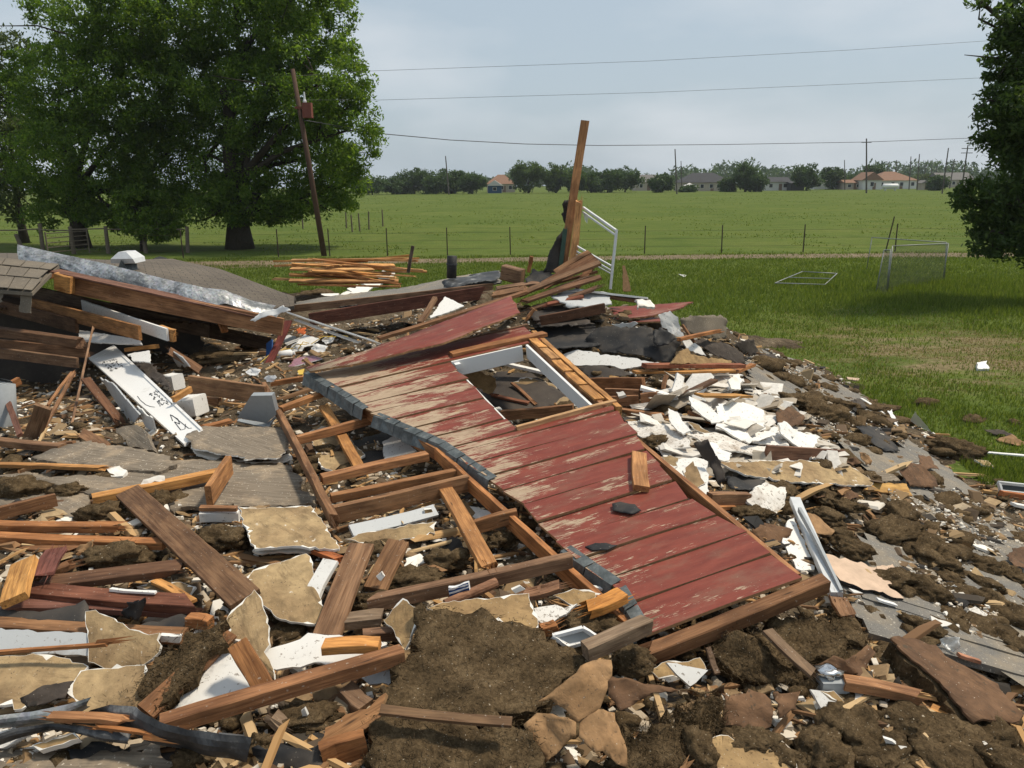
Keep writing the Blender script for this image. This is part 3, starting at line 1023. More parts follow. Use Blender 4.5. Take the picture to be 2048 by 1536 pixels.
# far trees along the edge of the field: (centre u, top v, half width, y, kind, label)
FAR = [(745, 352, 42, 235, 2, 'lowest far tree, partly hidden by the big shade tree'), (793, 352, 36, 240, 2, 'low dense tree in the far hedge nearest the shade tree'), (828, 333, 40, 245, 1, 'rounded pale green far tree topping the hedge'),
       (872, 346, 30, 238, 2, 'low dark far tree beside the lone thin pole'), (903, 333, 30, 242, 1, 'domed pale green far tree behind the lone thin pole'), (945, 349, 30, 236, 2, 'dark far tree touching the blue-gabled house'),
       (1057, 318, 36, 238, 0, 'tallest dark far tree beyond the field'), (1112, 322, 26, 240, 0, 'second tall dark far tree, narrower, close to the tallest'), (1150, 336, 24, 236, 0, 'dark far tree just short of the upright splintered post'),
       (1183, 342, 24, 240, 2, 'low far tree just past the upright splintered post'), (1215, 338, 38, 238, 1, 'wide rounded far tree beside the greyish roofs'), (1250, 332, 34, 243, 1, 'rounded pale crown at the end of the far hedge'),
       (1323, 348, 26, 230, 2, 'short dark conical far bush before the grey roofs'), (1490, 324, 30, 228, 1, 'irregular upright far tree beside the long dark roof'), (1512, 346, 24, 226, 2, 'lower far tree leaning on the irregular upright one'), (1452, 358, 14, 232, 2, 'small dark shrub tree before the long dark roof'),
       (1613, 326, 27, 240, 2, 'airy far tree behind the dark shed'), (1665, 328, 24, 262, 1, 'neat round far tree above the white trailer'), (1722, 342, 38, 290, 2, 'low wide far tree behind the brown-roofed house'), (1752, 329, 24, 280, 1, 'rounded far tree above the brown-roofed house ridge'),
       (1872, 354, 18, 220, 2, 'dark round shrub beside the small pale shed'), (1845, 347, 24, 300, 3, 'yellowish far tree past the brown-roofed house'), (1905, 345, 34, 300, 2, 'pale far tree behind the leaning poles'), (1375, 375, 12, 230, 2, 'tiny far shrub by the white canopy')]
for k, (u, vt, hw, y, kind, lab) in enumerate(FAR):
    mat = [M_LEAFD, M_LEAFB, M_LEAFB, M_LEAFY][kind]
    b = on_ground(u, y)
    top = D(u, vt, y)[2]
    s = y / F_PX
    r = random.Random(k)
    w_ = hw * s
    lobes = [((b[0], y, top * .5), (w_ * .85, w_ * .8, top * .46))]
    for j in range(5):
        a = r.uniform(0, 6.28)
        hz = r.uniform(.18, .78)
        lobes.append(((b[0] + cos(a) * w_ * .55, y + sin(a) * w_ * .5, top * hz), (w_ * .5, w_ * .5, top * .22)))
    tree('far_tree', lab, b, lobes, mat, 1.15, 130, 50, .36, top * .03, 300 + k, 'trees along the far edge of the field', spread=.3)

# a distant wood reads as one mass
r = np.random.RandomState(77)
n = 900
xs = r.uniform(-60, 420, n)
ys = r.uniform(520, 600, n)
C = np.stack([xs, ys, r.uniform(.5, 1, n) * (9 + 4 * np.sin(xs * .05) + 3 * np.sin(xs * .17))], 1)
C2 = C.copy(); C2[:, 2] *= .45
V, T = leaf_cloud(np.concatenate([C, C2]), np.full(2 * n, 4.2), 14, 1.5, r)
tag(obj('distant_wood', tris_mesh('distant_wood', V, T, M_LEAFB)), 'hazy distant wood behind the far houses', kind='stuff')

# ------------------------------------------------------------ far houses
M_HW = [flat('house_wall_beige', (.42, .36, .29), .9, var=.1), flat('house_wall_white', (.62, .6, .57), .8, var=.1), flat('house_wall_blue', (.04, .1, .2), .8, var=.1),
        flat('house_wall_brown', (.2, .13, .09), .9, var=.1), flat('house_wall_dark', (.05, .05, .05), .9, var=.1)]
M_HR = [flat('roof_brown', (.23, .135, .09), .95, var=.25, sc=2), flat('roof_dark', (.055, .055, .058), .95, var=.25, sc=2), flat('roof_white', (.62, .6, .57), .7, var=.1), flat('roof_grey', (.16, .15, .14), .95, var=.2, sc=2)]
M_PANE = flat('house_pane', (.03, .035, .04), .2)

def house(label, u0, u1, y, wall_h, roof_h, depth, wm, rm, kind='gable', wins=4, door=True, name='far_house', cat='house'):
    a, b = on_ground(u0, y), on_ground(u1, y)
    x0, x1 = a[0], b[0]
    t = root(name, ((x0 + x1) / 2, y, 0), label, cat, None)
    obj('wall', mesh('wall', *box_vf(x0, x1, y, y + depth, -.1, wall_h), wm), None, t)
    e = .5
    X0, X1, Y0, Y1, z0, z1 = x0 - e, x1 + e, y - e, y + depth + e, wall_h + .02, wall_h + roof_h
    if kind == 'gable':
        V = [(X0, Y0, z0), (X1, Y0, z0), (X1, Y1, z0), (X0, Y1, z0), (X0, (Y0 + Y1) / 2, z1), (X1, (Y0 + Y1) / 2, z1)]
        Fc = [(0, 1, 5, 4), (2, 3, 4, 5), (0, 4, 3), (1, 2, 5), (0, 3, 2, 1)]
    elif kind == 'front':
        V = [(X0, Y0, z0), (X1, Y0, z0), (X1, Y1, z0), (X0, Y1, z0), ((X0 + X1) / 2, Y0, z1), ((X0 + X1) / 2, Y1, z1)]
        Fc = [(0, 4, 5, 3), (1, 2, 5, 4), (0, 1, 4), (2, 3, 5), (0, 3, 2, 1)]
    else:
        q = min(depth, x1 - x0) * .45
        V = [(X0, Y0, z0), (X1, Y0, z0), (X1, Y1, z0), (X0, Y1, z0), (X0 + q, (Y0 + Y1) / 2, z1), (X1 - q, (Y0 + Y1) / 2, z1)]
        Fc = [(0, 1, 5, 4), (2, 3, 4, 5), (0, 4, 3), (1, 2, 5), (0, 3, 2, 1)]
    obj('roof', mesh('roof', V, Fc, rm), None, t)
    for i in range(wins):
        xc = x0 + (x1 - x0) * (i + .5 + .1 * (i % 2)) / wins
        w_ = obj('window', mesh('window', *box_vf(xc - .62, xc + .62, y - .08, y + .05, wall_h * .33, wall_h * .82), M_HW[1]), None, t)
        p = obj('pane', mesh('pane', *box_vf(xc - .5, xc + .5, y - .1, y, wall_h * .37, wall_h * .78), M_PANE))
        p.parent = w_
    if door:
        xc = x0 + (x1 - x0) * .62
        obj('door', mesh('door', *box_vf(xc - .5, xc + .5, y - .06, y + .05, 0, 2.05), M_HW[3]), None, t)
    return t
house('far house with brown tiled roof beside the blue shed', 974, 1030, 262, 2.7, 3.0, 9, M_HW[0], M_HR[0], 'hip', 3)
house('small blue shed with white front gable roof before the brown-roofed house', 976, 1003, 246, 2.2, 1.7, 5, M_HW[2], M_HR[2], 'front', 1, False, 'blue_shed', 'shed')
house('long beige house with wide dark grey roof beyond the field', 1362, 1462, 252, 2.6, 3.0, 11, M_HW[0], M_HR[1], 'hip', 6)
house('grey-roofed house showing between the far hedge and conical bush', 1272, 1312, 275, 2.8, 2.6, 9, M_HW[0], M_HR[3], 'gable', 2)
house('long white building with low dark roof beside the dark shed', 1528, 1580, 250, 2.6, 1.5, 9, M_HW[1], M_HR[1], 'gable', 2)
house('low dark open shed butting the long white building', 1582, 1608, 246, 2.2, .4, 5, M_HW[4], M_HR[1], 'gable', 0, False, 'dark_shed', 'shed')
house('low white trailer home behind the field', 1628, 1684, 270, 2.6, .4, 4, M_HW[1], M_HR[2], 'gable', 3, True, 'trailer_home', 'trailer')
house('small pinkish house with light roof beside the tall near pole', 1690, 1722, 255, 2.1, 1.0, 7, M_HW[0], M_HR[0], 'gable', 2)
house('brown hip-roofed house behind the white propane tank', 1752, 1832, 262, 2.7, 2.9, 12, M_HW[1], M_HR[0], 'hip', 4)
house('brown garage with open front gable joined by the hip-roofed house', 1724, 1762, 252, 2.9, 2.5, 8, M_HW[1], M_HR[0], 'front', 1, True)
house('tiny pale garden shed near the dark round shrub', 1843, 1858, 236, 1.9, .9, 3, M_HW[0], M_HR[3], 'front', 0, True, 'garden_shed', 'shed')
house('grey-walled far house with long roof beside the overhanging tree', 1880, 1945, 290, 2.7, 2.6, 10, M_HW[0], M_HR[3], 'gable', 4)

# white canopy in front of the long beige house
a = on_ground(1378, 240)
t = root('white_canopy', a, 'little white pitched canopy before the long beige house', 'canopy')
V = [(-1.9, -1.5, 1.6), (1.9, -1.5, 1.6), (1.9, 1.5, 1.6), (-1.9, 1.5, 1.6), (0, 0, 2.6)]
V = [(x + a[0], y + a[1], z) for x, y, z in V]
obj('awning', mesh('awning', V, [(0, 1, 4), (1, 2, 4), (2, 3, 4), (3, 0, 4), (0, 3, 2, 1)], M_HR[2]), None, t)
for sx in (-1.8, 1.8):
    for sy in (-1.4, 1.4):
        obj('leg', mesh('leg', *tube_vf([(a[0] + sx, a[1] + sy, 0), (a[0] + sx, a[1] + sy, 1.62)], [.06, .06], 6), M_ALU), None, t)
# propane tank
a = on_ground(1780, 228)
t = root('propane_tank', a, 'white cylindrical propane tank on legs beyond the field', 'tank')
V, Fc = tube_vf([(a[0] - 2.3, 228, 1.25), (a[0] - 2.15, 228, 1.25), (a[0] - 1.9, 228, 1.25), (a[0] + 1.9, 228, 1.25), (a[0] + 2.15, 228, 1.25), (a[0] + 2.3, 228, 1.25)], [.2, .5, .68, .68, .5, .2], 14)
obj('tank_body', mesh('tank_body', V, Fc, M_WHITEC, smooth=True), None, t)
for sx in (-1.4, 1.4):
    obj('leg', mesh('leg', *box_vf(a[0] + sx - .12, a[0] + sx + .12, 227.6, 228.4, 0, .75), M_ALU), None, t)
obj('cap', mesh('cap', *tube_vf([(a[0], 228, 1.85), (a[0], 228, 2.1)], [.25, .22], 10), M_ALU), None, t)

# ------------------------------------------------------------ poles and wires
def pole(label, u0, u1, vt, y, rad=.13, arms=0, name='utility_pole', group='leaning poles beyond the field'):
    b = on_ground(u0, y)
    tpt = D(u1, vt, y)
    t = root(name, b, label, 'pole', group)
    obj('shaft', mesh('shaft', *tube_vf([Vector(b) - Vector((0, 0, .3)), Vector(b).lerp(Vector(tpt), .5), tpt], [rad * 1.25, rad * 1.1, rad * .85], 8), M_GPOLE), None, t)
    for i in range(arms):
        c = Vector(b).lerp(Vector(tpt), .93 - .09 * i)
        obj('cross_arm', mesh('cross_arm', *box_vf(c.x - 1.2, c.x + 1.2, c.y - .07, c.y + .07, c.z - .07, c.z + .07), M_GPOLE), None, t)
    return t
pole('lone thin pole rising from the far hedge', 898, 891, 312, 225, .16)
pole('slim pole before the long dark roof, the taller of two close together', 1354, 1350, 298, 200, .15)
pole('short slim pole just beside the taller one before the long roof', 1364, 1362, 322, 240, .12)
pole('tall straight pole carrying the long wire beside the pinkish house', 1733, 1733, 277, 190, .17, 1)
pole('thin straight pole in front of the white trailer', 1690, 1689, 320, 250, .14)
pole('leaning pole farthest along the row, close to the overhanging tree', 1922, 1936, 290, 170, .13, 2)
pole('strongly leaning pole above the dark round shrub', 1884, 1897, 296, 175, .13)
pole('short leaning pole with crossarms between two taller leaning ones', 1899, 1909, 318, 260, .16, 2)
pole('leaning pole above the brown hip roof, the tallest there', 1834, 1839, 308, 230, .14)
pole('second leaning pole just short of the tallest above the hip roof', 1818, 1822, 313, 240, .14)
pole('leaning pole rising from the ridge of the brown hip-roofed house', 1790, 1793, 320, 270, .15)
pole('faint short leaning pole with arms past the hip roof', 1845, 1853, 328, 320, .17, 1)
pole('faint thin pole behind the brown garage gable', 1774, 1776, 324, 330, .16)
pole('very faint far pole low over the distant wood', 1870, 1874, 332, 400, .2)
pole('very faint far pole next to another over the wood', 1861, 1864, 330, 410, .2)

PY_ = 36.9
b = on_ground(650, PY_)
tpt = Vector(D(585, 138, PY_ - .3))
t = root('leaning_utility_pole', b, 'leaning red-brown utility pole with rusty transformer box before the big tree', 'pole')
obj('shaft', mesh('shaft', *tube_vf([Vector(b) - Vector((0, 0, .4)), Vector(b).lerp(tpt, .5), tpt], [.135, .12, .095], 12), M_POLE, smooth=True), None, t)
c = Vector(D(615, 220, PY_ - .35))
bx = obj('transformer_box', mesh('transformer_box', *box_vf(c.x - .2, c.x + .2, c.y - .18, c.y + .18, c.z - .34, c.z + .3), M_RUST), None, t)
obj('bracket', mesh('bracket', *box_vf(c.x - .55, c.x - .2, c.y - .05, c.y + .05, c.z + .05, c.z + .15), M_RUST), None, t)
c2 = Vector(D(609, 198, PY_ - .35))
obj('insulator', mesh('insulator', *tube_vf([c2 - Vector((0, 0, .28)), c2 - Vector((0, 0, .1)), c2, c2 + Vector((0, 0, .3))], [.05, .09, .05, .03], 8), M_ALU), None, t)

def wire(label, pl, rad):
    P_ = [Vector(D(*q)) for q in pl]
    pts_ = []
    for i in range(len(P_) - 1):
        for k in range(8):
            pts_.append(P_[i].lerp(P_[i + 1], k / 8))
    pts_.append(P_[-1])
    tag(obj('overhead_wire', mesh('overhead_wire', *tube_vf(pts_, [rad] * len(pts_), 5), M_WIRE)), label, 'wire', 'overhead wires')
wire('topmost thin overhead wire crossing the sky', [(590, 152, PY_ - .3), (740, 142, 40), (1300, 122, 42), (1700, 100, 43), (2300, 60, 44)], .008)
wire('middle thin overhead wire crossing the sky', [(592, 200, PY_ - .35), (760, 200, 40), (1300, 185, 42), (1700, 168, 43), (2300, 140, 44)], .008)
wire('lowest thick overhead wire sagging across the field', [(606, 240, PY_ - .35), (770, 268, 42), (900, 280, 46), (1050, 288, 50), (1200, 291, 55), (1450, 289, 62), (1733, 284, 70), (1920, 277, 76), (2300, 262, 84)], .022)

# ------------------------------------------------------------ fences
t = root('wire_fence', (0, 37, 0), 'barbed wire fence on thin rusty steel posts along the track', 'fence')
fx = []
for u, v0, v1 in [(-30, 500, 452), (367, 490, 440), (557, 497, 440), (660, 495, 455), (775, 505, 458), (895, 506, 457), (1021, 507, 456), (1289, 511, 461), (1443, 511, 457), (1606, 512, 455), (1770, 515, 448), (1790, 515, 472), (2060, 518, 460)]:
    b = on_ground(u, 36.6)
    hgt = 1.28 if u != 1770 else 1.6
    fx.append(b[0])
    lean = rng.uniform(-.02, .02) if u != 1770 else .16
    obj('post', mesh('post', *tube_vf([(b[0], 36.6, -.2), (b[0] + lean * hgt, 36.6, hgt)], [.03, .026], 6), M_TPOST), None, t)
for zz in (.35, .72, 1.08):
    obj('wire', mesh('wire', *tube_vf([(min(fx), 36.62, zz)] + [(x + 2, 36.62, zz - .04) for x in sorted(fx)], [.004] * (len(fx) + 1), 4), M_TPOST), None, t)
t = root('post_fence', on_ground(740, 60), 'row of short weathered fence posts out in the field by the tree', 'fence')
for u, y, h_ in [(766, 62, 1.3), (738, 58, 1.3), (720, 56, 1.25), (705, 55, 1.2), (693, 60, 1.2), (640, 58, 1.2), (606, 60, 1.2)]:
    b = on_ground(u, y)
    obj('post', mesh('post', *tube_vf([(b[0], y, -.2), (b[0] + rng.uniform(-.06, .06), y, h_)], [.06, .05], 7), M_POST), None, t)
t = root('rail_fence', on_ground(150, 39), 'weathered wooden post and rail fence under the wide leafy tree', 'fence')
pr = []
for u, h_, ln in [(-30, 1.4, 0), (52, 1.0, -.35), (87, 1.5, .05), (148, 1.35, .0), (217, 1.35, .03), (292, 1.35, -.03), (375, 1.3, .12)]:
    b = on_ground(u, 39.2)
    obj('post', mesh('post', *tube_vf([(b[0], 39.2, -.2), (b[0] + ln, 39.2, h_)], [.11, .09], 8), M_POST), None, t)
    pr.append(b[0])
for zz, i0 in ((1.2, 0), (1.2, 3)):
    for k in range(i0, min(i0 + 3, len(pr) - 1)):
        obj('rail', mesh('rail', *tube_vf([(pr[k], 39.15, zz), (pr[k + 1], 39.15, zz + rng.uniform(-.05, .05))], [.035, .035], 6), M_POST), None, t)
b0 = on_ground(125, 38)
t = root('pipe_gate', b0, 'grey pipe farm gate standing open beneath the wide leafy tree', 'gate')
for k in range(5):
    obj('gate_bar', mesh('gate_bar', *tube_vf([(b0[0] - .2, 37.2, .25 + .22 * k), (b0[0] + .75, 39.1, .25 + .22 * k)], [.025, .025], 6), M_POST), None, t)
for q in ((-.2, 37.2), (.75, 39.1)):
    obj('upright', mesh('upright', *tube_vf([(b0[0] + q[0], q[1], .05), (b0[0] + q[0], q[1], 1.2)], [.035, .035], 6), M_POST), None, t)

# chain-link kennel panels in the yard
def chain_panel(label, corners, name, legs=True, mesh_d=.09, tubes=.016, wires=True, sag=0):
    """corners: bottom a, bottom b, top b, top a (world)"""
    A, B, Cc, Dd = [Vector(c) for c in corners]
    t = root(name, A.lerp(B, .5), label, 'kennel panel')
    for p, q, nm in ((A, Dd, 'upright'), (B, Cc, 'upright'), (Dd, Cc, 'top_rail')):
        obj(nm, mesh(nm, *tube_vf([p, q], [tubes, tubes], 8), M_STEEL, smooth=True), None, t)
    if not legs:
        obj('bottom_rail', mesh('bottom_rail', *tube_vf([A, B], [tubes, tubes], 8), M_STEEL), None, t)
    if wires:
        parts = []
        def at(s, r_): return A.lerp(B, s).lerp(Dd.lerp(Cc, s), r_)
        Lw, Lh = (B - A).length, (Dd - A).length
        n = int((Lw + Lh) / mesh_d)
        for k in range(1, n):
            c = k * mesh_d
            s0, s1 = max(0, c - Lh), min(Lw, c)
            for flip in (0, 1):
                p0, p1 = at(s0 / Lw, (c - s0) / Lh), at(s1 / Lw, (c - s1) / Lh)
                if flip:
                    p0, p1 = at(1 - s0 / Lw, (c - s0) / Lh), at(1 - s1 / Lw, (c - s1) / Lh)
                parts.append(tube_vf([p0, p1], [.0032, .0032], 3, False))
        V, Fc = join_vf(parts)
        obj('chain_link', mesh('chain_link', V, Fc, M_MESHW), None, t)
    return t
a1 = P(1775, 585, 0); a2 = P(1885, 565, 0)
t1 = D(1785, 492, a1[1] + .15); t2 = D(1897, 487, a2[1] + .1)
chain_panel('grey chain-link kennel panel leaning upright by the overhanging tree', (a1, a2, t2, t1), 'chain_link_fence')
a3 = P(1733, 540, 0); t3 = D(1744, 475, a3[1]); a4 = P(1889, 562, 0); t4 = D(1893, 485, a4[1] - .1)
chain_panel('second chain-link kennel side with sloping top rail behind the first', (a3, a4, t4, t3), 'chain_link_fence', wires=False)
b1 = P(1752, 585, 0); b2 = P(1773, 588, 0)
chain_panel('narrow sagging chain-link kennel strip hanging off the front upright', (b1, b2, D(1781, 500, b2[1]), D(1768, 500, b1[1] + .3)), 'kennel_strip', mesh_d=.06)
q = [P(1550, 566, .12), P(1650, 569, .12), P(1674, 547, .14), P(1605, 543, .14)]
chain_panel('fallen metal gate panel lying flat in the grass', q, 'fallen_gate', legs=False, wires=False)
ft = root('fallen_gate_rail', P(1610, 556, .1), 'loose thin rail lying across the fallen metal gate', 'rail')
obj('tube', mesh('tube', *tube_vf([P(1578, 555, .13), P(1660, 557, .13)], [.015, .015], 6), M_STEEL), None, ft)
# ------------------------------------------------------------ fallen red wall
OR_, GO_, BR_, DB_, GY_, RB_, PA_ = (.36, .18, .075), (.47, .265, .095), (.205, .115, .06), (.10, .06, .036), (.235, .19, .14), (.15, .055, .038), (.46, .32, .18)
bV = ray(5814, -388)
pV = ray(455, 183)
pV = pV - bV * (bV @ pV); pV /= np.linalg.norm(pV)
nV = np.cross(bV, pV)
oW = P(1608, 1155, 1.25)
MW = Matrix(((bV[0], pV[0], nV[0], oW[0]), (bV[1], pV[1], nV[1], oW[1]), (bV[2], pV[2], nV[2], oW[2]), (0, 0, 0, 1)))
def wl_pt(b, p, z=0.0):
    return oW + bV * b + pV * p + nV * z
wall = root('fallen_red_wall', wl_pt(-.5, 1, -.1), 'fallen wall of peeling red board siding with empty window opening', 'wall section')
LE = [(-.97, -.05), (-.95, .03), (-.9, .32), (-1.0, .79), (-1.04, 1.4), (-1.11, 1.82), (-1.26, 2.62), (-1.6, 3.44), (-1.76, 4.05), (-2.0, 4.95)]
RE = [(.03, -.05), (0, 0), (0, .26), (-.02, .5), (-.05, .73), (-.07, .96), (-.05, 1.23), (.02, 1.69), (.08, 2.0), (.16, 2.4), (.2, 2.5), (.36, 4.95)]
def edge(E_, p):
    return float(np.interp(p, [e[1] for e in E_], [e[0] for e in E_]))
WB0, WB1, WP0, WP1 = -.67, .05, 2.50, 4.28
def board(k, p0, p1, l0, l1, r0, r1, lift=0.0, tilt=0.0):
    r = random.Random(900 + k)
    n = 9
    V, Fc = [], []
    tk = .019
    ph = r.uniform(0, 6)
    for i in range(n + 1):
        f = i / n
        for j, p in enumerate((p0 + .004, p1 - .004)):
            x = (l0 if j == 0 else l1) * (1 - f) + (r0 if j == 0 else r1) * f + (r.gauss(0, .012) if i in (0, n) else 0)
            z = lift + tilt * f + .004 * sin(4 * f + ph) + (.0035 if j == 0 else -.0035)
            for zz in (z, z - tk):
                V.append((x, p, zz))
    for i in range(n):
        a = i * 4
        Fc += [(a, a + 4, a + 6, a + 2), (a + 1, a + 3, a + 7, a + 5), (a, a + 1, a + 5, a + 4), (a + 2, a + 6, a + 7, a + 3)]
    Fc += [(0, 2, 3, 1), (n * 4, n * 4 + 1, n * 4 + 3, n * 4 + 2)]
    idx = [0 if (q < 4 * n and q % 4 == 0) else 1 for q in range(len(Fc))]
    obj('siding_board', mesh('siding_board', V, Fc, [M_RED, M_RIM], idx), MW, wall)
seams = [0, .25, .49, .725, .962, 1.2, 1.44, 1.685, 1.92, 2.16, 2.40, 2.50, 2.75, 3.0, 3.25, 3.5, 3.75, 4.02, 4.28, 4.55, 4.84]
for k in range(len(seams) - 1):
    p0, p1 = seams[k], seams[k + 1]
    lf = [0, .004, 0, .006, .0, .012, 0, .003, .008, 0, 0, 0, .004, 0, .006, 0, .004, 0, .01, .0][k]
    l0, l1, r0, r1 = edge(LE, p0), edge(LE, p1), edge(RE, p0), edge(RE, p1)
    if p0 >= 2.49 and p1 <= 4.29:
        board(k, p0, p1, l0, l1, WB0 + rng.gauss(0, .012), WB0 + rng.gauss(0, .012), lf)
    else:
        board(k, p0, p1, l0, l1, r0, r1, lf)
def wbeam(nm, a, b, wd, ht, col, roll=0, e1='cut', e2='cut', mat=None):
    return beam_w(nm, None, wl_pt(*a), wl_pt(*b), wd, ht, mat or M_WOOD, col, roll, e1, e2, None, None, wall)
nroll = 0.0
wbeam('bottom_plate', (-1.02, -.045, -.066), (.115, -.03, -.066), .075, .085, BR_, .15, 'broken', 'cut')
wbeam('edge_stud', (.0, .06, -.07), (.1, 2.45, -.07), .04, .09, OR_)
wbeam('rake_rafter', (-.98, .1, -.075), (-1.3, 2.6, -.075), .04, .10, OR_)
wbeam('rake_rafter', (-1.3, 2.6, -.075), (-1.98, 4.9, -.075), .04, .10, OR_)
wbeam('sill_stud', (-.66, 2.43, -.07), (.2, 2.43, -.07), .04, .09, OR_)
wbeam('window_sill', (-.66, 2.515, .0), (.23, 2.515, .0), .04, .05, PA_)
wbeam('header', (-.62, 4.40, .024), (.42, 4.42, .03), .14, .035, OR_)
wbeam('jamb_stud', (.10, 2.5, -.03), (.24, 4.5, -.02), .05, .09, OR_)
wbeam('jamb_stud', (.21, 2.42, -.035), (.36, 4.62, -.025), .055, .09, GO_)
for k in range(5):
    f = k / 5
    wbeam('jamb_block', (.115 + .14 * f, 2.6 + 1.78 * f, .024), (.115 + .14 * (f + .185), 2.6 + 1.78 * (f + .185), .026), .09, .018, GO_)
wbeam('top_plate', (-1.2, 4.92, -.06), (.42, 4.9, -.05), .05, .085, BR_)
def wbox(nm, b0, b1, p0, p1, z0, z1, mat):
    obj(nm, mesh(nm, *box_vf(b0, b1, p0, p1, z0, z1), mat), MW, wall)
wbox('window_head_trim', WB0 + .01, WB1 + .045, 4.262, 4.288, -.155, .006, M_WHITEC)
V = [(WB1 - .03, 2.56, -.13), (WB1 - .008, 2.56, -.13), (WB1 + .105, 4.255, -.13), (WB1 + .08, 4.255, -.13)]
V = V + [(x, y, .012) for x, y, z in V]
obj('window_jamb_trim', mesh('window_jamb_trim', V, [(0, 3, 2, 1), (4, 5, 6, 7), (0, 1, 5, 4), (1, 2, 6, 5), (2, 3, 7, 6), (3, 0, 4, 7)], M_WHITEC), MW, wall)
wbox('window_stop', WB0 - .004, WB0 + .008, 2.56, 3.9, -.05, -.004, M_WHITE)
wbox('hinge_block', WB0 + .03, WB0 + .085, 4.2, 4.26, -.06, -.01, M_WHITEC)
# lead flashing tabs hanging over the weathered edge
def tabs(poly, n, drop, mat, nm='flashing_tab', out=.02, kx=1.06):
    ps = np.array(poly, float)
    L = np.concatenate([[0], np.cumsum(np.linalg.norm(np.diff(ps, axis=0), axis=1))])
    for k in range(n):
        s0, s1 = L[-1] * k / n, L[-1] * (k + kx) / n
        a = [np.interp(s, L, ps[:, 0]) for s in (s0, s1)]
        c = [np.interp(s, L, ps[:, 1]) for s in (s0, s1)]
        r = random.Random(int(a[0] * 1000) + k)
        o_ = -out - r.uniform(0, .018)
        d = drop * r.uniform(.85, 1.15)
        q = [(a[0] + .035, c[0], .014), (a[1] + .035, c[1], .014 + r.uniform(0, .008)), (a[1] + o_, c[1], .004), (a[0] + o_, c[0], -.004), (a[1] + o_ - .03, c[1] - .01, -d), (a[0] + o_ - .03 - r.uniform(0, .02), c[0] - .01, -d * r.uniform(.8, 1.1))]
        q2 = [(x + .004, y, z - .004) for x, y, z in q]
        V = q + q2
        Fc = [(0, 3, 2, 1), (3, 5, 4, 2), (6, 7, 8, 9), (9, 8, 10, 11), (5, 11, 10, 4), (0, 1, 7, 6), (0, 6, 9, 3), (3, 9, 11, 5), (1, 2, 8, 7), (2, 4, 10, 8)]
        obj(nm, mesh(nm, V, Fc, mat), MW, wall)
tabs([(-2.0, 4.9), (-1.76, 4.05), (-1.66, 3.62)], 7, .10, M_DULL)
tabs([(-1.60, 3.44), (-1.26, 2.62), (-1.10, 1.86)], 11, .095, M_DULL)
tabs([(-1.0, .86), (-.9, .42)], 2, .085, M_DULL, kx=.98)
tabs([(-.90, .38), (-.95, .04)], 2, .11, M_DULL, kx=.98)

# red boards torn loose above the wall
def red_sheet(label, t, poly, z=True, th=.02, **kw):
    sx = kw.pop('shift', 0)
    o = sh(label, 'red_siding_piece', 'siding', t, poly, th, (M_RED, M_RIM, M_WOOD), z=z, jag=.006, **kw)
    o.data.transform(Matrix.Translation((sx, 0, 0)))
    o.matrix_basis = o.matrix_basis @ Matrix.Translation((-sx, 0, 0))
    return o
red_sheet('lifted double red siding board with bare worn tail above the window', 2, [(30, 800, 1.56), (360, 715, 1.65), (1235, 385, 2.02), (1290, 485, 1.96), (845, 655, 1.76), (400, 770, 1.58), (60, 822, 1.53)], bend=.012, cells=5, shift=-.62)
red_sheet('long splintered red board jutting sideways over the grass', 9, [(380, 380, 1.66), (900, 300, 1.7), (1400, 275, 1.7), (1585, 262, 1.72), (1480, 310, 1.68), (1250, 375, 1.62), (620, 425, 1.56)], bend=.02, cells=5)
red_sheet('lower split red board with dark underside beneath the jutting one', 9, [(600, 428, 1.54), (1200, 388, 1.58), (1455, 385, 1.6), (1380, 418, 1.56), (800, 440, 1.5)], bend=.015, cells=5)
# ------------------------------------------------------------ collapsed roof on the left
near = [(-80, 535, 10.9), (60, 528, 10.9), (180, 545, 10.8), (310, 572, 10.7), (430, 600, 10.6), (540, 618, 10.7), (588, 612, 10.9)]
far = [(-80, 510, 16.5), (60, 511, 16.5), (190, 521, 16.3), (290, 519, 16), (345, 518, 15.6), (440, 537, 14), (592, 600, 11.6)]
nu, nv = 30, 16
V, uvl = [], []
for j in range(nv + 1):
    for i in range(nu + 1):
        s = i / nu
        a = np.array([np.interp(s * 6, range(7), [q[k] for q in near]) for k in range(3)])
        b = np.array([np.interp(s * 6, range(7), [q[k] for q in far]) for k in range(3)])
        A, B = D(*a), D(*b)
        f = j / nv
        q = A * (1 - f) + B * f
        q[2] += .10 * sin(pi * f) + .02 * noise.noise(Vector(q) * .8)
        V.append(q); uvl.append((s * 5.6, f * 5.5))
Fc = []
for j in range(nv):
    for i in range(nu):
        a = j * (nu + 1) + i
        Fc.append((a, a + 1, a + nu + 2, a + nu + 1))
k = len(V)
Vb = V + [v - np.array([0, 0, .05]) for v in V]
Fb = Fc + [tuple(reversed([q + k for q in f])) for f in Fc]
for i in range(nu):
    Fb.append((i + 1, i, i + k, i + 1 + k))
    a = nv * (nu + 1) + i
    Fb.append((a, a + 1, a + 1 + k, a + k))
for j in range(nv):
    a = j * (nu + 1)
    Fb.append((a, a + nu + 1, a + nu + 1 + k, a + k))
    a = j * (nu + 1) + nu
    Fb.append((a + nu + 1, a, a + k, a + nu + 1 + k))
roof = root('collapsed_roof', V[3], 'collapsed brown-grey shingled roof slab lying beyond the galvanized strip', 'roof section')
me = mesh('shingle_surface', Vb, Fb, [M_COURSE])
ul = me.uv_layers.new(name='UVMap')
UV = np.array([uvl[me.loops[i].vertex_index % k] for i in range(len(me.loops))], np.float32)
ul.data.foreach_set('uv', UV.ravel())
me.polygons.foreach_set('use_smooth', [i < len(Fc) for i in range(len(Fb))])
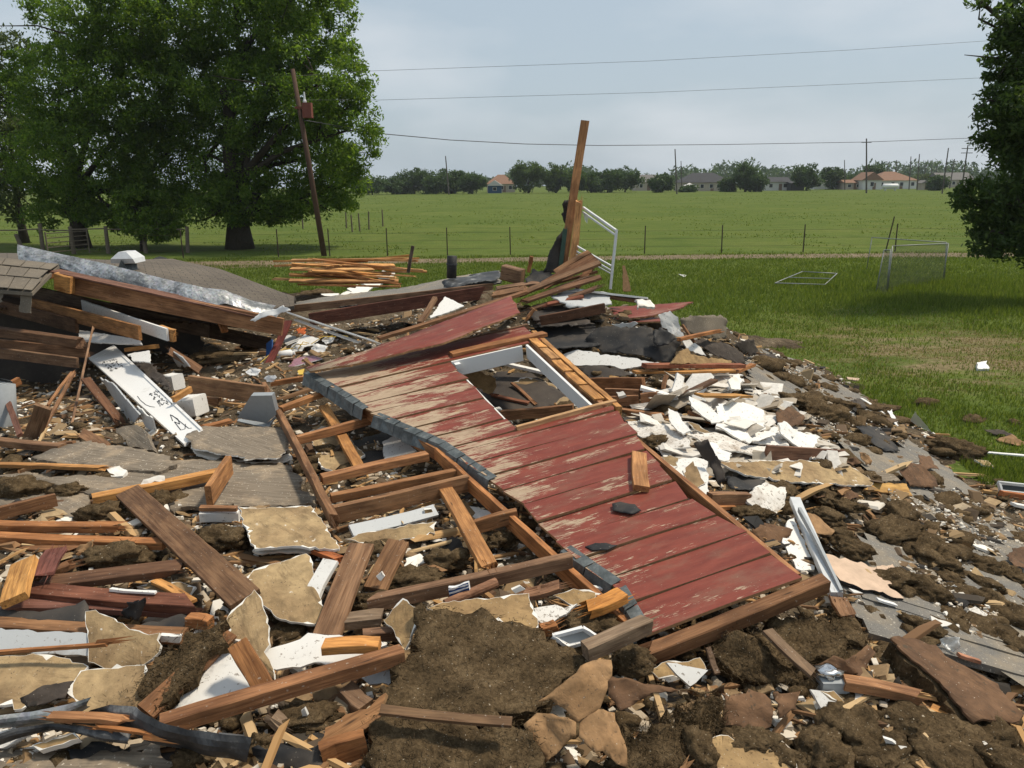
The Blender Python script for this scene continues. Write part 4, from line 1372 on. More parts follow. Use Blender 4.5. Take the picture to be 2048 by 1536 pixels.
obj('shingle_surface', me, None, roof)
def rbeam(nm, a, b, wd, ht, col, e1='cut', e2='cut', roll=0, parent=roof):
    return beam_w(nm, None, D(*a), D(*b), wd, ht, M_WOOD, col, roll, e1, e2, None, None, parent, warp=.008)
rbeam('rafter', (118, 562, 10.25), (566, 655, 10.1), .05, .235, OR_, 'cut', 'cut')
rbeam('rafter', (-60, 560, 12.5), (540, 690, 11.6), .05, .2, DB_)
rbeam('rafter', (60, 585, 11.6), (420, 660, 11.4), .05, .2, DB_)
rbeam('sheathing_edge', (110, 541, 10.25), (515, 634, 10.15), .24, .022, RB_)
for k in range(12):
    f = k / 12
    u, v = 130 + 380 * f, 551 + 86 * f
    rbeam('sheathing_board', (u, v - 4, 10.36), (u + 26, v + 2, 10.36), .22, .02, BR_, 'broken', 'broken')
rbeam('rafter_block', (112, 563, 10.1), (146, 568, 10.1), .12, .22, GO_)
rbeam('lookout_stub', (78, 558, 10.05), (120, 553, 10.15), .05, .06, OR_, 'broken')
# overhanging corner, shingle by shingle
c00, c10, c11, c01 = D(-70, 572, 9.4), D(64, 582, 9.4), D(118, 528, 10.4), D(-70, 508, 10.4)
def patch(s, f):
    return Vector((c00 * (1 - s) * (1 - f) + c10 * s * (1 - f) + c11 * s * f + c01 * (1 - s) * f)) + Vector((0, 0, .03 * sin(pi * f)))
deckV = [patch(0, 0), patch(1, 0), patch(1, 1), patch(0, 1)]
deckV += [q - Vector((0, 0, .04)) for q in deckV]
obj('corner_deck', mesh('corner_deck', [q - Vector((0, 0, .02)) for q in deckV], [(0, 1, 2, 3), (7, 6, 5, 4), (0, 4, 5, 1), (1, 5, 6, 2), (2, 6, 7, 3), (3, 7, 4, 0)], M_SHING), None, roof)
for row in range(3):
    for k in range(-1, 5):
        s0, s1 = (k + .5 * (row % 2)) / 4.6 + .004, (k + 1 + .5 * (row % 2)) / 4.6 - .006
        s0, s1 = max(s0, 0), min(s1, 1.0)
        if s1 - s0 < .03:
            continue
        f0, f1 = row / 3, (row + 1.15) / 3
        f1 = min(f1, 1)
        r = random.Random(row * 9 + k)
        q = [patch(s0, f0) + Vector((0, 0, .014 + r.uniform(0, .006))), patch(s1, f0) + Vector((0, 0, .014 + r.uniform(0, .006))), patch(s1, f1) + Vector((0, 0, .003)), patch(s0, f1) + Vector((0, 0, .003))]
        qq = q + [z - Vector((0, 0, .008)) for z in q]
        obj('shingle', mesh('shingle', qq, [(0, 1, 2, 3), (7, 6, 5, 4), (0, 4, 5, 1), (1, 5, 6, 2), (2, 6, 7, 3), (3, 7, 4, 0)], M_SHING), None, roof)
def hang(u0, u1, v0, v1, y):
    W = [D(u0, v0, y), D(u1, v0 + 2, y), D(u1 - 2, v1, y - .06), D(u0 - 3, v1 - 4, y - .05)]
    sheet_pts(None, 'hanging_shingle', None, W, .008, M_SHING, jag=.006, parent=roof)
hang(41, 64, 580, 627, 9.45)
hang(-8, 7, 572, 604, 9.45)

def strip(label, name, cat, stations, mat, th=.003, crumple=.0, parent=None):
    """stations: (world top, world bottom) pairs along a bent metal strip"""
    n, m = len(stations), 5
    V, Fc = [], []
    sub = 6
    S_ = []
    for i in range(n - 1):
        for k in range(sub):
            f = k / sub
            S_.append([stations[i][j] * (1 - f) + stations[i + 1][j] * f for j in (0, 1)])
    S_.append([stations[-1][0], stations[-1][1]])
    off = Vector((rng.uniform(0, 50), 3, 1))
    for i, (a, b) in enumerate(S_):
        for k in range(m + 1):
            q = Vector(a * (1 - k / m) + b * k / m)
            q += Vector((0, -1, .6)) * crumple * (noise.noise(q * 3.3 + off) + .6 * noise.noise(q * 9 - off)) + Vector((0, -1, .3)) * .03 * sin(pi * k / m)
            V.append(q)
    N_ = len(S_)
    for i in range(N_ - 1):
        for k in range(m):
            a = i * (m + 1) + k
            Fc.append((a, a + m + 1, a + m + 2, a + 1))
    kk = len(V)
    V2 = V + [v + Vector((0, th, -th)) for v in V]
    F2 = Fc + [tuple(reversed([q + kk for q in f])) for f in Fc]
    for i in range(N_ - 1):
        for k in (0, m):
            a = i * (m + 1) + k
            b = a + m + 1
            F2.append((a, a + kk, b + kk, b) if k == 0 else (b, b + kk, a + kk, a))
    o = obj(name, mesh(name, V2, F2, mat, smooth=False), None, parent)
    return tag(o, label, cat)
fl = [((35, 489), (38, 524), 11.0), ((110, 505), (110, 533), 10.9), ((190, 522), (190, 555), 10.7), ((280, 545), (280, 580), 10.5), ((350, 563), (350, 596), 10.4), ((385, 570), (385, 606), 10.3), ((405, 574), (420, 612), 10.3), ((450, 580), (450, 606), 10.35), ((500, 600), (500, 622), 10.4), ((552, 611), (540, 628), 10.5)]
strip('long crumpled galvanized flashing strip draped along the roof edge', 'roof_flashing', 'flashing', [(D(*a, y + .12), D(*b, y - .1)) for a, b, y in fl], M_GALV, crumple=.022)

# roof vent hood
vb = Vector(D(259, 541, 12.2))
t = root('roof_vent', vb, 'grey metal roof vent with peaked hood on the collapsed roof', 'vent')
obj('neck', mesh('neck', *tube_vf([vb - Vector((0, 0, .2)), vb + Vector((0, 0, .1))], [.13, .12], 14), M_DULL, smooth=True), None, t)
c = vb + Vector((0, 0, .13))
V = [c + Vector(q) for q in [(-.19, -.17, .0), (.19, -.17, .0), (.19, .17, .0), (-.19, .17, .0), (-.17, -.2, .07), (.17, -.2, .07), (.17, .2, .07), (-.17, .2, .07), (-.06, -.15, .17), (.06, -.15, .17), (.06, .15, .17), (-.06, .15, .17)]]
Fc = [(0, 1, 5, 4), (1, 2, 6, 5), (2, 3, 7, 6), (3, 0, 4, 7), (4, 5, 9, 8), (5, 6, 10, 9), (6, 7, 11, 10), (7, 4, 8, 11), (8, 9, 10, 11), (3, 2, 1, 0)]
obj('hood', mesh('hood', V, Fc, M_ALU), None, t)
V = [c + Vector(q) for q in [(-.1, -.21, -.12), (.08, -.21, -.12), (.0, -.215, .06), (-.1, -.19, -.12), (.08, -.19, -.12), (.0, -.195, .06)]]
obj('flap', mesh('flap', V, [(0, 1, 2), (5, 4, 3), (0, 3, 4, 1), (1, 4, 5, 2), (2, 5, 3, 0)], M_DULL), None, t)

# ------------------------------------------------------------ shingled roof slab on the right slope
slab_px = [(1490, 715), (1560, 705), (1640, 745), (1720, 790), (1800, 870), (1900, 945), (2010, 1040), (2070, 1110), (2080, 1400), (1980, 1330), (1850, 1290), (1760, 1270), (1690, 1200), (1670, 1090), (1800, 1060), (1760, 960), (1640, 860), (1560, 800), (1500, 770)]
slab = np.array([S(u, v)[:2] for u, v in slab_px])
def inside(x, y, poly):
    c = False
    j = len(poly) - 1
    for i in range(len(poly)):
        if (poly[i][1] > y) != (poly[j][1] > y) and x < (poly[j][0] - poly[i][0]) * (y - poly[i][1]) / (poly[j][1] - poly[i][1]) + poly[i][0]:
            c = not c
        j = i
    return c
rs = root('shingled_slope', S(1800, 1150), 'broken grey shingled roof slab sloping down to the grass', 'roof section')
ang = radians(-12)
cx_, sx_ = cos(ang), sin(ang)
# the slab itself, draped over the slope
xs_ = np.arange(slab[:, 0].min(), slab[:, 0].max(), .1); ys_ = np.arange(slab[:, 1].min(), slab[:, 1].max(), .1)
ix, Vs_, Fs_ = {}, [], []
def sv(i, j):
    if (i, j) not in ix:
        ix[(i, j)] = len(Vs_)
        x, y = xs_[0] + i * .1 + .03 * sin(i * 5.1 + j * 3.7), ys_[0] + j * .1 + .03 * cos(i * 2.3 + j * 4.9)
        Vs_.append((x, y, float(H(x, y)) + .02 + .012 * noise.noise(Vector((x * 2.2, y * 2.2, 0)))))
    return ix[(i, j)]
for i in range(len(xs_)):
    for j in range(len(ys_)):
        if inside(xs_[i] + .05, ys_[j] + .05, slab):
            Fs_.append((sv(i, j), sv(i + 1, j), sv(i + 1, j + 1), sv(i, j + 1)))
m_ = mesh('slab_face', Vs_, Fs_, M_SHINGR)
m_.polygons.foreach_set('use_smooth', [True] * len(Fs_))
obj('slab_face', m_, None, rs)
near_sl = [np.array([S(u, v)[:2] for u, v in pl]) for pl in ([(1665, 1165), (1720, 1160), (1800, 1200), (1900, 1215), (1990, 1290), (1990, 1370), (1850, 1300), (1740, 1270)],)]
tabsl = []
for r_ in range(-70, 70):
    for k in range(-14, 14):
        a, b = (k + (.5, .17, .83)[r_ % 3] + .03 * sin(r_ * 7.3)) * .915, r_ * .135
        x, y = 2.6 + a * cx_ - b * sx_, 5.0 + a * sx_ + b * cx_
        if any(inside(x, y, p_) for p_ in near_sl):
            tabsl.append((math.hypot(x, y), x, y))
tabsl.sort()
rest = []
for i, (d_, x, y) in enumerate(tabsl):
    r = random.Random(i)
    V, n = [], 7
    da = ang + r.gauss(0, .012)
    ca_, sa_ = cos(da), sin(da)
    lft = r.uniform(0, .004)
    for q in range(n + 1):
        a = -.456 + .912 * q / n
        for b, zz in ((-.07, .011), (.09, .004), (.09, -.03), (-.07, -.03)):
            bb = b + (r.uniform(-.006, .006) if b < 0 else 0)
            X, Y = x + a * ca_ - bb * sa_, y + a * sa_ + bb * ca_
            V.append((X, Y, float(H(X, Y)) + .018 + zz + lft))
    Fc = []
    for q in range(n):
        for e in range(4):
            a, b = q * 4 + e, q * 4 + (e + 1) % 4
            Fc.append((a, a + 4, b + 4, b))
    Fc += [(0, 1, 2, 3), (n * 4 + 3, n * 4 + 2, n * 4 + 1, n * 4)]
    if r.random() < .12:
        continue
    if i < 290:
        obj('shingle', mesh('shingle', V, Fc, M_SHINGR), None, rs)
    else:
        rest.append((V, Fc))
if rest:
    V, Fc = join_vf(rest)
    tag(obj('more_shingles', mesh('more_shingles', V, Fc, M_SHINGR), None, rs), kind='stuff')

# ------------------------------------------------------------ crest: upright splintered post with torn window frame
ps = root('upright_post', D(1132, 545, 10.8), 'tall upright splintered studs nailed together at the pile crest', 'post')
def pbeam(nm, a, b, wd, ht, col, e1='cut', e2='cut', roll=0, parent=ps):
    return beam_w(nm, None, D(*a), D(*b), wd, ht, M_WOOD, col, roll, e1, e2, None, None, parent, warp=.006)
pbeam('stud', (1124, 556, 10.8), (1171, 241, 10.75), .045, .11, (.6, .33, .16), 'cut', 'cut', pi / 2)
pbeam('stud', (1139, 556, 10.7), (1157, 399, 10.72), .045, .085, (.66, .4, .19), 'cut', 'broken', pi / 2)
pbeam('stud', (1146, 545, 10.76), (1163, 401, 10.8), .03, .05, PA_, 'cut', 'broken', pi / 2)
beam_w('trim_board', 'green painted trim board', D(1117, 552, 10.72), D(1131, 455, 10.72), .02, .06, M_GREEN, (1, 1, 1), pi / 2, 'cut', 'broken', None, None, ps)
wf = root('torn_window_frame', D(1225, 575, 10.2), 'torn white aluminium window frame hanging beside the upright post', 'window frame')
def alu(nm, a, b, wd, ht):
    return beam_w(nm, None, D(*a), D(*b), wd, ht, M_ALU, (1, 1, 1), 0, 'cut', 'cut', None, None, wf, warp=.001)
alu('head_rail', (1166, 415, 10.75), (1233, 461, 10.3), 0.035, 0.026)
alu('head_rail', (1166, 424, 10.75), (1231, 470, 10.3), 0.035, 0.015)
alu('jamb', (1233, 459, 10.3), (1221, 578, 10.25), 0.035, 0.034)
alu('meeting_rail', (1150, 490, 10.75), (1223, 532, 10.3), 0.032, 0.019)
alu('meeting_rail', (1148, 500, 10.75), (1222, 541, 10.3), 0.028, 0.015)
alu('meeting_rail', (1147, 507, 10.75), (1222, 547, 10.3), 0.021, 0.011)
W = [D(1166, 424, 10.72), D(1176, 430, 10.66), D(1174, 447, 10.66), D(1170, 440, 10.7)]
sheet_pts(None, 'glass_shard', None, W, .004, M_CLEAR, jag=.001, parent=wf)
def dsheet(label, name, cat, pts_, th, mat, **kw):
    return sheet_pts(label, name, cat, [D(*q) for q in pts_], th, mat, uvs=[q[:2] for q in pts_], **kw)
dsheet('torn black felt flap caught high behind the tall upright post', 'felt_flap', 'tar paper', [(1129, 400, 10.9), (1150, 401, 10.9), (1146, 442, 10.9), (1130, 447, 10.9), (1122, 428, 10.9), (1127, 424, 10.9), (1124, 409, 10.9)], .004, M_TAR, jag=.004, bend=.02)
dsheet('large black felt sheet hanging down against the green trim board', 'felt_sheet', 'tar paper', [(1131, 456, 10.85), (1126, 475, 10.85), (1118, 545, 10.7), (1086, 545, 10.6), (1095, 520, 10.65), (1102, 500, 10.7), (1115, 472, 10.8)], .004, M_TAR, jag=.008, bend=.04)
dsheet('grey weathered stake standing alone behind the white-edged board', 'stake', 'lumber', [(1245, 531, 10.2), (1250, 531, 10.2), (1263, 582, 10.1), (1247, 582, 10.1)], .03, M_RIM, jag=.003)

# sheets added over and behind the cavity under the slab to keep it dark
sheet_pts(None, 'cavity_light_blocker', None, [D(-160, 565, 13.5), D(560, 640, 12.6), D(470, 655, 11.4), D(170, 625, 11.2), D(-160, 600, 11.2)], .03, (M_WOOD, M_WOOD, M_WOOD), jag=.03, parent=roof, color=DB_)
sheet_pts(None, 'cavity_dark_backing', None, [D(-200, 590, 11.9), D(400, 660, 11.9), D(400, 800, 11.9), D(-200, 800, 11.9)], .03, M_BTAR, jag=.02, parent=roof, color=DB_)
# ------------------------------------------------------------ loose pieces
def dry(label, t, poly, th=.013, mats=None, name='drywall_piece', cat='drywall', jag=.006, **kw):
    return sh(label, name, cat, t, poly, th, mats or (M_TAN, M_GYP, M_WHITE), jag=jag, rim=kw.pop('rim', .012), **kw)
def wht(label, t, poly, th=.012, mats=None, name='plaster_piece', cat='plaster', jag=.007, **kw):
    if kw.get('bend'):
        kw['bend'] *= .55
        kw['smooth'] = False
    kw.setdefault('step', .03)
    return sh(label, name, cat, t, poly, th, mats or (M_WHITE, M_GYP, M_TAN), jag=jag, rim=.008 if name == 'plaster_piece' and not isinstance(mats, tuple) and mats in (None, M_WHITE, M_WDIRTY) else 0, **kw)
def felt(label, t, poly, mats=None, name='tar_paper_scrap', bend=.03, jag=.01, **kw):
    return sh(label, name, 'tar paper', t, poly, .004, mats or M_TAR, jag=jag, bend=bend, **kw)
def kraft(label, t, poly, mats=None, bend=.04, **kw):
    return sh(label, 'kraft_paper_sheet', 'kraft paper', t, poly, .004, mats or (M_KRAFT, M_KRAFT, M_WOOL), jag=.005, bend=bend, **kw)
def plank(label, t, a, b, wd, ht, color, roll=0, e1='cut', e2='cut', **kw):
    return bm(label, t, a, b, wd, ht, color, roll, e1, e2, name='plank', **kw)
W2 = .089; T2 = .038

# --- under and beside the collapsed roof (crop 1)
bm('brown two-by-eight with golden sawn end jutting from the roof cavity', 1, (190, 440, 1.62), (820, 600, 1.52), .045, .185, (.33, .17, .06), z=True)
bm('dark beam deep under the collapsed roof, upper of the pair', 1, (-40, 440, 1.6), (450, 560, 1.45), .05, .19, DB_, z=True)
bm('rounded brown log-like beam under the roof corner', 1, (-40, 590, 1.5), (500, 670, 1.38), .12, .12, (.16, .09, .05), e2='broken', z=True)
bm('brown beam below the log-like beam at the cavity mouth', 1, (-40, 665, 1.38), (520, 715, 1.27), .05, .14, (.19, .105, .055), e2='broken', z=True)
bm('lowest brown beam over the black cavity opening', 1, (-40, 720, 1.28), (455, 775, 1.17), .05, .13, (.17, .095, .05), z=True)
bm('white painted board with broken orange end under the rafter', 1, (480, 440, 1.58), (985, 610, 1.5), .03, .16, (.62, .6, .56), mat=M_WHITE, name='painted_board', z=True)
bm('broken orange lumber end poking from the white painted board', 1, (940, 590, 1.5), (1030, 620, 1.48), .06, .16, GO_, e2='broken', z=True)
wht('white flat board tucked under the golden-ended two-by-eight', 1, [(465, 585, 1.36), (820, 640, 1.32), (835, 672, 1.28), (455, 650, 1.28)], .015, M_WHITE, 'painted_board', 'board', jag=.004, z=True)
bm('short post stub hanging below the long rafter', 1, (1290, 540, 1.5), (1320, 590, 1.4), .09, .05, OR_, z=True)
plank('weathered grey-brown plank with nails standing against the cavity', 1, (545, 580, 1.5), (395, 1225, 1.0), .085, .022, (.23, .14, .08), roll=1.2, e1='broken', e2='broken', z=True)
plank('thin split stick crossing the weathered nail plank', 1, (435, 840, 1.2), (235, 1190, 1.0), .035, .022, (.25, .14, .07), e1='broken', e2='broken', z=True)
plank('slim splinter stick inside the black cavity mouth', 1, (425, 830, 1.15), (270, 1040, .95), .03, .02, OR_, e1='broken', e2='broken', z=True)
plank('red-brown stick leaning beside the grey drum', 1, (0, 900, .35), (120, 1195, .06), .05, .03, RB_, roll=.5)
bm('golden block end hanging in the cavity shadow', 1, (0, 930, 1.0), (112, 880, 1.05), .06, .09, OR_, z=True)
bm('wide short brown block under the cavity mouth', 1, (250, 1030, .35), (190, 1215, .05), .14, .05, (.22, .13, .065), roll=1.3)
u_ = Vector(St(1, 10, 1080, .1))
V, Fc = tube_vf([u_ + Vector((-.1, 0, -.25)), u_ + Vector((-.1, 0, -.24)), u_ + Vector((-.1, .1, .3)), u_ + Vector((-.1, .12, .34))], [.19, .2, .2, .17], 18)
tag(obj('metal_drum', mesh('metal_drum', V, Fc, M_GREYPL, smooth=True)), 'grey rounded metal drum at the photo edge below the cavity', 'drum')
# cabinet door with scribbles
cdW = [St(1, 520, 752, .34), St(1, 668, 676, .42), St(1, 1185, 1165, .10), St(1, 1078, 1258, .05)]
cd_uv = [tp(1, 520, 752), tp(1, 668, 676), tp(1, 1185, 1165), tp(1, 1078, 1258)]
cab = sheet_pts('white cabinet door scrawled with black marker lying on its corner', 'scrawled_cabinet_front', 'cabinet door', cdW, .02, M_WHITEC, jag=.0, uvs=cd_uv)
MC = cab.matrix_basis.copy()
vs_ = [v.co.copy() for v in cab.data.vertices if v.co.z > -.005]
# local frame of the door
def door_pt(s, f, z=0.0):           # s across 0..1, f along 0..1
    a, b, c, d = [MC.inverted() @ Vector(q) for q in cdp]
    return (a.lerp(b, s)).lerp(d.lerp(c, s), f) + Vector((0, 0, z))
ccent = np.array(cdW).mean(0)
_, _, vt_ = np.linalg.svd(np.array(cdW) - ccent)
nn_ = vt_[2] if vt_[2] @ (CAM - ccent) > 0 else -vt_[2]
cdp = []
for u, v in cd_uv:
    d = ray(u, v)
    cdp.append(CAM + d * (((ccent - CAM) @ nn_) / (d @ nn_)))
def door_child(nm, quad, z0, z1, mat):
    V = [door_pt(s, f, z0) for s, f in quad] + [door_pt(s, f, z1) for s, f in quad]
    m = len(quad)
    Fc = [tuple(range(m - 1, -1, -1)), tuple(range(m, 2 * m))] + [(i, (i + 1) % m, (i + 1) % m + m, i + m) for i in range(m)]
    o = bpy.data.objects.new(nm, mesh(nm, V, Fc, mat)); COL.objects.link(o); o.parent = cab
    return o
door_child('edge_moulding', [(.0, .0), (.1, .0), (.1, 1), (.0, 1)], -.001, .012, M_WHITEC)
door_child('edge_moulding', [(.9, .0), (1, .0), (1, 1), (.9, 1)], -.001, .012, M_WHITEC)
door_child('edge_moulding', [(.102, .0), (.898, .0), (.898, .05), (.102, .05)], -.001, .012, M_WHITEC)
strokes = []
r = random.Random(42)
def stroke(pl, w_=.006):
    for (s0, f0), (s1, f1) in zip(pl[:-1], pl[1:]):
        a, b = door_pt(s0, f0, .002), door_pt(s1, f1, .002)
        d = (b - a)
        if d.length < 1e-5: continue
        n_p = Vector((-d.y, d.x, 0)).normalized() * w_ * .5
        q = [a - n_p, b - n_p, b + n_p, a + n_p]
        strokes.append(([*q, *[z + Vector((0, 0, .001)) for z in q]], [(4, 5, 6, 7), (0, 3, 2, 1)]))
for cx0, cy0, rows in ((.22, .135, 4), (.55, .62, 4)):
    for i in range(rows):
        for j in range(3):
            s, f = cx0 + j * .17, cy0 + i * .035 + .01 * j
            for q in range(4):
                x, y = s + r.uniform(-.02, .08), f + r.uniform(-.008, .012)
                stroke([(x, y), (x + r.uniform(-.05, .06), y + r.uniform(-.008, .012)), (x + r.uniform(-.04, .06), y + r.uniform(0, .02))])
stroke([(.18, .58), (.14, .62), (.15, .67), (.22, .70), (.32, .72)])
stroke([(.4, .86), (.52, .82), (.6, .87), (.5, .9), (.42, .87), (.35, .93), (.5, .94), (.66, .92)])
stroke([(.55, .83), (.62, .95), (.72, .96)])
stroke([(.30, .19), (.34, .215), (.3, .225), (.36, .23)], .012)
V, Fc = join_vf(strokes)
o = bpy.data.objects.new('marker_scrawl', mesh('marker_scrawl', V, Fc, M_BLACK)); COL.objects.link(o); o.parent = cab

wht('bluish-grey shaded white panel propped under the cabinet door', 1, [(600, 860, .3), (660, 900, .35), (815, 1080, .1), (770, 1150, .02), (605, 930, .2)], .015, M_GREYW, 'painted_board', 'board', jag=.004)
wht('white triangular shard below the middle of the cabinet door', 1, [(800, 1030, .25), (890, 1100, .2), (912, 1190, .02), (850, 1150, .05)], .012, M_WHITE, jag=.006)
felt('brown shingle scrap showing over the far side of the cabinet door', 1, [(775, 760, .35), (880, 775, .35), (1000, 905, .2), (990, 925, .18), (860, 860, .25)], M_FELT)
wht('small white square panel behind the cabinet door', 1, [(745, 725, .5), (870, 705, .5), (880, 775, .42), (780, 765, .42)], .015, M_WHITE, 'painted_board', 'board', jag=.004)
def pbox(label, name, cat, t, a, b, wd, ht, mat, color=(1, 1, 1), roll=0):
    return bm(label, t, a, b, wd, ht, color, roll, name=name, cat=cat, mat=mat)
pbox('small white box standing near the big horizontal beam', 'white_box', 'box', 1, (985, 885, .12), (1048, 885, .12), .16, .18, M_WHITE)
pbox('dusty white cabinet carcass beside the cabinet door foot', 'cabinet_box', 'cabinet', 1, (1055, 1030, .08), (1178, 1020, .1), .22, .2, M_WHITE)
bm('orange stick resting on the dusty white cabinet carcass', 1, (1010, 990, .22), (1120, 935, .26), .04, .06, GO_)
plank('brown plank leaning behind the bluish-grey panel', 1, (505, 870, .45), (712, 1145, .03), .09, .025, (.15, .08, .045), e2='broken')
plank('pale-faced triangular board beside the wool heap', 1, (985, 700, .45), (1180, 830, .12), .1, .02, (.2, .12, .07), roll=.7, e1='broken', e2='broken')
wht('grey-white slab behind the pale-faced triangular board', 1, [(985, 700, .42), (1060, 740, .38), (1110, 800, .2), (1040, 800, .2)], .012, M_GREYW)
cl('long brown wool heap before the roof cavity', 1, 1320, 750, 190, 38, .05)
cl('brown wool lump at the dark end of the roof cavity', 1, 1480, 680, 70, 40, .05)
bm('thick horizontal two-by-eight in front of the wool heap', 1, (1112, 905, .24), (1560, 960, .18), .05, .19, (.27, .155, .075))
bm('brown block under the thick horizontal two-by-eight', 1, (1100, 980, .08), (1290, 1010, .05), .05, .09, BR_)
# grey plastic case
gp = Vector(St(1, 1500, 1070, .12))
t = root('grey_plastic_case', gp, 'grey moulded plastic case lid standing before the stud ladder', 'case')
W = [St(1, 1468, 970, .34), St(1, 1590, 968, .36), St(1, 1618, 1080, .14), St(1, 1560, 1130, .06), St(1, 1388, 1098, .06)]
sheet_pts(None, 'shell', None, W, .05, M_GREYPL, jag=0, uvs=[tp(1, 1468, 970), tp(1, 1590, 968), tp(1, 1618, 1080), tp(1, 1560, 1130), tp(1, 1388, 1098)], parent=t)
W = [St(1, 1395, 1100, .03), St(1, 1560, 1128, .03), St(1, 1616, 1080, .1), St(1, 1612, 1100, .06), St(1, 1570, 1158, .0), St(1, 1388, 1120, .0)]
sheet_pts(None, 'rim', None, W, .02, M_GREYPL, jag=0, parent=t)
sh('weathered grey plywood sheet with white torn edge in front of the grey case', 'plywood_sheet', 'plywood', 1, [(1090, 1200, .08), (1200, 1150, .1), (1560, 1150, .1), (1700, 1160, .1), (1690, 1270, .1), (1640, 1330, .1), (1450, 1345, .1), (1130, 1275, .08)], .012, (M_DECK, M_GYP, M_GYP), bend=.012, jag=.012)
wht('crushed white strip under the grey plywood edge', 1, [(1130, 1285, .03), (1450, 1358, .03), (1580, 1350, .03), (1700, 1300, .03), (1710, 1330, .02), (1600, 1372, .01), (1420, 1375, .01), (1150, 1310, .01)], .02, M_GYP, bend=.01)
bm('orange crooked scrap beside the cabinet door foot', 1, (1180, 1150, .06), (1350, 1120, .08), .09, .03, OR_, e1='broken', e2='broken')
plank('reddish painted plank leaning in the colourful litter', 1, (1690, 535, .42), (1568, 785, .05), .1, .025, (.13, .035, .03))
pbox('blue booklet standing in the colourful litter', 'blue_booklet', 'booklet', 1, (1575, 655, .22), (1575, 740, .06), .14, .02, M_BLUE, roll=.9)
V_ = [Vector(St(1, 1620, 735, .08)), Vector(St(1, 1725, 718, .1))]
t = root('white_bottle', V_[0], 'white plastic bottle lying under the reddish plank', 'bottle')
obj('bottle_body', mesh('bottle_body', *tube_vf([V_[0], V_[0].lerp(V_[1], .06), V_[0].lerp(V_[1], .8), V_[0].lerp(V_[1], .9)], [.04, .055, .055, .025], 14), M_WHITEC, smooth=True), None, t)
obj('cap', mesh('cap', *tube_vf([V_[0].lerp(V_[1], .9), V_[1]], [.028, .028], 12), M_WHITEC), None, t)
sh('printed magazine lying open beside the white bottle', 'magazine', 'magazine', 1, [(1620, 760, .05), (1830, 735, .06), (1885, 752, .05), (1690, 805, .04)], .012, (M_MAG, M_WHITEC, M_WHITEC), jag=.002)
for k, (x, y, s_) in enumerate([(1700, 640, 60), (1800, 650, 70), (1870, 690, 50), (1560, 655, 40), (1480, 830, 45), (1580, 870, 40), (1740, 690, 45), (1920, 640, 40)]):
    wht(['crumpled white paper nearest the orange bag', 'white paper heap in the middle of the colourful litter', 'white paper scrap at the wire end of the litter', 'white paper behind the blue booklet', 'torn white plaster by the big horizontal beam', 'small white plaster crumb heap below the magazine', 'folded paper between the plank and the magazine', 'white paper flake beside the long white trim'][k],
        1, [(x - s_, y, .05), (x - s_ * .2, y - s_ * .5, .1), (x + s_, y - s_ * .2, .08), (x + s_ * .6, y + s_ * .4, .03), (x - s_ * .4, y + s_ * .45, .03)], .003, M_WHITEC, 'paper_scrap', 'paper', bend=.04)
sh('bright orange plastic bag scrap in the litter', 'orange_bag', 'bag', 1, [(1735, 580, .12), (1790, 570, .14), (1780, 610, .08), (1740, 605, .06)], .004, M_ORANGE, bend=.03)
r = random.Random(5)
for k in range(6):
    x, y = 1520 + 75 * k, 780 - 28 * k
    p0, p1 = Vector(St(1, x, y, .06)), Vector(St(1, x + r.uniform(60, 150), y - r.uniform(10, 60), .09))
    tag(obj('yellow_wire', mesh('yellow_wire', *tube_vf([p0, p0.lerp(p1, .5) + Vector((0, 0, .06)), p1], [.006] * 3, 6), M_YEL)), 'yellow wire end in the colourful litter under the long white trim', 'wire', 'yellow wires in the litter')
sh('small yellow scrap where the red wall tail meets the litter', 'yellow_scrap', 'scrap', 1, [(1745, 820, .05), (1780, 812, .06), (1775, 845, .03), (1745, 845, .03)], .01, M_YEL, jag=.004)
sh('bent white sheet torn at the end of the galvanized strip', 'bent_white_sheet', 'sheet metal', 1, [(1462, 530, .62), (1560, 475, .72), (1660, 440, .78), (1700, 470, .72), (1600, 500, .66), (1530, 512, .64)], .006, M_WHITEC, bend=.04)
bm('long white painted trim board slanting down behind the red wall tail', 0, (580, 626, .5), (755, 686, .2), .12, .02, (1, 1, 1), roll=-.5, mat=M_WHITE, name='white_trim')
bm('white trim edge strip doubled under the long white trim', 0, (590, 640, .42), (720, 684, .22), .05, .02, (1, 1, 1), mat=M_WHITE, name='white_trim')
bm('orange stick behind the white square panel', 1, (740, 700, .48), (920, 685, .48), .05, .05, GO_)
wht('rotten grey wood chunk below the propped shard', 1, [(680, 1160, .15), (800, 1140, .2), (870, 1200, .15), (900, 1290, .05), (760, 1270, .06)], .05, M_DECK, 'rotten_wood_chunk', 'lumber', bend=.03)
plank('splintered triangular scrap near the nail plank foot', 1, (470, 1180, .12), (640, 1290, .06), .09, .02, (.3, .18, .1), roll=.5, e1='broken', e2='slant')
bm('brown two-by-four entering at the photo edge under the cavity', 1, (-40, 1235, .1), (372, 1270, .08), W2, .06, (.27, .15, .07))
bm('short brown two-by-four continuing behind the floor boards', 1, (260, 1275, .06), (460, 1270, .06), T2, W2, (.2, .115, .06), e2='broken')
plank('golden split lath with torn bright end on the dusty floor', 1, (-40, 1380, .06), (625, 1390, .06), .06, .03, GO_, e2='broken')
sh('dusty grey board flooring sheet strewn with plaster', 'floor_sheet', 'flooring', 1, [(180, 1330, .06), (440, 1230, .1), (700, 1260, .1), (960, 1310, .07), (1040, 1370, .05), (930, 1415, .04), (560, 1390, .04)], .03, M_DECK, bend=.015, jag=.015)
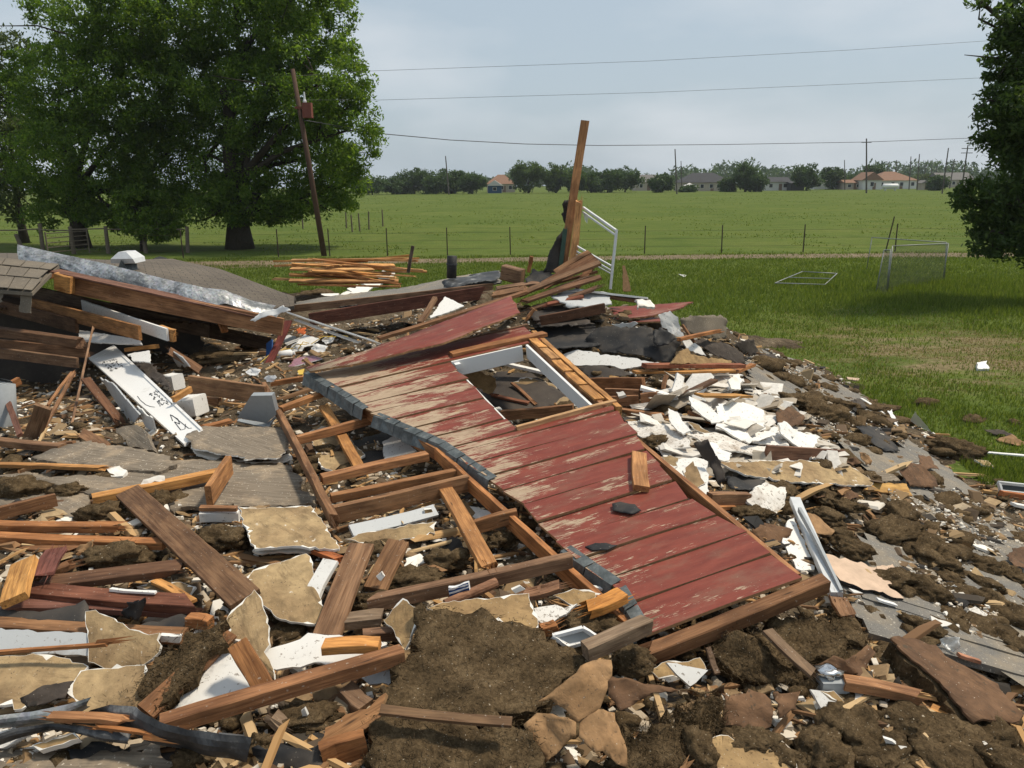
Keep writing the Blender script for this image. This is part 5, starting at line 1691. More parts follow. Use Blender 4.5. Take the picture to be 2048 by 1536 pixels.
sh('second grey floor sheet under the golden two-by-four', 'floor_sheet', 'flooring', 4, [(150, 160, .02), (640, 140, .03), (900, 60, .03), (1340, 60, .03), (1700, 90, .03), (1850, 320, .03), (1400, 330, .02), (900, 330, .02), (500, 250, .02)], .03, M_DECK, bend=.012, jag=.02)
sh('third grey floor sheet at the photo edge above the stacked studs', 'floor_sheet', 'flooring', 4, [(-60, 150, .02), (170, 130, .02), (520, 230, .02), (500, 340, .02), (760, 420, .01), (300, 430, .01), (-60, 330, .01)], .03, M_DECK, bend=.012, jag=.02)
wht('crumbled white plaster pad at the golden lath end', 1, [(620, 1390, .05), (700, 1375, .07), (745, 1405, .05), (720, 1440, .03), (650, 1440, .03)], .03, M_GYP, bend=.02)

# --- left middle (crop 4)
bm('golden two-by-four broken in half on the dusty floor', 4, (540, 285, .07), (1290, 140, .09), W2, .07, GO_, e2='cut')
bm('short upright two-by-six block leaning on the golden two-by-four', 4, (1215, 270, .12), (1350, 90, .16), .045, .15, (.36, .2, .09))
wht('curled white plaster edge lying on the golden two-by-four', 4, [(805, 235, .08), (840, 175, .13), (960, 150, .14), (965, 175, .12), (880, 200, .1), (850, 240, .06)], .02, M_GYP, bend=.02)
plank('long grey-brown diagonal plank across the dusty floor', 4, (755, 245, .1), (1430, 885, .18), .16, .035, (.19, .12, .07), roll=.25)
bm('topmost of three stacked studs at the photo edge', 4, (-40, 437, .13), (740, 455, .11), .075, .05, OR_, e2='broken')
bm('middle of three stacked studs at the photo edge', 4, (-40, 510, .1), (970, 545, .08), .08, .05, OR_)
bm('lowest of three stacked studs at the photo edge', 4, (-40, 565, .05), (470, 590, .05), .09, .06, BR_, e2='broken')
bm('brown two-by-four lying under a wool heap at the photo edge', 4, (-30, 385, .1), (330, 285, .12), T2, W2, BR_)
cl('dark wool heap at the photo edge above the stacked studs', 4, 100, 235, 140, 70, .03)
cl('torn wool strands beside the dark wool heap', 4, 390, 235, 90, 35, .02)
cl('wool clump under the head of the diagonal plank', 4, 600, 365, 125, 55, .03)
cl('round wool clump beside the diagonal plank middle', 4, 1290, 530, 150, 85, .05)
cl('round wool clump between the stacked studs and the dark plank', 4, 690, 620, 160, 75, .05)
cl('wool scrap behind the diagonal plank head', 4, 940, 290, 60, 60, .04)
kraft('stiff tan paper wedge over the lowest stacked stud', 4, [(420, 590, .08), (555, 520, .14), (540, 590, .1), (500, 605, .08)])
plank('long dark broken plank under the diagonal one', 4, (210, 780, .06), (1110, 690, .1), .14, .04, (.12, .07, .042), e1='broken', e2='broken')
bm('short golden grainy block at the photo edge', 4, (85, 890, .14), (150, 650, .18), .045, .13, (.5, .29, .1), roll=1.25)
plank('reddish weathered plank fragment behind the golden block', 4, (255, 740, .14), (330, 575, .18), .11, .02, (.17, .075, .065), e1='broken', e2='broken')
plank('brown plank fragment crossing the reddish one', 4, (200, 740, .06), (435, 675, .08), .08, .03, BR_, e2='broken')
bm('red-edged beam strewn with sawdust', 4, (130, 815, .07), (1190, 905, .1), .12, .05, (.19, .085, .055), e2='slant')
bm('lower dark red board beneath the red-edged beam', 4, (20, 900, .04), (1140, 955, .05), .1, .03, (.15, .04, .035), e1='broken', e2='broken')
bm('thin white lath pointing past the red-edged beam', 4, (650, 805, .12), (910, 842, .12), .02, .012, (1, 1, 1), mat=M_WHITE, name='white_lath')
plank('golden strip slanting beside the thin white lath', 4, (905, 775, .06), (1130, 880, .12), .05, .02, GO_)
dry('tan drywall half buried behind the golden strip', 4, [(800, 800, .03), (1000, 750, .06), (1150, 800, .06), (1100, 870, .03)])
felt('curled black felt cone standing on the red-edged beam', 4, [(690, 960, .06), (760, 900, .14), (855, 860, .22), (850, 900, .2), (815, 1000, .06), (740, 1005, .04)], bend=.04)
felt('flat black felt band at the photo edge', 4, [(-60, 970, .06), (200, 950, .08), (400, 910, .1), (500, 915, .1), (500, 1020, .06), (-60, 1015, .05)], bend=.015)
felt('black felt piece behind the torn tan drywall', 4, [(850, 1010, .07), (1000, 975, .08), (1110, 980, .07), (1115, 1050, .05), (800, 1040, .05)], bend=.02)
bm('brown board under the black felt band', 4, (-40, 1030, .05), (1085, 1075, .06), .09, .045, (.25, .135, .06))
bm('tan block end to the side of the long batt', 4, (1110, 1000, .08), (1230, 1020, .08), .06, .06, OR_)
sh('long pale grey painted board at the photo edge', 'painted_board', 'board', 4, [(-60, 1045, .09), (510, 1075, .09), (520, 1205, .03), (-60, 1165, .03)], .02, (M_GREYW, M_WHITE, M_WHITE), jag=.004)
plank('thin brown stick lying over the pale grey board', 4, (-30, 1195, .12), (690, 1115, .2), .022, .016, OR_, e2='broken')
dry('torn tan drywall sheet standing up past the pale grey board', 4, [(500, 945, .15), (560, 935, .16), (720, 1010, .14), (870, 1080, .12), (935, 1070, .13), (930, 1180, .08), (840, 1255, .04), (680, 1280, .02), (515, 1240, .03), (510, 1090, .09)], .016)
wht('small white moulding end behind the torn tan drywall', 4, [(935, 1085, .1), (1060, 1090, .1), (1050, 1130, .06), (940, 1125, .06)], .02, M_WHITE, 'white_trim', 'trim', jag=.004)
dry('large dusty tan drywall sheet at the photo edge', 4, [(-60, 1215, .06), (250, 1200, .08), (490, 1250, .08), (520, 1270, .08), (400, 1390, .06), (120, 1510, .04), (-60, 1500, .03)], bend=.012)
dry('tan drywall sheet with white flecks beside the dark batt', 4, [(470, 1290, .1), (620, 1275, .11), (850, 1258, .12), (872, 1300, .12), (820, 1510, .06), (600, 1540, .04), (490, 1535, .05), (385, 1410, .08)], bend=.008)
sh('dark wool batt strip leaning along a plank', 'insulation_batt', 'insulation', 4, [(860, 1490, .08), (840, 1330, .14), (900, 1200, .18), (1180, 1060, .22), (1300, 985, .24), (1335, 1010, .24), (1250, 1150, .2), (1040, 1380, .14), (930, 1500, .08)], .07, M_WOOL, bend=.035, cells=10, jag=.02, step=.03, fuzz=1600)
plank('brown plank under the dark wool batt strip', 4, (860, 1540, .08), (1335, 1060, .18), .09, .03, (.2, .11, .055), roll=.5)
wht('white plaster sheet with black streaks before the leaning block', 4, [(1285, 1195, .12), (1340, 1190, .12), (1400, 1260, .11), (1505, 1395, .08), (1330, 1450, .06), (1000, 1520, .03), (1060, 1440, .05), (1200, 1290, .1)], .014, M_WHITE)
dry('tan drywall panel with white edge leaning on the plank', 4, [(1335, 970, .19), (1490, 815, .24), (1530, 860, .23), (1580, 1140, .17), (1605, 1340, .1), (1560, 1300, .11), (1400, 1110, .14), (1340, 1100, .15)], .018)
bm('squat two-by-four leaning out toward the viewer', 4, (1400, 1130, .26), (1555, 1430, .1), W2, .045, (.3, .155, .065), roll=.5)
dry('flat tan drywall sheet with torn white rim beside the stud ladder', 4, [(1390, 330, .16), (1480, 340, .16), (1820, 325, .18), (1985, 570, .12), (1700, 565, .12), (1490, 580, .12), (1440, 470, .14)], .016, bend=.008)
dry('second layer of torn drywall under the flat tan sheet', 4, [(1500, 560, .09), (1985, 560, .09), (1960, 600, .07), (1600, 600, .07), (1480, 590, .07)], .014, (M_GYP, M_GYP, M_TAN))
dry('curved tan drywall in the shadow of the flat sheet', 4, [(1390, 780, .1), (1480, 700, .14), (1790, 600, .16), (1820, 640, .16), (1840, 780, .13), (1905, 970, .07), (1840, 1015, .05), (1640, 990, .05), (1480, 880, .08)], .014, bend=.02)
bm('white foam board offcut below the leaning two-by-six block', 4, (1172, 390, .05), (1400, 375, .05), .09, .07, (1, 1, 1), mat=M_WHITE, name='foam_board')
bm('narrow lumber strip lying on the foam board offcut', 4, (1170, 345, .11), (1390, 335, .12), .05, .025, OR_)
plank('red-orange splintered stub under the flat tan sheet', 4, (1830, 590, .08), (2010, 640, .1), .06, .03, (.35, .13, .05), e1='broken', e2='broken')
bm('white painted trim piece standing beside the wide plank', 4, (1825, 880, .06), (1930, 645, .2), .09, .03, (1, 1, 1), mat=M_WHITE, name='white_trim')
plank('wide brown plank slanting up past the painted trim', 5, (150, 1100, .04), (370, 560, .22), .14, .035, (.22, .13, .07))
plank('shorter brown plank beside the wide slanting one', 5, (430, 820, .06), (585, 545, .2), .13, .035, (.21, .125, .065))
bm('grey weathered board end below the wide slanting plank', 5, (190, 1000, .06), (480, 990, .06), .1, .05, GY_, e2='broken')
wht('white sheet with torn rim under the golden stamped block', 5, [(-215, 1190, .1), (0, 1110, .13), (100, 1085, .13), (230, 1080, .13), (470, 1110, .12), (510, 1140, .1), (400, 1230, .08), (0, 1275, .06), (-180, 1270, .06)], .014, M_WHITE, bend=.01)
bm('golden two-by-four offcut stamped with a black mark', 5, (140, 1150, .17), (465, 1150, .17), .075, .045, (.47, .25, .085), roll=.1)
bm('long knotty two-by-four lying across the foreground', 5, (-810, 1625, .14), (600, 1180, .16), .075, .07, (.26, .135, .065), e2='cut')
bm('brown block half under the white sheet', 5, (370, 1100, .06), (620, 1060, .06), .06, .05, (.24, .12, .06))
bm('short block pinned under the long knotty two-by-four', 5, (260, 1400, .06), (390, 1500, .03), .085, .045, BR_)
wht('crumpled grey-white plaster under the batt edge', 5, [(350, 1320, .06), (540, 1265, .09), (600, 1290, .08), (520, 1370, .04), (400, 1370, .04)], .02, M_GREYW, bend=.02)
sh('orange broken plywood board in front of the big batt', 'plywood_board', 'plywood', 7, [(1445, 770, .06), (1480, 690, .1), (1757, 535, .18), (1740, 640, .14), (1660, 700, .1), (1480, 800, .06)], .03, (M_WOOD, M_RIM, M_WOOD), color=OR_, jag=.008)
bm('thick brown joist end under the orange plywood', 7, (1470, 840, .05), (1670, 765, .08), .05, .12, (.28, .14, .06))

# --- middle: the stud ladder by the red wall (crops 1, 2, 5)
bm('long brown rail stud of the fallen ladder frame', 1, (1548, 915, .16), (1965, 1735, .16), .05, .085, (.23, .13, .065), e2='broken')
bm('first short rung stud nearest the horizontal two-by-eight', 1, (1590, 905, .2), (1800, 860, .28), .06, .05, OR_, e1='broken')
bm('second rung stud of the ladder frame', 1, (1640, 1045, .2), (1935, 945, .3), W2, .05, (.3, .16, .07))
bm('third rung stud of the ladder frame', 2, (-20, 1225, .18), (425, 1115, .26), .05, .075, OR_)
bm('fourth rung stud of the ladder frame', 5, (125, 170, .18), (745, 40, .26), W2, .06, OR_)
bm('fifth rung stud, paired close behind the sixth', 5, (180, 275, .16), (950, 130, .24), .06, .06, (.3, .155, .065))
bm('sixth and lowest rung stud, deep and cracked', 5, (200, 370, .14), (985, 200, .22), .05, .12, (.3, .165, .075))
bm('golden stud crossing under the ladder rungs', 2, (140, 1040, .2), (345, 1395, .1), W2, .04, (.42, .23, .085))
bm('golden wide stud slanting out below the red wall edge', 5, (840, 225, .2), (1120, 705, .18), .1, .045, (.42, .22, .08), e2='broken')
bm('short stub stud nailed under the red wall edge', 5, (1020, 455, .14), (1275, 385, .2), .05, .09, (.28, .155, .075))
bm('long brown two-by-four passing under the red wall corner', 5, (390, 905, .1), (1580, 635, .2), .06, .08, (.25, .14, .075), e1='slant')
V_ = [Vector(St(5, 850, 905, .1)), Vector(St(5, 1150, 775, .16))]
tag(obj('round_dowel', mesh('round_dowel', *tube_vf([V_[0], V_[0].lerp(V_[1], .5), V_[1]], [.028, .028, .028], 12), M_WOOD), None, None, (.3, .14, .075)), 'round brown dowel beside the blue printed carton', 'dowel')
t = root('blue_carton', St(5, 930, 830, .14), 'crushed blue and white printed carton under the long two-by-four', 'carton')
W = [St(5, 868, 805, .16), St(5, 985, 775, .2), St(5, 993, 825, .15), St(5, 875, 865, .1)]
sheet_pts(None, 'carton_panel', None, W, .02, (M_BLUE, M_WHITEC, M_WHITEC), jag=.004, parent=t)
for f in (.25, .62):
    a = [Vector(W[0]).lerp(Vector(W[3]), f), Vector(W[1]).lerp(Vector(W[2]), f), Vector(W[1]).lerp(Vector(W[2]), f + .13), Vector(W[0]).lerp(Vector(W[3]), f + .13)]
    sheet_pts(None, 'printed_band', None, [np.array(q) + np.array([0, -.005, .008]) for q in a], .003, M_WHITEC, jag=.002, parent=t)
dry('long torn tan drywall strip below the ladder frame', 5, [(265, 520, .1), (500, 460, .14), (800, 420, .16), (790, 490, .12), (600, 520, .09), (400, 550, .06)], .014)
bm('dusty white metal channel under the lowest rung', 5, (300, 475, .12), (790, 350, .18), .09, .02, (1, 1, 1), roll=.5, mat=M_GREYW, name='metal_channel')
dry('small tan offcut standing under the golden stud', 5, [(728, 350, .2), (770, 345, .2), (778, 425, .1), (738, 430, .1)], .02, (M_CARD, M_GYP, M_CARD))
felt('dark felt sheet under the red wall edge', 5, [(930, 290, .12), (1050, 235, .18), (1220, 325, .14), (1200, 365, .08), (1100, 340, .08)], bend=.02)
wht('white board strip below the dark felt sheet', 5, [(945, 320, .08), (1090, 350, .08), (1190, 375, .08), (1000, 410, .04)], .012, M_WHITE, jag=.006)
wht('white panel seen between the ladder rungs', 2, [(480, 1240, .1), (560, 1200, .14), (680, 1290, .1), (600, 1330, .06), (490, 1350, .04)], .014, M_WHITE)
dry('tan panel on the floor between the ladder rungs', 5, [(60, -80, .04), (250, -110, .06), (380, 30, .05), (230, 130, .03), (120, 100, .03)], .02, (M_TAN, M_GYP, M_TAN))
felt('dark felt under the ladder frame rungs', 5, [(280, -40, .02), (480, -100, .03), (700, -20, .03), (560, 60, .02), (380, 90, .02)], bend=.02)
felt('black wrinkled plastic below the torn drywall strip', 5, [(620, 520, .04), (840, 460, .06), (960, 560, .04), (860, 600, .03), (700, 590, .02)], bend=.04)
cl('wool clump piled beneath the golden wide stud', 5, 850, 660, 130, 85, .05)
cl('wool heap along the long brown two-by-four', 5, 640, 760, 200, 60, .04)
cl('wool clump wedged under the red wall edge', 5, 1180, 530, 80, 60, .05)
cl('wool tuft at the head of the shorter brown plank', 5, 450, 600, 90, 70, .04)
cl('wool litter below the tapered end of the long two-by-four', 5, 430, 890, 130, 60, .03)
wht('crumbled white plaster beside the shorter brown plank', 5, [(620, 640, .08), (700, 605, .1), (745, 640, .08), (690, 690, .05), (600, 770, .03)], .03, M_GYP, bend=.03)
wht('small plaster chunk stuck on the shorter brown plank', 5, [(445, 740, .15), (475, 715, .17), (495, 740, .15), (470, 770, .12)], .025, M_WDIRTY)

# --- foreground middle (crops 5, 12)
sh('big flat dark wool batt dominating the foreground', 'insulation_batt', 'insulation', 5, [(712, 928, .2), (860, 930, .21), (1120, 985, .21), (1430, 1062, .19), (1740, 1210, .15), (1600, 1310, .15), (1380, 1490, .12), (1180, 1620, .09), (800, 1560, .09), (490, 1510, .08), (560, 1360, .11), (620, 1120, .16)], .09, M_WOOL, bend=.05, cells=16, jag=.018, step=.03, fuzz=1600)
sh('lower dark wool batt cut off by the photo bottom', 'insulation_batt', 'insulation', 7, [(1680, 690, .1), (1900, 640, .14), (2150, 660, .14), (2420, 720, .12), (2400, 960, .06), (1700, 960, .06), (1650, 830, .07)], .09, M_WOOL, bend=.05, cells=14, jag=.018, step=.03, fuzz=1600)
plank('thin dark lath lying on the lower wool batt', 7, (1730, 605, .2), (2330, 675, .2), .045, .015, (.14, .09, .05), roll=.2)
dry('tan drywall peeking above the big batt', 5, [(740, 925, .16), (900, 880, .2), (1340, 838, .22), (1390, 960, .2), (1425, 1070, .16), (1100, 1000, .16)], .014, (M_CARD, M_GYP, M_CARD))
dry('pointed tan drywall shard at the big batt corner', 5, [(490, 1000, .12), (600, 868, .2), (640, 905, .2), (722, 930, .2), (690, 1010, .18), (615, 1165, .1), (560, 1090, .1)], .014, (M_CARD, M_GYP, M_CARD))
kraft('large creased tan kraft flap folded off the big batt', 12, [(300, 830, .2), (560, 650, .28), (700, 530, .3), (830, 470, .32), (912, 490, .3), (915, 620, .28), (860, 780, .26), (830, 870, .2), (640, 1000, .16), (420, 810, .22)], bend=.05, cells=10)
kraft('lower kraft flap with pointed tail reaching the photo bottom', 12, [(650, 960, .16), (760, 880, .2), (950, 910, .18), (1000, 1080, .14), (1040, 1376, .06), (960, 1350, .06), (840, 1240, .1), (770, 1255, .1), (640, 1130, .12)], bend=.04, cells=9)
kraft('pale kraft flap fanning out below the large creased one', 12, [(195, 1020, .12), (300, 920, .18), (430, 930, .18), (620, 1000, .16), (620, 1110, .12), (520, 1200, .08), (370, 1340, .05), (240, 1130, .08)], bend=.04, cells=9)
kraft('brown paper-faced slab beside the large creased flap', 12, [(915, 620, .14), (1180, 690, .14), (1460, 740, .12), (1250, 760, .1), (1100, 860, .08), (980, 910, .07), (890, 770, .12)], (M_BKRAFT, M_WOOL, M_WOOL), bend=.03)
kraft('brown paper curl behind the paper-faced slab', 12, [(1460, 740, .14), (1640, 760, .15), (1850, 680, .14), (1800, 780, .08), (1560, 770, .1)], (M_BKRAFT, M_WOOL, M_WOOL))
wht('stippled white ceiling shard above the big batt', 5, [(1370, 925, .14), (1500, 905, .16), (1625, 900, .17), (1560, 960, .13), (1425, 1045, .1), (1385, 990, .12)], .012, M_STIP)
t = root('picture_frame', St(5, 1600, 1090, .1), 'small white picture frame with grey glass on the big batt edge', 'frame')
fc = [Vector(St(5, 1480, 1088, .16)), Vector(St(5, 1655, 1042, .2)), Vector(St(5, 1745, 1100, .15)), Vector(St(5, 1570, 1150, .12))]
for i in range(4):
    beam_w('frame_bar', None, fc[i], fc[(i + 1) % 4], .022, .018, M_WHITEC, (1, 1, 1), 0, 'cut', 'cut', None, None, t, warp=.0005)
sheet_pts(None, 'glass', None, [np.array(q) - np.array([0, 0, .006]) for q in fc], .003, M_GREYPL, jag=0, parent=t)
bm('grey weathered two-by-four at the red wall corner', 5, (1665, 1175, .2), (2075, 1015, .28), .075, .075, GY_, e2='broken')
bm('bright orange splintered board end under the red wall corner', 5, (1660, 935, .14), (1895, 855, .18), .1, .05, (.5, .25, .07), e1='broken', e2='broken')
plank('splintered reddish scrap below the long two-by-four', 5, (1290, 850, .12), (1520, 790, .16), .09, .025, (.28, .13, .06), e1='broken', e2='broken')
dry('brown drywall wedge behind the stippled shard', 5, [(1480, 850, .1), (1600, 810, .12), (1760, 840, .12), (1670, 910, .08), (1600, 920, .06)], .014, (M_CARD, M_GYP, M_CARD))
cl('dark wool mound between the picture frame and the orange end', 5, 1680, 1030, 160, 85, .05)
bm('thin white lath under the red wall corner', 5, (1680, 805, .1), (1840, 828, .1), .02, .014, (1, 1, 1), mat=M_WHITE, name='white_lath')
wht('white plaster flakes on the splintered scrap', 5, [(1240, 820, .2), (1290, 795, .22), (1320, 815, .2), (1260, 840, .18)], .02, M_GYP)
bm('brown short timber under the bottom plate of the red wall', 12, (340, 250, .1), (450, 200, .12), .06, .05, OR_, e2='broken')
cl('dark wool clump under the bottom plate of the red wall', 12, 1080, 500, 160, 130, .06)
wht('white painted plaster triangle below the red wall', 12, [(1365, 512, .14), (1450, 518, .14), (1705, 575, .13), (1640, 640, .1), (1560, 705, .08), (1450, 610, .1)], .022, M_WHITE, jag=.004)
wht('small broken pinkish plaster beside the white triangle', 12, [(1330, 640, .05), (1420, 620, .06), (1480, 645, .05), (1380, 675, .03)], .015, M_WDIRTY)
dry('tan board lying under the white plaster triangle', 12, [(1230, 570, .04), (1380, 500, .07), (1640, 470, .09), (1690, 560, .06), (1560, 600, .04), (1300, 640, .03)], .012, (M_CARD, M_GYP, M_CARD))
# --- front right wool field (crop 6)
sh('thick wool batt sagging below the red wall bottom plate', 'insulation_batt', 'insulation', 6, [(730, 600, .16), (900, 560, .2), (1180, 560, .2), (1310, 640, .18), (1300, 690, .16), (1180, 740, .14), (1010, 780, .12), (880, 800, .1), (790, 700, .12)], .12, M_WOOL, bend=.06, cells=12, jag=.02, step=.03, fuzz=1600)
sh('wool batt with split flap nearest the kraft tail', 'insulation_batt', 'insulation', 6, [(560, 700, .12), (700, 670, .14), (800, 720, .14), (890, 810, .12), (1060, 880, .1), (1000, 920, .06), (800, 890, .06), (600, 800, .07)], .09, M_WOOL, bend=.05, cells=10, jag=.02, step=.03, fuzz=1600)
plank('brown lath lying diagonally on the sagging batt', 6, (810, 625, .22), (1040, 860, .2), .06, .02, (.17, .11, .06), e2='broken')
plank('second thin lath beside the diagonal one', 6, (515, 715, .1), (575, 835, .06), .03, .015, DB_)
kraft('folded brown kraft edge over the electrical box', 6, [(1000, 810, .16), (1130, 750, .22), (1180, 770, .22), (1250, 840, .16), (1200, 850, .14), (1100, 790, .18)], (M_BKRAFT, M_WOOL, M_WOOL), bend=.03)
kraft('brown kraft strip folded under the long paper-faced batt', 6, [(1180, 780, .16), (1290, 700, .18), (1320, 740, .16), (1270, 860, .1), (1240, 850, .1)], (M_BKRAFT, M_WOOL, M_WOOL), bend=.03)
t = root('electrical_box', St(6, 1130, 890, .1), 'grey electrical box with silver foil on the wool', 'electrical box')
a = Vector(St(6, 1130, 890, .1))
obj('box_body', mesh('box_body', *box_vf(a.x - .065, a.x + .065, a.y - .03, a.y + .06, a.z - .045, a.z + .025), M_GREYPL), None, t)
obj('foil', wool_mesh('foil', .065, .05, .028, M_FOIL, 3, .5, 0, 3), Matrix.Translation(a + Vector((-.01, .04, .04))), t)
bm('tan two-by-four in the wool beside the electrical box', 6, (1175, 885, .12), (1590, 965, .14), .075, .05, (.33, .19, .1), e2='broken')
wht('white drywall shard with tan back below the electrical box', 6, [(1015, 915, .12), (1060, 920, .12), (1110, 965, .1), (1205, 1000, .08), (1130, 1035, .05), (1085, 1042, .05)], .014, M_WHITE)
dry('tan drywall corner behind the white shard', 6, [(1060, 920, .1), (1130, 920, .1), (1190, 985, .07), (1120, 960, .07)], .012, (M_CARD, M_GYP, M_CARD))
kraft('big brown kraft face in the front wool field', 6, [(580, 940, .14), (720, 905, .16), (830, 960, .15), (830, 1090, .1), (760, 1125, .08), (600, 1080, .08)], (M_BKRAFT, M_WOOL, M_WOOL), bend=.05)
kraft('second kraft face ridged against the big brown one', 6, [(830, 930, .14), (960, 930, .15), (950, 1010, .1), (860, 1060, .09)], (M_BKRAFT, M_WOOL, M_WOOL), bend=.04)
sh('folded wool batt under the big brown kraft face', 'insulation_batt', 'insulation', 6, [(370, 990, .12), (560, 940, .15), (600, 1050, .12), (480, 1100, .08), (400, 1070, .08)], .1, M_WOOL, bend=.05, cells=9, jag=.02, step=.03, fuzz=1600)
sh('upright wool batt beside the pointed kraft tail', 'insulation_batt', 'insulation', 6, [(110, 1080, .12), (330, 1010, .16), (400, 1100, .14), (400, 1320, .05), (130, 1330, .05)], .1, M_WOOL, bend=.05, cells=10, jag=.02, step=.03, fuzz=1600)
dry('sawdust-strewn tan board at the photo bottom', 6, [(525, 1160, .06), (620, 1140, .08), (880, 1220, .08), (950, 1260, .06), (960, 1330, .03), (520, 1330, .03)], .014, (M_CARD, M_GYP, M_CARD), bend=.01)
cl('wool clump at the photo bottom beside the sawdust-strewn board', 6, 470, 1220, 75, 100, .05)
cl('wide wool clump behind the sawdust-strewn board', 6, 700, 1160, 130, 50, .05)
for k, (x, y, rx, ry) in enumerate([(1200, 1110, 200, 90), (1080, 1230, 150, 90), (1500, 1120, 170, 70), (1700, 1150, 150, 70), (1350, 1240, 170, 60), (1650, 1260, 190, 60), (1900, 1150, 130, 80), (1950, 1270, 120, 60), (850, 1230, 110, 60), (1380, 800, 90, 60), (1480, 900, 100, 50), (720, 760, 110, 60)]):
    cl(['large wool clump in front of the white drywall shard', 'wool clump at the photo bottom in front of the large one', 'wool clump before the end of the tan two-by-four', 'wool clump below the front corner of the paper-faced batt', 'low wool clump at the photo bottom under the small white flake', 'wool mass at the photo bottom below the paper-faced batt', 'wool clump at the near end of the paper-faced batt', 'wool clump in the bottom corner of the photo', 'dark wool clump just past the sawdust-strewn board', 'wool clump at the raised end of the paper-faced batt', 'wool clump behind the tan two-by-four', 'wool clump behind the split-flap batt'][k], 6, x, y, rx, ry, .03, rot=rng.uniform(0, 3))
wht('small white flake on the low foreground wool', 6, [(1370, 1150, .12), (1410, 1165, .12), (1430, 1180, .1), (1380, 1175, .1)], .012, M_WHITE)
wht('pinkish flake beside the small white flake', 6, [(1440, 1185, .1), (1480, 1190, .1), (1490, 1220, .08), (1470, 1225, .08)], .012, M_WDIRTY)
# paper-faced batt slab
bt = root('paper_faced_batt', St(6, 1700, 870, .05), 'long kraft-faced wool batt slab lying on the right slope', 'insulation')
W6 = [(1405, 662, .2), (1480, 672, .22), (1560, 682, .22), (1700, 760, .2), (1880, 870, .16), (2048, 1035, .12), (2000, 1070, .1), (1800, 1078, .12), (1620, 860, .16), (1450, 740, .18)]
W = [St(6, *q) for q in W6]
sheet_pts(None, 'paper_face', None, W, .012, (M_BKRAFT, M_BKRAFT, M_WOOL), jag=.008, bend=.03, cells=9, uvs=[tp(6, q[0], q[1]) for q in W6], parent=bt)
sheet_pts(None, 'wool_body', None, [np.array(q) - np.array([0.01, .01, .03]) for q in W], .13, M_WOOL, jag=.018, step=.03, bend=.03, cells=10, parent=bt)
bm('tan splintered board poking from under the paper-faced batt', 6, (1600, 1005, .06), (1780, 1100, .05), .07, .03, GO_, e2='slant')

# --- right slope (crops 3, 10, 11)
bm('long white metal track lying on the shingles past the red wall', 11, (30, 0, .16), (420, 830, .1), .075, .05, (1, 1, 1), mat=M_ALU, name='metal_track', cat='metal track')
bm('thin rim of the long white metal track', 11, (75, 90, .2), (455, 800, .13), .02, .04, (1, 1, 1), mat=M_GREYPL, name='metal_track', cat='metal track')
bm('rotten orange wood end under the white metal track', 11, (430, 850, .1), (490, 1010, .05), .1, .03, (.3, .15, .06), e1='broken', e2='broken')
sh('pale pinkish plywood offcut with dark edge on the shingles', 'plywood_offcut', 'plywood', 11, [(310, 470, .08), (480, 500, .08), (700, 590, .07), (900, 560, .08), (925, 620, .07), (850, 740, .06), (995, 860, .05), (900, 850, .05), (440, 700, .06)], .016, (M_PINK, M_BLACK, M_PINK), jag=.01)
wht('white speckled wallboard under the white metal track', 11, [(-30, 200, .1), (40, 150, .12), (215, 570, .06), (215, 610, .05), (60, 600, .05), (-60, 350, .08)], .014, M_WHITE)
bm('small white tile strip lying on the grey shingles', 11, (765, 880, .05), (925, 905, .05), .035, .014, (1, 1, 1), mat=M_WHITEC, name='tile_strip', cat='tile')
wht('white triangular flake at the edge of the pale plywood', 11, [(515, 770, .05), (580, 790, .05), (640, 815, .05), (560, 810, .04)], .008, M_WHITE)
wht('white plaster flake past the round wool clump on shingles', 11, [(1230, 1010, .07), (1300, 1045, .07), (1420, 1080, .06), (1330, 1105, .04), (1240, 1060, .05)], .02, M_GYP)
wht('white stained plaster flake among dark wool on the slope', 11, [(1565, 950, .07), (1620, 930, .08), (1730, 1000, .07), (1700, 1040, .04), (1590, 1000, .05)], .02, M_WDIRTY)
wht('white plaster lump high on the grey shingles', 11, [(1420, 340, .05), (1480, 325, .06), (1510, 350, .06), (1470, 375, .03), (1430, 365, .03)], .03, M_GYP)
wht('pale flake next to the white plaster lump', 11, [(1300, 385, .05), (1340, 380, .05), (1395, 415, .05), (1360, 425, .04)], .014, M_WDIRTY)
wht('scattered white plaster strip below the high lump', 11, [(1590, 385, .05), (1700, 395, .05), (1790, 440, .05), (1720, 440, .04)], .02, M_GYP)
kraft('rounded brown kraft piece at the photo edge of the slope', 11, [(1890, 480, .08), (1960, 430, .1), (2080, 420, .1), (2080, 600, .06), (1960, 590, .06)], (M_BKRAFT, M_WOOL, M_WOOL))
sh('clear crumpled plastic bag on the slope', 'plastic_bag', 'bag', 11, [(1310, 1220, .07), (1360, 1200, .1), (1480, 1200, .12), (1490, 1290, .08), (1430, 1330, .04), (1330, 1270, .05)], .002, M_CLEAR, bend=.04, jag=.006)
bm('thin pinkish lath near the paper-faced batt', 11, (1480, 1370, .05), (1655, 1395, .05), .03, .02, (.4, .2, .13))
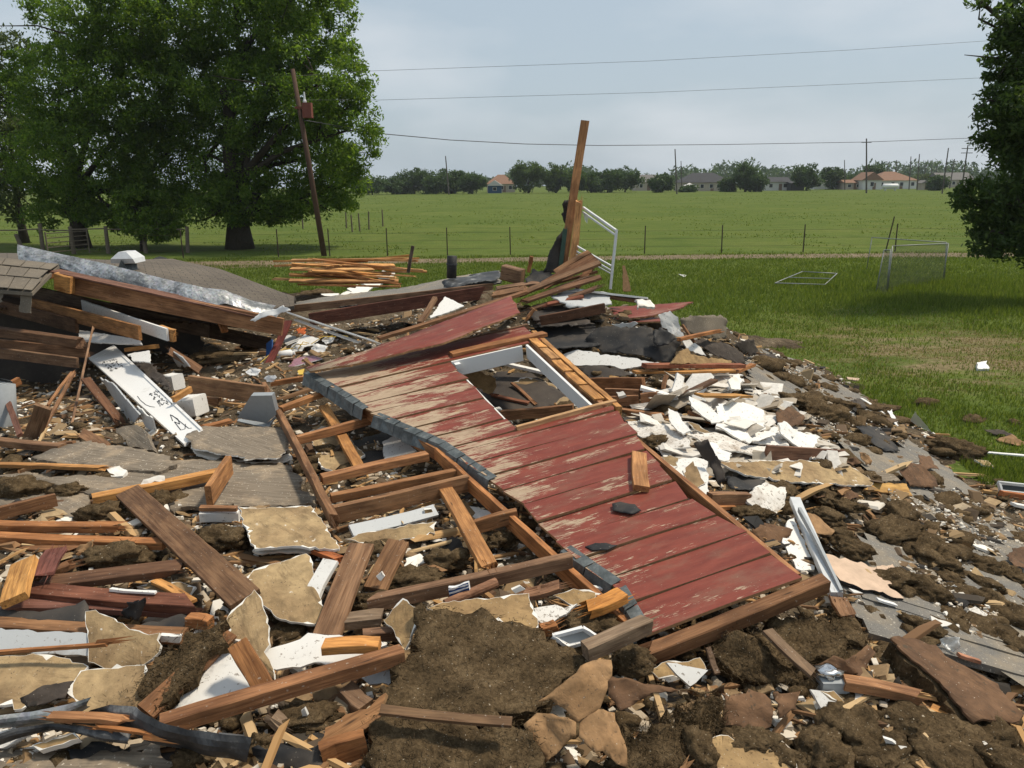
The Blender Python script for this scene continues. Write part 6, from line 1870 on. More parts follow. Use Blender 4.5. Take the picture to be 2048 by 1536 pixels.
for k, (x, y, rx, ry, dz) in enumerate([(970, 140, 200, 105, .08), (530, 430, 170, 95, .06), (900, 300, 260, 110, .04), (1150, 430, 280, 110, .04), (880, 690, 190, 80, .06), (1150, 780, 200, 100, .04), (1140, 1110, 150, 85, .05), (1400, 700, 130, 55, .03), (1640, 560, 160, 70, .03), (1430, 1020, 160, 60, .03), (1700, 740, 140, 55, .03), (1900, 640, 140, 60, .03), (1800, 900, 170, 70, .04), (1980, 1050, 110, 110, .04), (1960, 1280, 100, 70, .03), (1480, 80, 110, 40, .02), (1680, 270, 110, 35, .02), (1300, 560, 180, 70, .03), (1500, 860, 150, 60, .03), (330, 150, 160, 60, .04), (470, 310, 110, 60, .04), (1620, 80, 60, 30, .02), (860, 1380, 120, 80, .05), (1000, 800, 100, 60, .04)]):
    cl(['blocky wool chunk standing high on the grey shingles', 'wool chunk beside the white metal track', 'wool drift above the pale plywood offcut', 'wide wool drift in the middle of the slope', 'wool lump lying over the pale plywood offcut', 'wool drift below the pale plywood corner', 'round wool clump alone on the grey shingles', 'small wool roll past the pale plywood', 'wool ridge near the scattered plaster strip', 'wool below the stained plaster flake', 'small wool lump below the wool ridge', 'wool beside the rounded kraft piece', 'dark wool bank above the stained plaster flake side', 'dark wool bank at the photo edge halfway down the slope', 'wool tuft at the photo edge near the paper-faced batt', 'thin wool smear high on the shingles', 'wool strand near the high plaster lump', 'wool between the wide drift and small roll', 'wool just above the stained plaster flake', 'wool at the top end of the white metal track', 'wool pad touching the white metal track middle', 'tiny wool tuft beside the thin smear', 'wool pad behind the folded kraft edge', 'wool crumbs at the corner of the pale plywood'][k], 11, x, y, rx, ry, dz - .01, rot=rng.uniform(0, 3), sub=4 if rx > 120 else 3)
# crop 10: upper slope
for k, (x, y, rx, ry, dz) in enumerate([(500, 470, 190, 80, .08), (330, 430, 150, 50, .06), (620, 560, 150, 90, .08), (800, 620, 110, 60, .05), (830, 730, 110, 60, .04), (950, 500, 160, 45, .02), (1400, 750, 80, 35, .02), (1560, 800, 150, 80, .03), (1330, 460, 90, 40, .03), (1680, 575, 100, 32, .02), (1380, 1010, 80, 55, .04), (720, 470, 120, 50, .04), (1150, 590, 100, 40, .02), (300, 1080, 150, 40, .03), (560, 1110, 140, 50, .03), (720, 1190, 130, 50, .03), (80, 1230, 110, 55, .05), (340, 1220, 60, 55, .05), (1000, 760, 120, 40, .02), (1980, 600, 60, 25, .02)]):
    cl(['matted wool bank behind the white drywall heap', 'dark wool behind the golden board end', 'tall wool bank beside the brown kraft roll', 'wool around the dark felt panel', 'wool bale with paper edge below the dark felt panel', 'wool spread toward the grass edge of the slope', 'dark wool tuft by the clear plastic shard', 'dark wool bank at the grass edge of the slope', 'wool flap standing in the grass beyond the slope', 'wool ring lying out on the lawn', 'wool inside the crumpled brown kraft on the slope', 'wool on the shingles above the dark felt panel', 'wool crumbs near the white strip at the grass edge', 'wool below the long tan wallboard', 'wool below the golden tongue board', 'wool piled before the blocky chunk', 'wool clump at the red wall right edge', 'wool pad beside the tan crumpled wallboard', 'wool litter below the dark felt panel', 'small wool scrap at the photo edge on the lawn'][k], 10, x, y, rx, ry, dz - .02, rot=rng.uniform(0, 3), sub=4 if rx > 110 else 3)
felt('smooth dark felt panel on the upper slope', 10, [(830, 620, .1), (1060, 630, .1), (1080, 690, .08), (1155, 800, .05), (1040, 790, .05), (920, 720, .07)], bend=.015)
felt('dark shingle scrap at the top of the slope', 10, [(485, 260, .05), (560, 300, .05), (575, 345, .04), (500, 310, .04)], M_FELT)
felt('grey shingle flap where the slope meets the grass', 10, [(800, 430, .06), (880, 420, .06), (960, 490, .04), (830, 490, .04)], M_FELT)
bm('thin white strip at the grass edge of the slope', 10, (875, 425, .06), (1030, 530, .04), .04, .02, (1, 1, 1), mat=M_WHITE, name='white_strip', cat='trim')
felt('black felt scrap standing in the grass by the white strip', 10, [(950, 470, .06), (1040, 455, .1), (1070, 530, .02), (1020, 520, .02)])
sh('clear plastic shard standing at the grass edge', 'plastic_shard', 'plastic sheet', 10, [(1230, 580, .1), (1262, 515, .25), (1330, 600, .12), (1380, 665, .02), (1290, 630, .04)], .003, M_CLEAR, jag=.002)
sh('curved white plastic strip at the grass edge', 'plastic_strip', 'plastic sheet', 10, [(1068, 520, .14), (1095, 500, .16), (1130, 590, .06), (1160, 640, .02), (1110, 600, .05)], .004, M_WHITEC, bend=.01)
bm('long thin white strip lying on the lawn', 10, (1625, 792, .05), (2090, 842, .04), .05, .015, (1, 1, 1), mat=M_WHITEC, name='white_strip', cat='trim')
kraft('crumpled brown kraft paper roll on the mid slope', 10, [(1135, 900, .16), (1230, 880, .2), (1310, 900, .2), (1420, 980, .12), (1440, 1060, .06), (1350, 1060, .06), (1180, 1030, .08)], (M_BKRAFT, M_BKRAFT, M_WOOL), bend=.06)
kraft('brown kraft square above the crumpled roll', 10, [(1280, 830, .12), (1370, 840, .12), (1440, 930, .08), (1330, 920, .08)], (M_BKRAFT, M_BKRAFT, M_WOOL))
kraft('reddish kraft sheet buried in the matted wool bank', 10, [(260, 520, .16), (370, 480, .2), (470, 560, .18), (440, 610, .1), (300, 640, .08)], (M_BKRAFT, M_BKRAFT, M_WOOL), bend=.05)
kraft('small folded kraft corner before the wool bale', 10, [(860, 810, .1), (940, 850, .1), (950, 890, .06), (910, 900, .04)], (M_KRAFT, M_KRAFT, M_WOOL))
kraft('dark reddish kraft wad at the end of the brown board', 10, [(770, 860, .1), (840, 850, .12), (870, 890, .08), (800, 910, .05)], (M_BKRAFT, M_BKRAFT, M_WOOL))
kraft('brown kraft chips below the golden tongue board', 10, [(490, 1080, .06), (600, 1100, .06), (660, 1150, .04), (560, 1140, .04)], (M_BKRAFT, M_BKRAFT, M_WOOL))
kraft('brown kraft disc near the golden tongue board', 10, [(740, 1110, .06), (820, 1095, .06), (850, 1140, .05), (780, 1160, .04)], (M_BKRAFT, M_BKRAFT, M_WOOL))
kraft('brown kraft sheet bunched at the red wall right edge', 10, [(80, 1380, .1), (180, 1310, .14), (380, 1370, .12), (330, 1460, .06), (200, 1470, .06)], (M_BKRAFT, M_BKRAFT, M_WOOL), bend=.04)
kraft('tan kraft strip beside the white metal track head', 10, [(450, 1240, .08), (540, 1250, .1), (680, 1370, .07), (660, 1410, .05), (520, 1380, .06)], bend=.03)
kraft('orange-brown kraft scrap out on the lawn', 10, [(1840, 700, .04), (1960, 690, .06), (2060, 740, .05), (1990, 760, .02), (1870, 730, .02)], bend=.03)
felt('dark shingle scrap lying out on the lawn', 10, [(1760, 650, .05), (1860, 645, .06), (1990, 690, .05), (1920, 695, .03)], M_FELT)
wht('white trash box lying on the bare lawn patch', 10, [(1710, 160, .12), (1780, 148, .14), (1800, 205, .05), (1720, 208, .04)], .1, M_WHITEC, 'white_trash', 'litter', jag=.01)
wht('pale straw-coloured scrap on the lawn edge', 10, [(770, 265, .03), (860, 275, .03), (850, 290, .02), (780, 285, .02)], .02, M_PINK, 'straw_scrap', 'litter')
wht('tiny white paper far out on the grass', 0, [(1357, 548, .05), (1374, 550, .05), (1368, 554, .03)], .01, M_WHITEC, 'paper_scrap', 'paper')
# window piece at right photo edge
t = root('broken_sash', St(10, 1960, 1090, .06), 'broken window sash with white rim at the photo edge', 'window sash')
a, b, c, d = [Vector(St(10, *q)) for q in ((1865, 1030, .14), (2090, 1050, .14), (2090, 1110, .06), (1880, 1092, .06))]
for i, (p, q) in enumerate(((a, b), (a, d), (d, c))):
    beam_w('sash_bar', None, p, q, .035, .03, M_ALU, (1, 1, 1), 0, 'cut', 'cut', None, None, t, warp=.001)
sheet_pts(None, 'pane', None, [np.array(q) - np.array([0, 0, .012]) for q in (a, b, c, d)], .004, M_GLASSD, jag=0, parent=t)
bm('orange-brown board below the broken window sash', 10, (1880, 1120, .06), (2100, 1140, .06), .05, .08, (.33, .13, .05))
bm('white trim below the orange-brown board at the photo edge', 10, (1970, 1190, .05), (2100, 1205, .05), .07, .03, (1, 1, 1), mat=M_WHITE, name='white_trim')
dry('tan drywall crumbs at the grass edge near the broken sash', 10, [(1690, 860, .05), (1790, 870, .05), (1840, 920, .03), (1750, 900, .03)], .02)
# --- right of the red wall (crop 3 and 9)
p0, p1 = wl_pt(-.30, 1.18, .026), wl_pt(-.07, 1.62, .026)
beam_w('timber', 'short two-by-four block lying across the red boards', p0, p1, .105, .045, M_WOOD, (.42, .22, .085), .14, 'cut', 'cut', 'lumber')
def wall_scrap(label, poly, mat, name='tar_paper_scrap', cat='tar paper', bend=.01):
    n_ = np.array([nV[0], nV[1], nV[2]])
    o_ = np.array(oW) + n_ * .02
    W = []
    for u, v in poly:
        d = ray(u, v)
        W.append(CAM + d * (((o_ - CAM) @ n_) / (d @ n_)))
    return sheet_pts(label, name, cat, W, .005, mat, jag=.003, bend=bend, cells=4)
wall_scrap('small black shingle scrap on the middle of the red wall', [(1224, 1007), (1240, 1003), (1270, 1009), (1282, 1020), (1262, 1029), (1226, 1021)], M_TAR)
wall_scrap('slim black shingle scrap at the worn edge of the red wall', [(1170, 1092), (1190, 1085), (1235, 1090), (1215, 1100), (1185, 1101)], M_TAR)
felt('big black felt sheet draped behind the window opening', 9, [(700, 560, .18), (810, 470, .3), (960, 450, .32), (1250, 480, .32), (1490, 590, .26), (1380, 755, .1), (1100, 710, .08), (840, 670, .08)], bend=.05, cells=9)
felt('folded corner of black felt beside the white plaster tongue', 9, [(1250, 500, .36), (1330, 470, .4), (1460, 560, .34), (1380, 620, .26), (1265, 600, .26)], bend=.04)
wht('wide white board in front of the big black felt sheet', 9, [(520, 690, .1), (620, 655, .13), (1100, 720, .13), (1335, 765, .12), (1190, 790, .08), (1000, 810, .06), (900, 780, .06), (620, 780, .05)], .016, M_WHITE, 'painted_board', 'board', jag=.006)
felt('dark brown felt curl below the wide white board', 9, [(640, 800, .04), (800, 780, .06), (960, 795, .06), (1080, 850, .04), (900, 900, .02), (720, 890, .02)], M_BTAR, bend=.03)
wht('white plaster tongue hanging below the jutting red board', 9, [(1300, 370, .5), (1400, 335, .55), (1460, 385, .52), (1475, 450, .42), (1510, 540, .3), (1440, 545, .28), (1330, 470, .38)], .014, M_WHITE, bend=.03)
wht('white torn plaster under the golden stick by the felt', 9, [(1490, 570, .24), (1580, 575, .24), (1650, 640, .18), (1690, 705, .12), (1600, 680, .12), (1530, 640, .16)], .014, M_WHITE, bend=.02)
wht('small honeycomb white sheet under the jutting red board', 9, [(915, 445, .4), (1130, 435, .42), (1080, 470, .36), (990, 475, .36)], .012, M_GREYW)
sh('grey-brown shingle flap propped at the grass side', 'shingle_flap', 'shingles', 9, [(1480, 390, .4), (1740, 365, .5), (1850, 400, .48), (1850, 560, .25), (1640, 550, .22), (1540, 500, .28)], .008, M_SHING, bend=.04, jag=.01)
felt('brown felt sheet sliding toward the grass', 9, [(1560, 590, .18), (1640, 560, .22), (1900, 630, .2), (2050, 720, .15), (1990, 770, .08), (1800, 720, .08), (1660, 650, .12)], M_FELT, bend=.04)
felt('folded dark brown felt at the pile foot by the grass', 3, [(640, 550, .2), (700, 530, .3), (750, 532, .3), (770, 600, .1), (720, 610, .08), (660, 575, .12)], M_FELT, bend=.05)
felt('small dark felt curl at the top of the right slope', 3, [(770, 600, .1), (840, 600, .12), (870, 640, .06), (810, 655, .03)], M_FELT, bend=.03)
plank('golden stick poking out over the grass', 9, (1460, 570, .36), (1820, 500, .36), .05, .04, OR_, e2='broken')
plank('thin stick crossing behind the white plaster tongue', 9, (1490, 450, .4), (1600, 590, .28), .03, .03, BR_)
plank('red-brown board lying along the right side of the pile', 9, (1180, 790, .18), (1990, 780, .22), .1, .045, (.24, .10, .06))
plank('golden-edged board under the red-brown board', 9, (1100, 830, .14), (1910, 825, .16), .1, .025, GO_)
bm('thin white strip under the golden-edged board', 9, (1070, 845, .11), (1980, 855, .13), .05, .012, (1, 1, 1), mat=M_WHITE, name='white_strip', cat='trim')
dry('tan fibreboard lying above the red-brown board', 9, [(1420, 740, .22), (1470, 660, .28), (1540, 640, .3), (1560, 690, .26), (1900, 745, .2), (1880, 770, .18), (1400, 765, .18)], .02, (M_CARD, M_CARD, M_CARD))
plank('orange stick end pointing past the golden-edged board', 9, (1920, 850, .1), (2080, 770, .14), .06, .04, OR_, e2='broken')
bm('brown two-by-six just past the window jamb', 9, (740, 945, .14), (1178, 938, .16), .05, .14, (.26, .14, .07))
bm('second brown timber below the two-by-six by the jamb', 9, (850, 1010, .1), (1145, 1020, .1), .05, .09, (.25, .14, .075), e1='broken')
bm('third brown timber lying lower by the jamb corner', 9, (880, 1085, .08), (1140, 1060, .08), T2, .1, (.24, .14, .08))
bm('short brown timber end beside the third one', 9, (1150, 1050, .09), (1290, 1040, .09), .05, .09, (.27, .16, .09), e2='broken')
wht('white plaster bits on the second brown timber', 9, [(950, 1000, .16), (1010, 990, .17), (1030, 1020, .15), (970, 1035, .14)], .03, M_GYP)
bm('white ribbed trim slanting down by the brown timbers', 9, (1150, 970, .16), (1460, 1045, .1), .1, .03, (1, 1, 1), mat=M_WHITE, name='white_trim')
bm('second white ribbed trim just below the slanting one', 9, (1170, 1010, .12), (1430, 1075, .07), .07, .025, (1, 1, 1), mat=M_WHITE, name='white_trim')
bm('white fluted trim post standing between the boards', 9, (1430, 1010, .08), (1475, 870, .22), .09, .03, (1, 1, 1), roll=.7, mat=M_WHITE, name='white_trim')
bm('upright brown stick beside the fluted trim post', 9, (1340, 980, .06), (1365, 860, .2), .04, .04, OR_)
plank('dark plank slanting beneath the golden-edged board', 9, (1470, 1030, .08), (1760, 910, .16), .08, .03, DB_)
wht('crumpled white plaster at the end of the thin white strip', 9, [(1870, 900, .14), (1950, 855, .18), (1985, 900, .16), (1960, 975, .08), (1900, 970, .08)], .02, M_GYP, bend=.03)
bm('golden fibreboard plank end over the white heap', 3, (480, 800, .2), (715, 795, .22), .12, .022, (.48, .29, .1), e2='slant')
wht('grey-white plaster slab under the golden fibreboard end', 9, [(1550, 1020, .12), (1640, 1010, .14), (1700, 1090, .1), (1680, 1120, .06), (1580, 1080, .08)], .02, M_GREYW)
plank('tan splintered timber at the jamb foot', 9, (1000, 1150, .1), (1385, 1215, .08), .06, .05, OR_, e1='broken', e2='broken')
plank('short tan board among the white plaster', 9, (1540, 1160, .12), (1750, 1250, .08), .07, .02, OR_, e2='broken')
dry('tan drywall chip among the white plaster heap', 9, [(1530, 1240, .1), (1580, 1250, .11), (1750, 1340, .08), (1720, 1365, .05), (1600, 1310, .07)], .016)
bm('white painted lath running through the plaster heap', 9, (1590, 1130, .1), (1900, 1200, .08), .06, .02, (1, 1, 1), mat=M_WHITE, name='white_lath')
wht('torn pinkish plaster strip below the white ribbed trim', 9, [(1060, 1105, .08), (1200, 1085, .1), (1290, 1100, .08), (1200, 1135, .05), (1090, 1140, .05)], .014, M_WDIRTY)
# white drywall heap
for k, (poly, mt) in enumerate([
    ([(135, 925, .1), (260, 930, .12), (420, 990, .12), (440, 1050, .08), (280, 1060, .06), (170, 980, .08)], M_WDIRTY),
    ([(330, 860, .2), (380, 890, .2), (440, 970, .16), (400, 985, .14), (345, 940, .16)], M_WHITE),
    ([(570, 840, .2), (690, 830, .22), (790, 870, .2), (800, 960, .14), (720, 980, .12), (560, 960, .12)], M_WHITE),
    ([(430, 800, .22), (540, 860, .2), (600, 920, .16), (540, 930, .14), (440, 850, .18)], M_WHITE),
    ([(560, 950, .14), (700, 980, .14), (900, 960, .16), (1060, 1000, .14), (1030, 1050, .1), (850, 1040, .1), (680, 1020, .1)], M_WHITE),
    ([(420, 985, .1), (560, 980, .12), (720, 1040, .12), (850, 1050, .1), (800, 1090, .07), (560, 1060, .07)], M_WDIRTY),
    ([(860, 930, .24), (900, 930, .25), (960, 1000, .18), (1060, 1075, .12), (1030, 1105, .1), (960, 1050, .14), (880, 980, .2)], M_WHITE),
    ([(700, 1020, .16), (860, 950, .22), (870, 975, .2), (720, 1030, .14)], M_WHITE),
    ([(1080, 1070, .14), (1130, 1060, .16), (1145, 1095, .1), (1100, 1100, .08)], M_GYP),
    ([(600, 930, .18), (660, 900, .22), (760, 930, .2), (700, 960, .15)], M_GYP),
    ([(460, 1040, .09), (560, 1030, .1), (640, 1080, .1), (620, 1115, .07), (520, 1100, .06)], M_WHITE)]):
    wht(['speckled white wallboard just right of the red wall edge', 'white plaster spike beside the tan splintered timber', 'bright white plaster slab under the golden fibreboard end', 'white plaster wedge behind the plaster spike', 'long ragged white plaster over the brown board', 'dirty white wallboard in the middle of the plaster heap', 'white folded corner bead slanting over the brown board', 'white bead strip sticking out of the ragged plaster', 'torn white paper tuft hanging on the brown board end', 'crumbled plaster lump on the bright white slab', 'white plaster piece above the long tan wallboard'][k], 3, poly, .014, (mt, M_GYP, M_TAN), bend=.025)
bm('red-brown board propping up the ragged white plaster', 3, (800, 1080, .12), (1172, 1092, .14), .03, .13, (.2, .09, .055))
dry('long tan wallboard sheet below the red-brown board', 3, [(570, 1120, .09), (820, 1110, .12), (1000, 1115, .12), (1200, 1140, .12), (1320, 1215, .09), (1310, 1235, .08), (1050, 1225, .07), (880, 1210, .06), (700, 1180, .06)], .016, bend=.015)
dry('stack of thin tan sheets at the far end of the wallboard', 3, [(1290, 1165, .1), (1400, 1165, .1), (1450, 1210, .08), (1300, 1215, .07)], .03, (M_DECK, M_DECK, M_TAN))
sh('golden tongue-shaped board on the grey shingles', 'golden_board', 'lumber', 3, [(1275, 1250, .06), (1330, 1222, .09), (1480, 1225, .09), (1512, 1285, .05), (1430, 1275, .05)], .018, (M_WOOD, M_RIM, M_RIM), color=(.52, .31, .1), jag=.004)
wht('white wallboard wedged against the red wall edge', 3, [(290, 1110, .1), (400, 1100, .13), (520, 1110, .14), (520, 1330, .05), (450, 1290, .06), (350, 1190, .08)], .014, M_WHITE)
dry('tan drywall shard leaning on the wedged white wallboard', 3, [(400, 1160, .22), (450, 1115, .26), (480, 1170, .22), (510, 1225, .18), (470, 1245, .16), (420, 1220, .18)], .014)
dry('small tan drywall chip beside the short block on the wall edge', 3, [(295, 1095, .16), (340, 1085, .18), (380, 1100, .17), (360, 1150, .13), (320, 1130, .14)], .014)
felt('black twisted felt strip standing beside the white wallboard', 3, [(450, 1030, .3), (520, 1010, .34), (560, 1090, .26), (610, 1210, .1), (580, 1240, .06), (530, 1140, .14)], M_BTAR, bend=.06)
bm('brown timber end below the black hole by the wall edge', 3, (525, 1305, .1), (715, 1295, .1), .06, .09, (.27, .15, .075))
bm('orange strip under that brown timber end', 3, (530, 1345, .05), (740, 1330, .05), .06, .03, OR_, e2='broken')
dry('crumpled tan wallboard with white veins by the metal track', 3, [(720, 1270, .14), (800, 1220, .18), (900, 1240, .17), (900, 1320, .1), (850, 1370, .06), (770, 1360, .06), (715, 1310, .1)], .02, (M_WDIRTY, M_GYP, M_TAN), bend=.04)
felt('black sheet standing in for the dark hollow under the long tan wallboard', 3, [(610, 1190, .03), (720, 1180, .04), (810, 1190, .04), (760, 1240, .02), (640, 1245, .02)], bend=.02)  # tar-black colour stands in for the shade of the hollow
cl('wool wad at the red wall edge under the speckled wallboard', 3, 270, 1030, 80, 40, .05)
cl('wool lump below the orange strip', 3, 730, 1370, 90, 35, .05)
# --- crest of the pile (crops 2 and 8)
def plankD(label, a, b, wd, ht, col, roll=0, e1='cut', e2='cut', mat=None, name='plank'):
    return beam_w(name, label, D(*a), D(*b), wd, ht, mat or M_WOOD, col, roll, e1, e2, 'lumber', None, None, warp=.006)
plankD('long brown board edge lying along the lifted red boards', (757, 676, 8.6), (1055, 582, 9.6), .10, .035, (.22, .125, .065), e2='broken')
plankD('splintered brown board fanning out at the crest', (1035, 592, 9.9), (1200, 525, 10.1), .12, .03, (.2, .115, .06), .3, 'broken', 'cut')
plankD('second fanned brown board just below the splintered one', (1040, 605, 9.8), (1202, 556, 9.9), .13, .03, (.17, .095, .055), .2, 'broken', 'cut')
plankD('third fanned board, darkest, low at the crest', (1050, 622, 9.7), (1200, 572, 9.8), .1, .03, (.14, .075, .045), .2, 'broken', 'broken')
plankD('short board angled up behind the fanned boards', (1110, 545, 10.4), (1180, 505, 10.5), .12, .03, (.25, .15, .08), .3, 'cut', 'cut')
plankD('thin red-brown board continuing behind the fanned boards', (1030, 590, 10.3), (1195, 545, 10.4), .08, .03, (.22, .11, .055), 0, 'broken', 'cut')
plankD('wide brown board jutting highest among the fanned boards', (1085, 575, 10.1), (1188, 512, 10.3), .16, .025, (.2, .11, .06), .5, 'broken', 'cut')
plankD('narrow dark slat between two fanned boards', (1060, 598, 9.9), (1185, 552, 10.0), .06, .025, (.13, .07, .04), .2, 'broken', 'broken')
plankD('short reddish board end under the lowest fanned board', (1090, 612, 9.6), (1165, 590, 9.7), .1, .03, (.2, .08, .05), .1, 'broken', 'cut')
plankD('steep brown plank leaning behind the window frame foot', (1150, 575, 10.2), (1196, 520, 10.6), .09, .03, (.24, .13, .07), .3, 'cut', 'broken')
plankD('flat grey-brown board wedged below the box-like block', (990, 578, 10.4), (1090, 566, 10.3), .18, .03, (.19, .125, .08), .1, 'broken', 'broken')
plankD('dark slanting rafter stub beneath the jutting red board', (1080, 640, 9.2), (1210, 618, 9.4), .05, .12, (.12, .065, .04), 0, 'broken', 'cut')
plankD('brown box-like block at the crest', (1006, 545, 10.8), (1046, 552, 10.7), .2, .2, (.22, .13, .07))
plankD('small orange splinter pair standing on the crest', (1058, 545, 10.8), (1062, 512, 10.8), .05, .02, OR_, 0, 'cut', 'broken')
plankD('broken board end splayed over the lifted red board', (985, 590, 9.9), (1052, 575, 9.8), .2, .04, (.24, .14, .07), .2, 'broken', 'broken')
plankD('small tan stick caught at the red wall top corner', (1052, 640, 8.9), (1068, 622, 8.9), .05, .03, OR_, 0, 'broken', 'broken')
plankD('white-edged board sticking out on the far side of the crest', (1160, 582, 9.9), (1296, 595, 9.7), .14, .025, (.6, .58, .55), -.2, 'cut', 'cut', M_WHITE, 'painted_board')
plankD('brown underside board beneath the white-edged one', (1210, 592, 9.85), (1297, 602, 9.65), .1, .045, (.2, .11, .06))
def shD(label, name, cat, pl, th, mats, **kw):
    return sheet_pts(label, name, cat, [D(*q) for q in pl], th, mats, uvs=[q[:2] for q in pl], **kw)
shD('white wall panel fragment lying under the fanned boards', 'painted_board', 'board', [(1100, 590, 9.9), (1150, 577, 10), (1215, 585, 9.9), (1224, 608, 9.5), (1170, 615, 9.4), (1135, 612, 9.4)], .015, (M_GREYW, M_GYP, M_WHITE), bend=.03)
shD('white crumpled plaster beside the white-edged board', 'plaster_piece', 'plaster', [(1270, 598, 9.6), (1300, 602, 9.6), (1310, 612, 9.5), (1275, 618, 9.4)], .03, M_GYP, bend=.03)
shD('black felt bundle heaped on the crest', 'tar_paper_scrap', 'tar paper', [(1050, 560, 10.5), (1065, 542, 10.6), (1100, 545, 10.6), (1120, 555, 10.5), (1090, 575, 10.2), (1060, 580, 10.2)], .01, M_TAR, bend=.1, cells=7)
shD('dark brown panel standing below the jutting red board', 'tar_paper_scrap', 'tar paper', [(1055, 625, 9.6), (1120, 612, 9.7), (1150, 622, 9.5), (1190, 650, 9.2), (1080, 655, 9.1)], .01, M_BTAR, bend=.03)
shD('black sheet standing in for the dark void below the red boards', 'tar_paper_scrap', 'tar paper', [(1060, 650, 9.5), (1190, 645, 9.5), (1200, 690, 8.9), (1090, 700, 8.7), (1070, 680, 9)], .01, M_TAR, bend=.03)  # near-black sheet puts the shade of the gap into colour
# low roof flap between the piles
t = root('low_roof_flap', D(800, 600, 12), 'dark shingled roof flap tilted between the lumber stack and crest', 'roof section')
sheet_pts(None, 'shingle_top', None, [D(585, 604, 12.2), D(800, 580, 12.4), D(900, 555, 12.8), D(1000, 540, 12.9), D(1002, 562, 11.6), D(850, 592, 11.4), D(690, 616, 11.2), D(590, 614, 11.5)], .02, (M_SHINGR, M_BLACK, M_RIM), jag=.02, bend=.03, parent=t)
beam_w('edge_board', None, D(580, 618, 11.2), D(985, 572, 11.3), .05, .10, M_WOOD, (.19, .105, .055), 0, 'broken', 'broken', None, None, t)
beam_w('underside_board', None, D(620, 640, 11.1), D(970, 585, 11.2), .05, .18, M_WOOD, (.12, .055, .04), 0, 'cut', 'broken', None, None, t)
shD('crumpled dark metal sheet on top of the low roof flap', 'dark_flashing', 'flashing', [(885, 568, 11.6), (900, 556, 12), (990, 540, 12.2), (1004, 552, 11.8), (985, 562, 11.5), (905, 572, 11.3)], .006, M_DARKMET, bend=.06)
a = Vector(D(903, 556, 11.8)); b = Vector(D(904, 512, 11.8))
t = root('vent_pipe', a, 'black square pipe stub standing on the low roof flap', 'pipe')
obj('pipe', mesh('pipe', *tube_vf([a, b], [.075, .075], 12), M_TAR, smooth=True), None, t)
obj('pipe_band', mesh('pipe_band', *tube_vf([a.lerp(b, .6), a.lerp(b, .66)], [.085, .085], 12), M_DARKMET), None, t)
shD('white triangular panel under the long brown board edge', 'plaster_piece', 'plaster', [(860, 636, 9.4), (890, 593, 9.9), (928, 612, 9.6), (895, 625, 9.4)], .012, M_WHITE, jag=.006)
plankD('brown stick beside the white triangular panel', (838, 645, 9.3), (872, 598, 9.8), .06, .05, (.24, .13, .06))
plankD('leaning grey post with white top near the lumber stack', (816, 545, 17), (827, 492, 17), .07, .07, (.12, .1, .085), name='post')
# sorted lumber stack in the distance
r = random.Random(31)
k = 0
names = ['topmost', 'upper', 'upper middle', 'middle', 'lower middle', 'lower', 'bottom']
for row in range(7):
    for j in range(4):
        u0 = 545 + r.uniform(0, 110)
        u1 = 855 - r.uniform(0, 150)
        v = 520 + row * 8 + r.uniform(-3, 3)
        tilt = r.uniform(-8, 6) * (2 if r.random() < .3 else 1)
        yy_ = 18.3 - row * .12 + .25 * j
        ya_ = r.uniform(-.5, .5)
        o = beam_w('stacked_board', names[row] + ' layer board in the distant stack of orange lumber', D(u0, v + tilt, yy_ + ya_), D(u1, v - tilt, yy_ - ya_), r.choice([.09, .14, .19]), .04, M_WOOD, r.choice([(.6, .36, .14), (.5, .28, .1), (.62, .4, .18), (.42, .22, .09)]), r.uniform(-.2, .2), 'cut', r.choice(['cut', 'broken']), 'lumber', 'boards in the distant orange lumber stack')
for k, (x, y, s_) in enumerate([(720, 578, 26), (700, 592, 30), (745, 565, 24), (770, 548, 20), (660, 590, 18), (690, 600, 20)]):
    wht('white plaster rubble beside the distant lumber stack', 0, [(x - s_, y, .06), (x - s_ * .2, y - s_ * .35, .1), (x + s_, y - s_ * .1, .08), (x + s_ * .5, y + s_ * .3, .03), (x - s_ * .5, y + s_ * .3, .03)], .05, M_GYP, bend=.06)['group'] = 'white plaster rubble beside the lumber stack'
cl('dark debris lump in front of the distant lumber stack', 0, 630, 588, 34, 10, .05, sub=3)
felt('black felt scrap lying on the collapsed roof', 0, [(305, 519, 1.72), (320, 512, 1.76), (337, 518, 1.72), (322, 523, 1.7)], z=True)
felt('black felt scrap at the foot of the galvanized strip', 0, [(475, 592, 1.56), (490, 583, 1.62), (512, 597, 1.55), (495, 605, 1.5)], z=True)
# --- seen through the window opening
dry('tan cardboard flap standing inside the window opening', 2, [(958, 850, .18), (985, 800, .28), (1145, 870, .24), (1125, 950, .1), (1100, 960, .08), (1000, 905, .12)], .006, (M_CARD, M_CARD, M_CARD))
dry('shadowed tan sheet lying inside the window opening', 2, [(1230, 900, .05), (1320, 860, .07), (1480, 900, .06), (1560, 980, .04), (1400, 1000, .03), (1300, 960, .03)], .014)
bm('white trim lying beneath the window head', 2, (1130, 770, .2), (1450, 835, .14), .09, .03, (1, 1, 1), mat=M_WHITE, name='white_trim')
bm('brown two-by-four lying under the window sill', 2, (1180, 1080, .08), (1600, 1050, .1), .06, .1, (.24, .14, .075))
plank('reddish plank angled inside the window opening', 2, (1110, 960, .06), (1340, 1010, .06), .07, .02, (.22, .1, .06), e1='broken')
plank('thin brown stick inside the window opening', 2, (1240, 900, .08), (1380, 1020, .05), .04, .02, BR_, e2='broken')
felt('dark felt floor inside the window opening', 2, [(980, 960, .0), (1150, 830, .02), (1350, 830, .02), (1600, 1000, .01), (1250, 1080, .01)], M_BTAR, bend=.02)
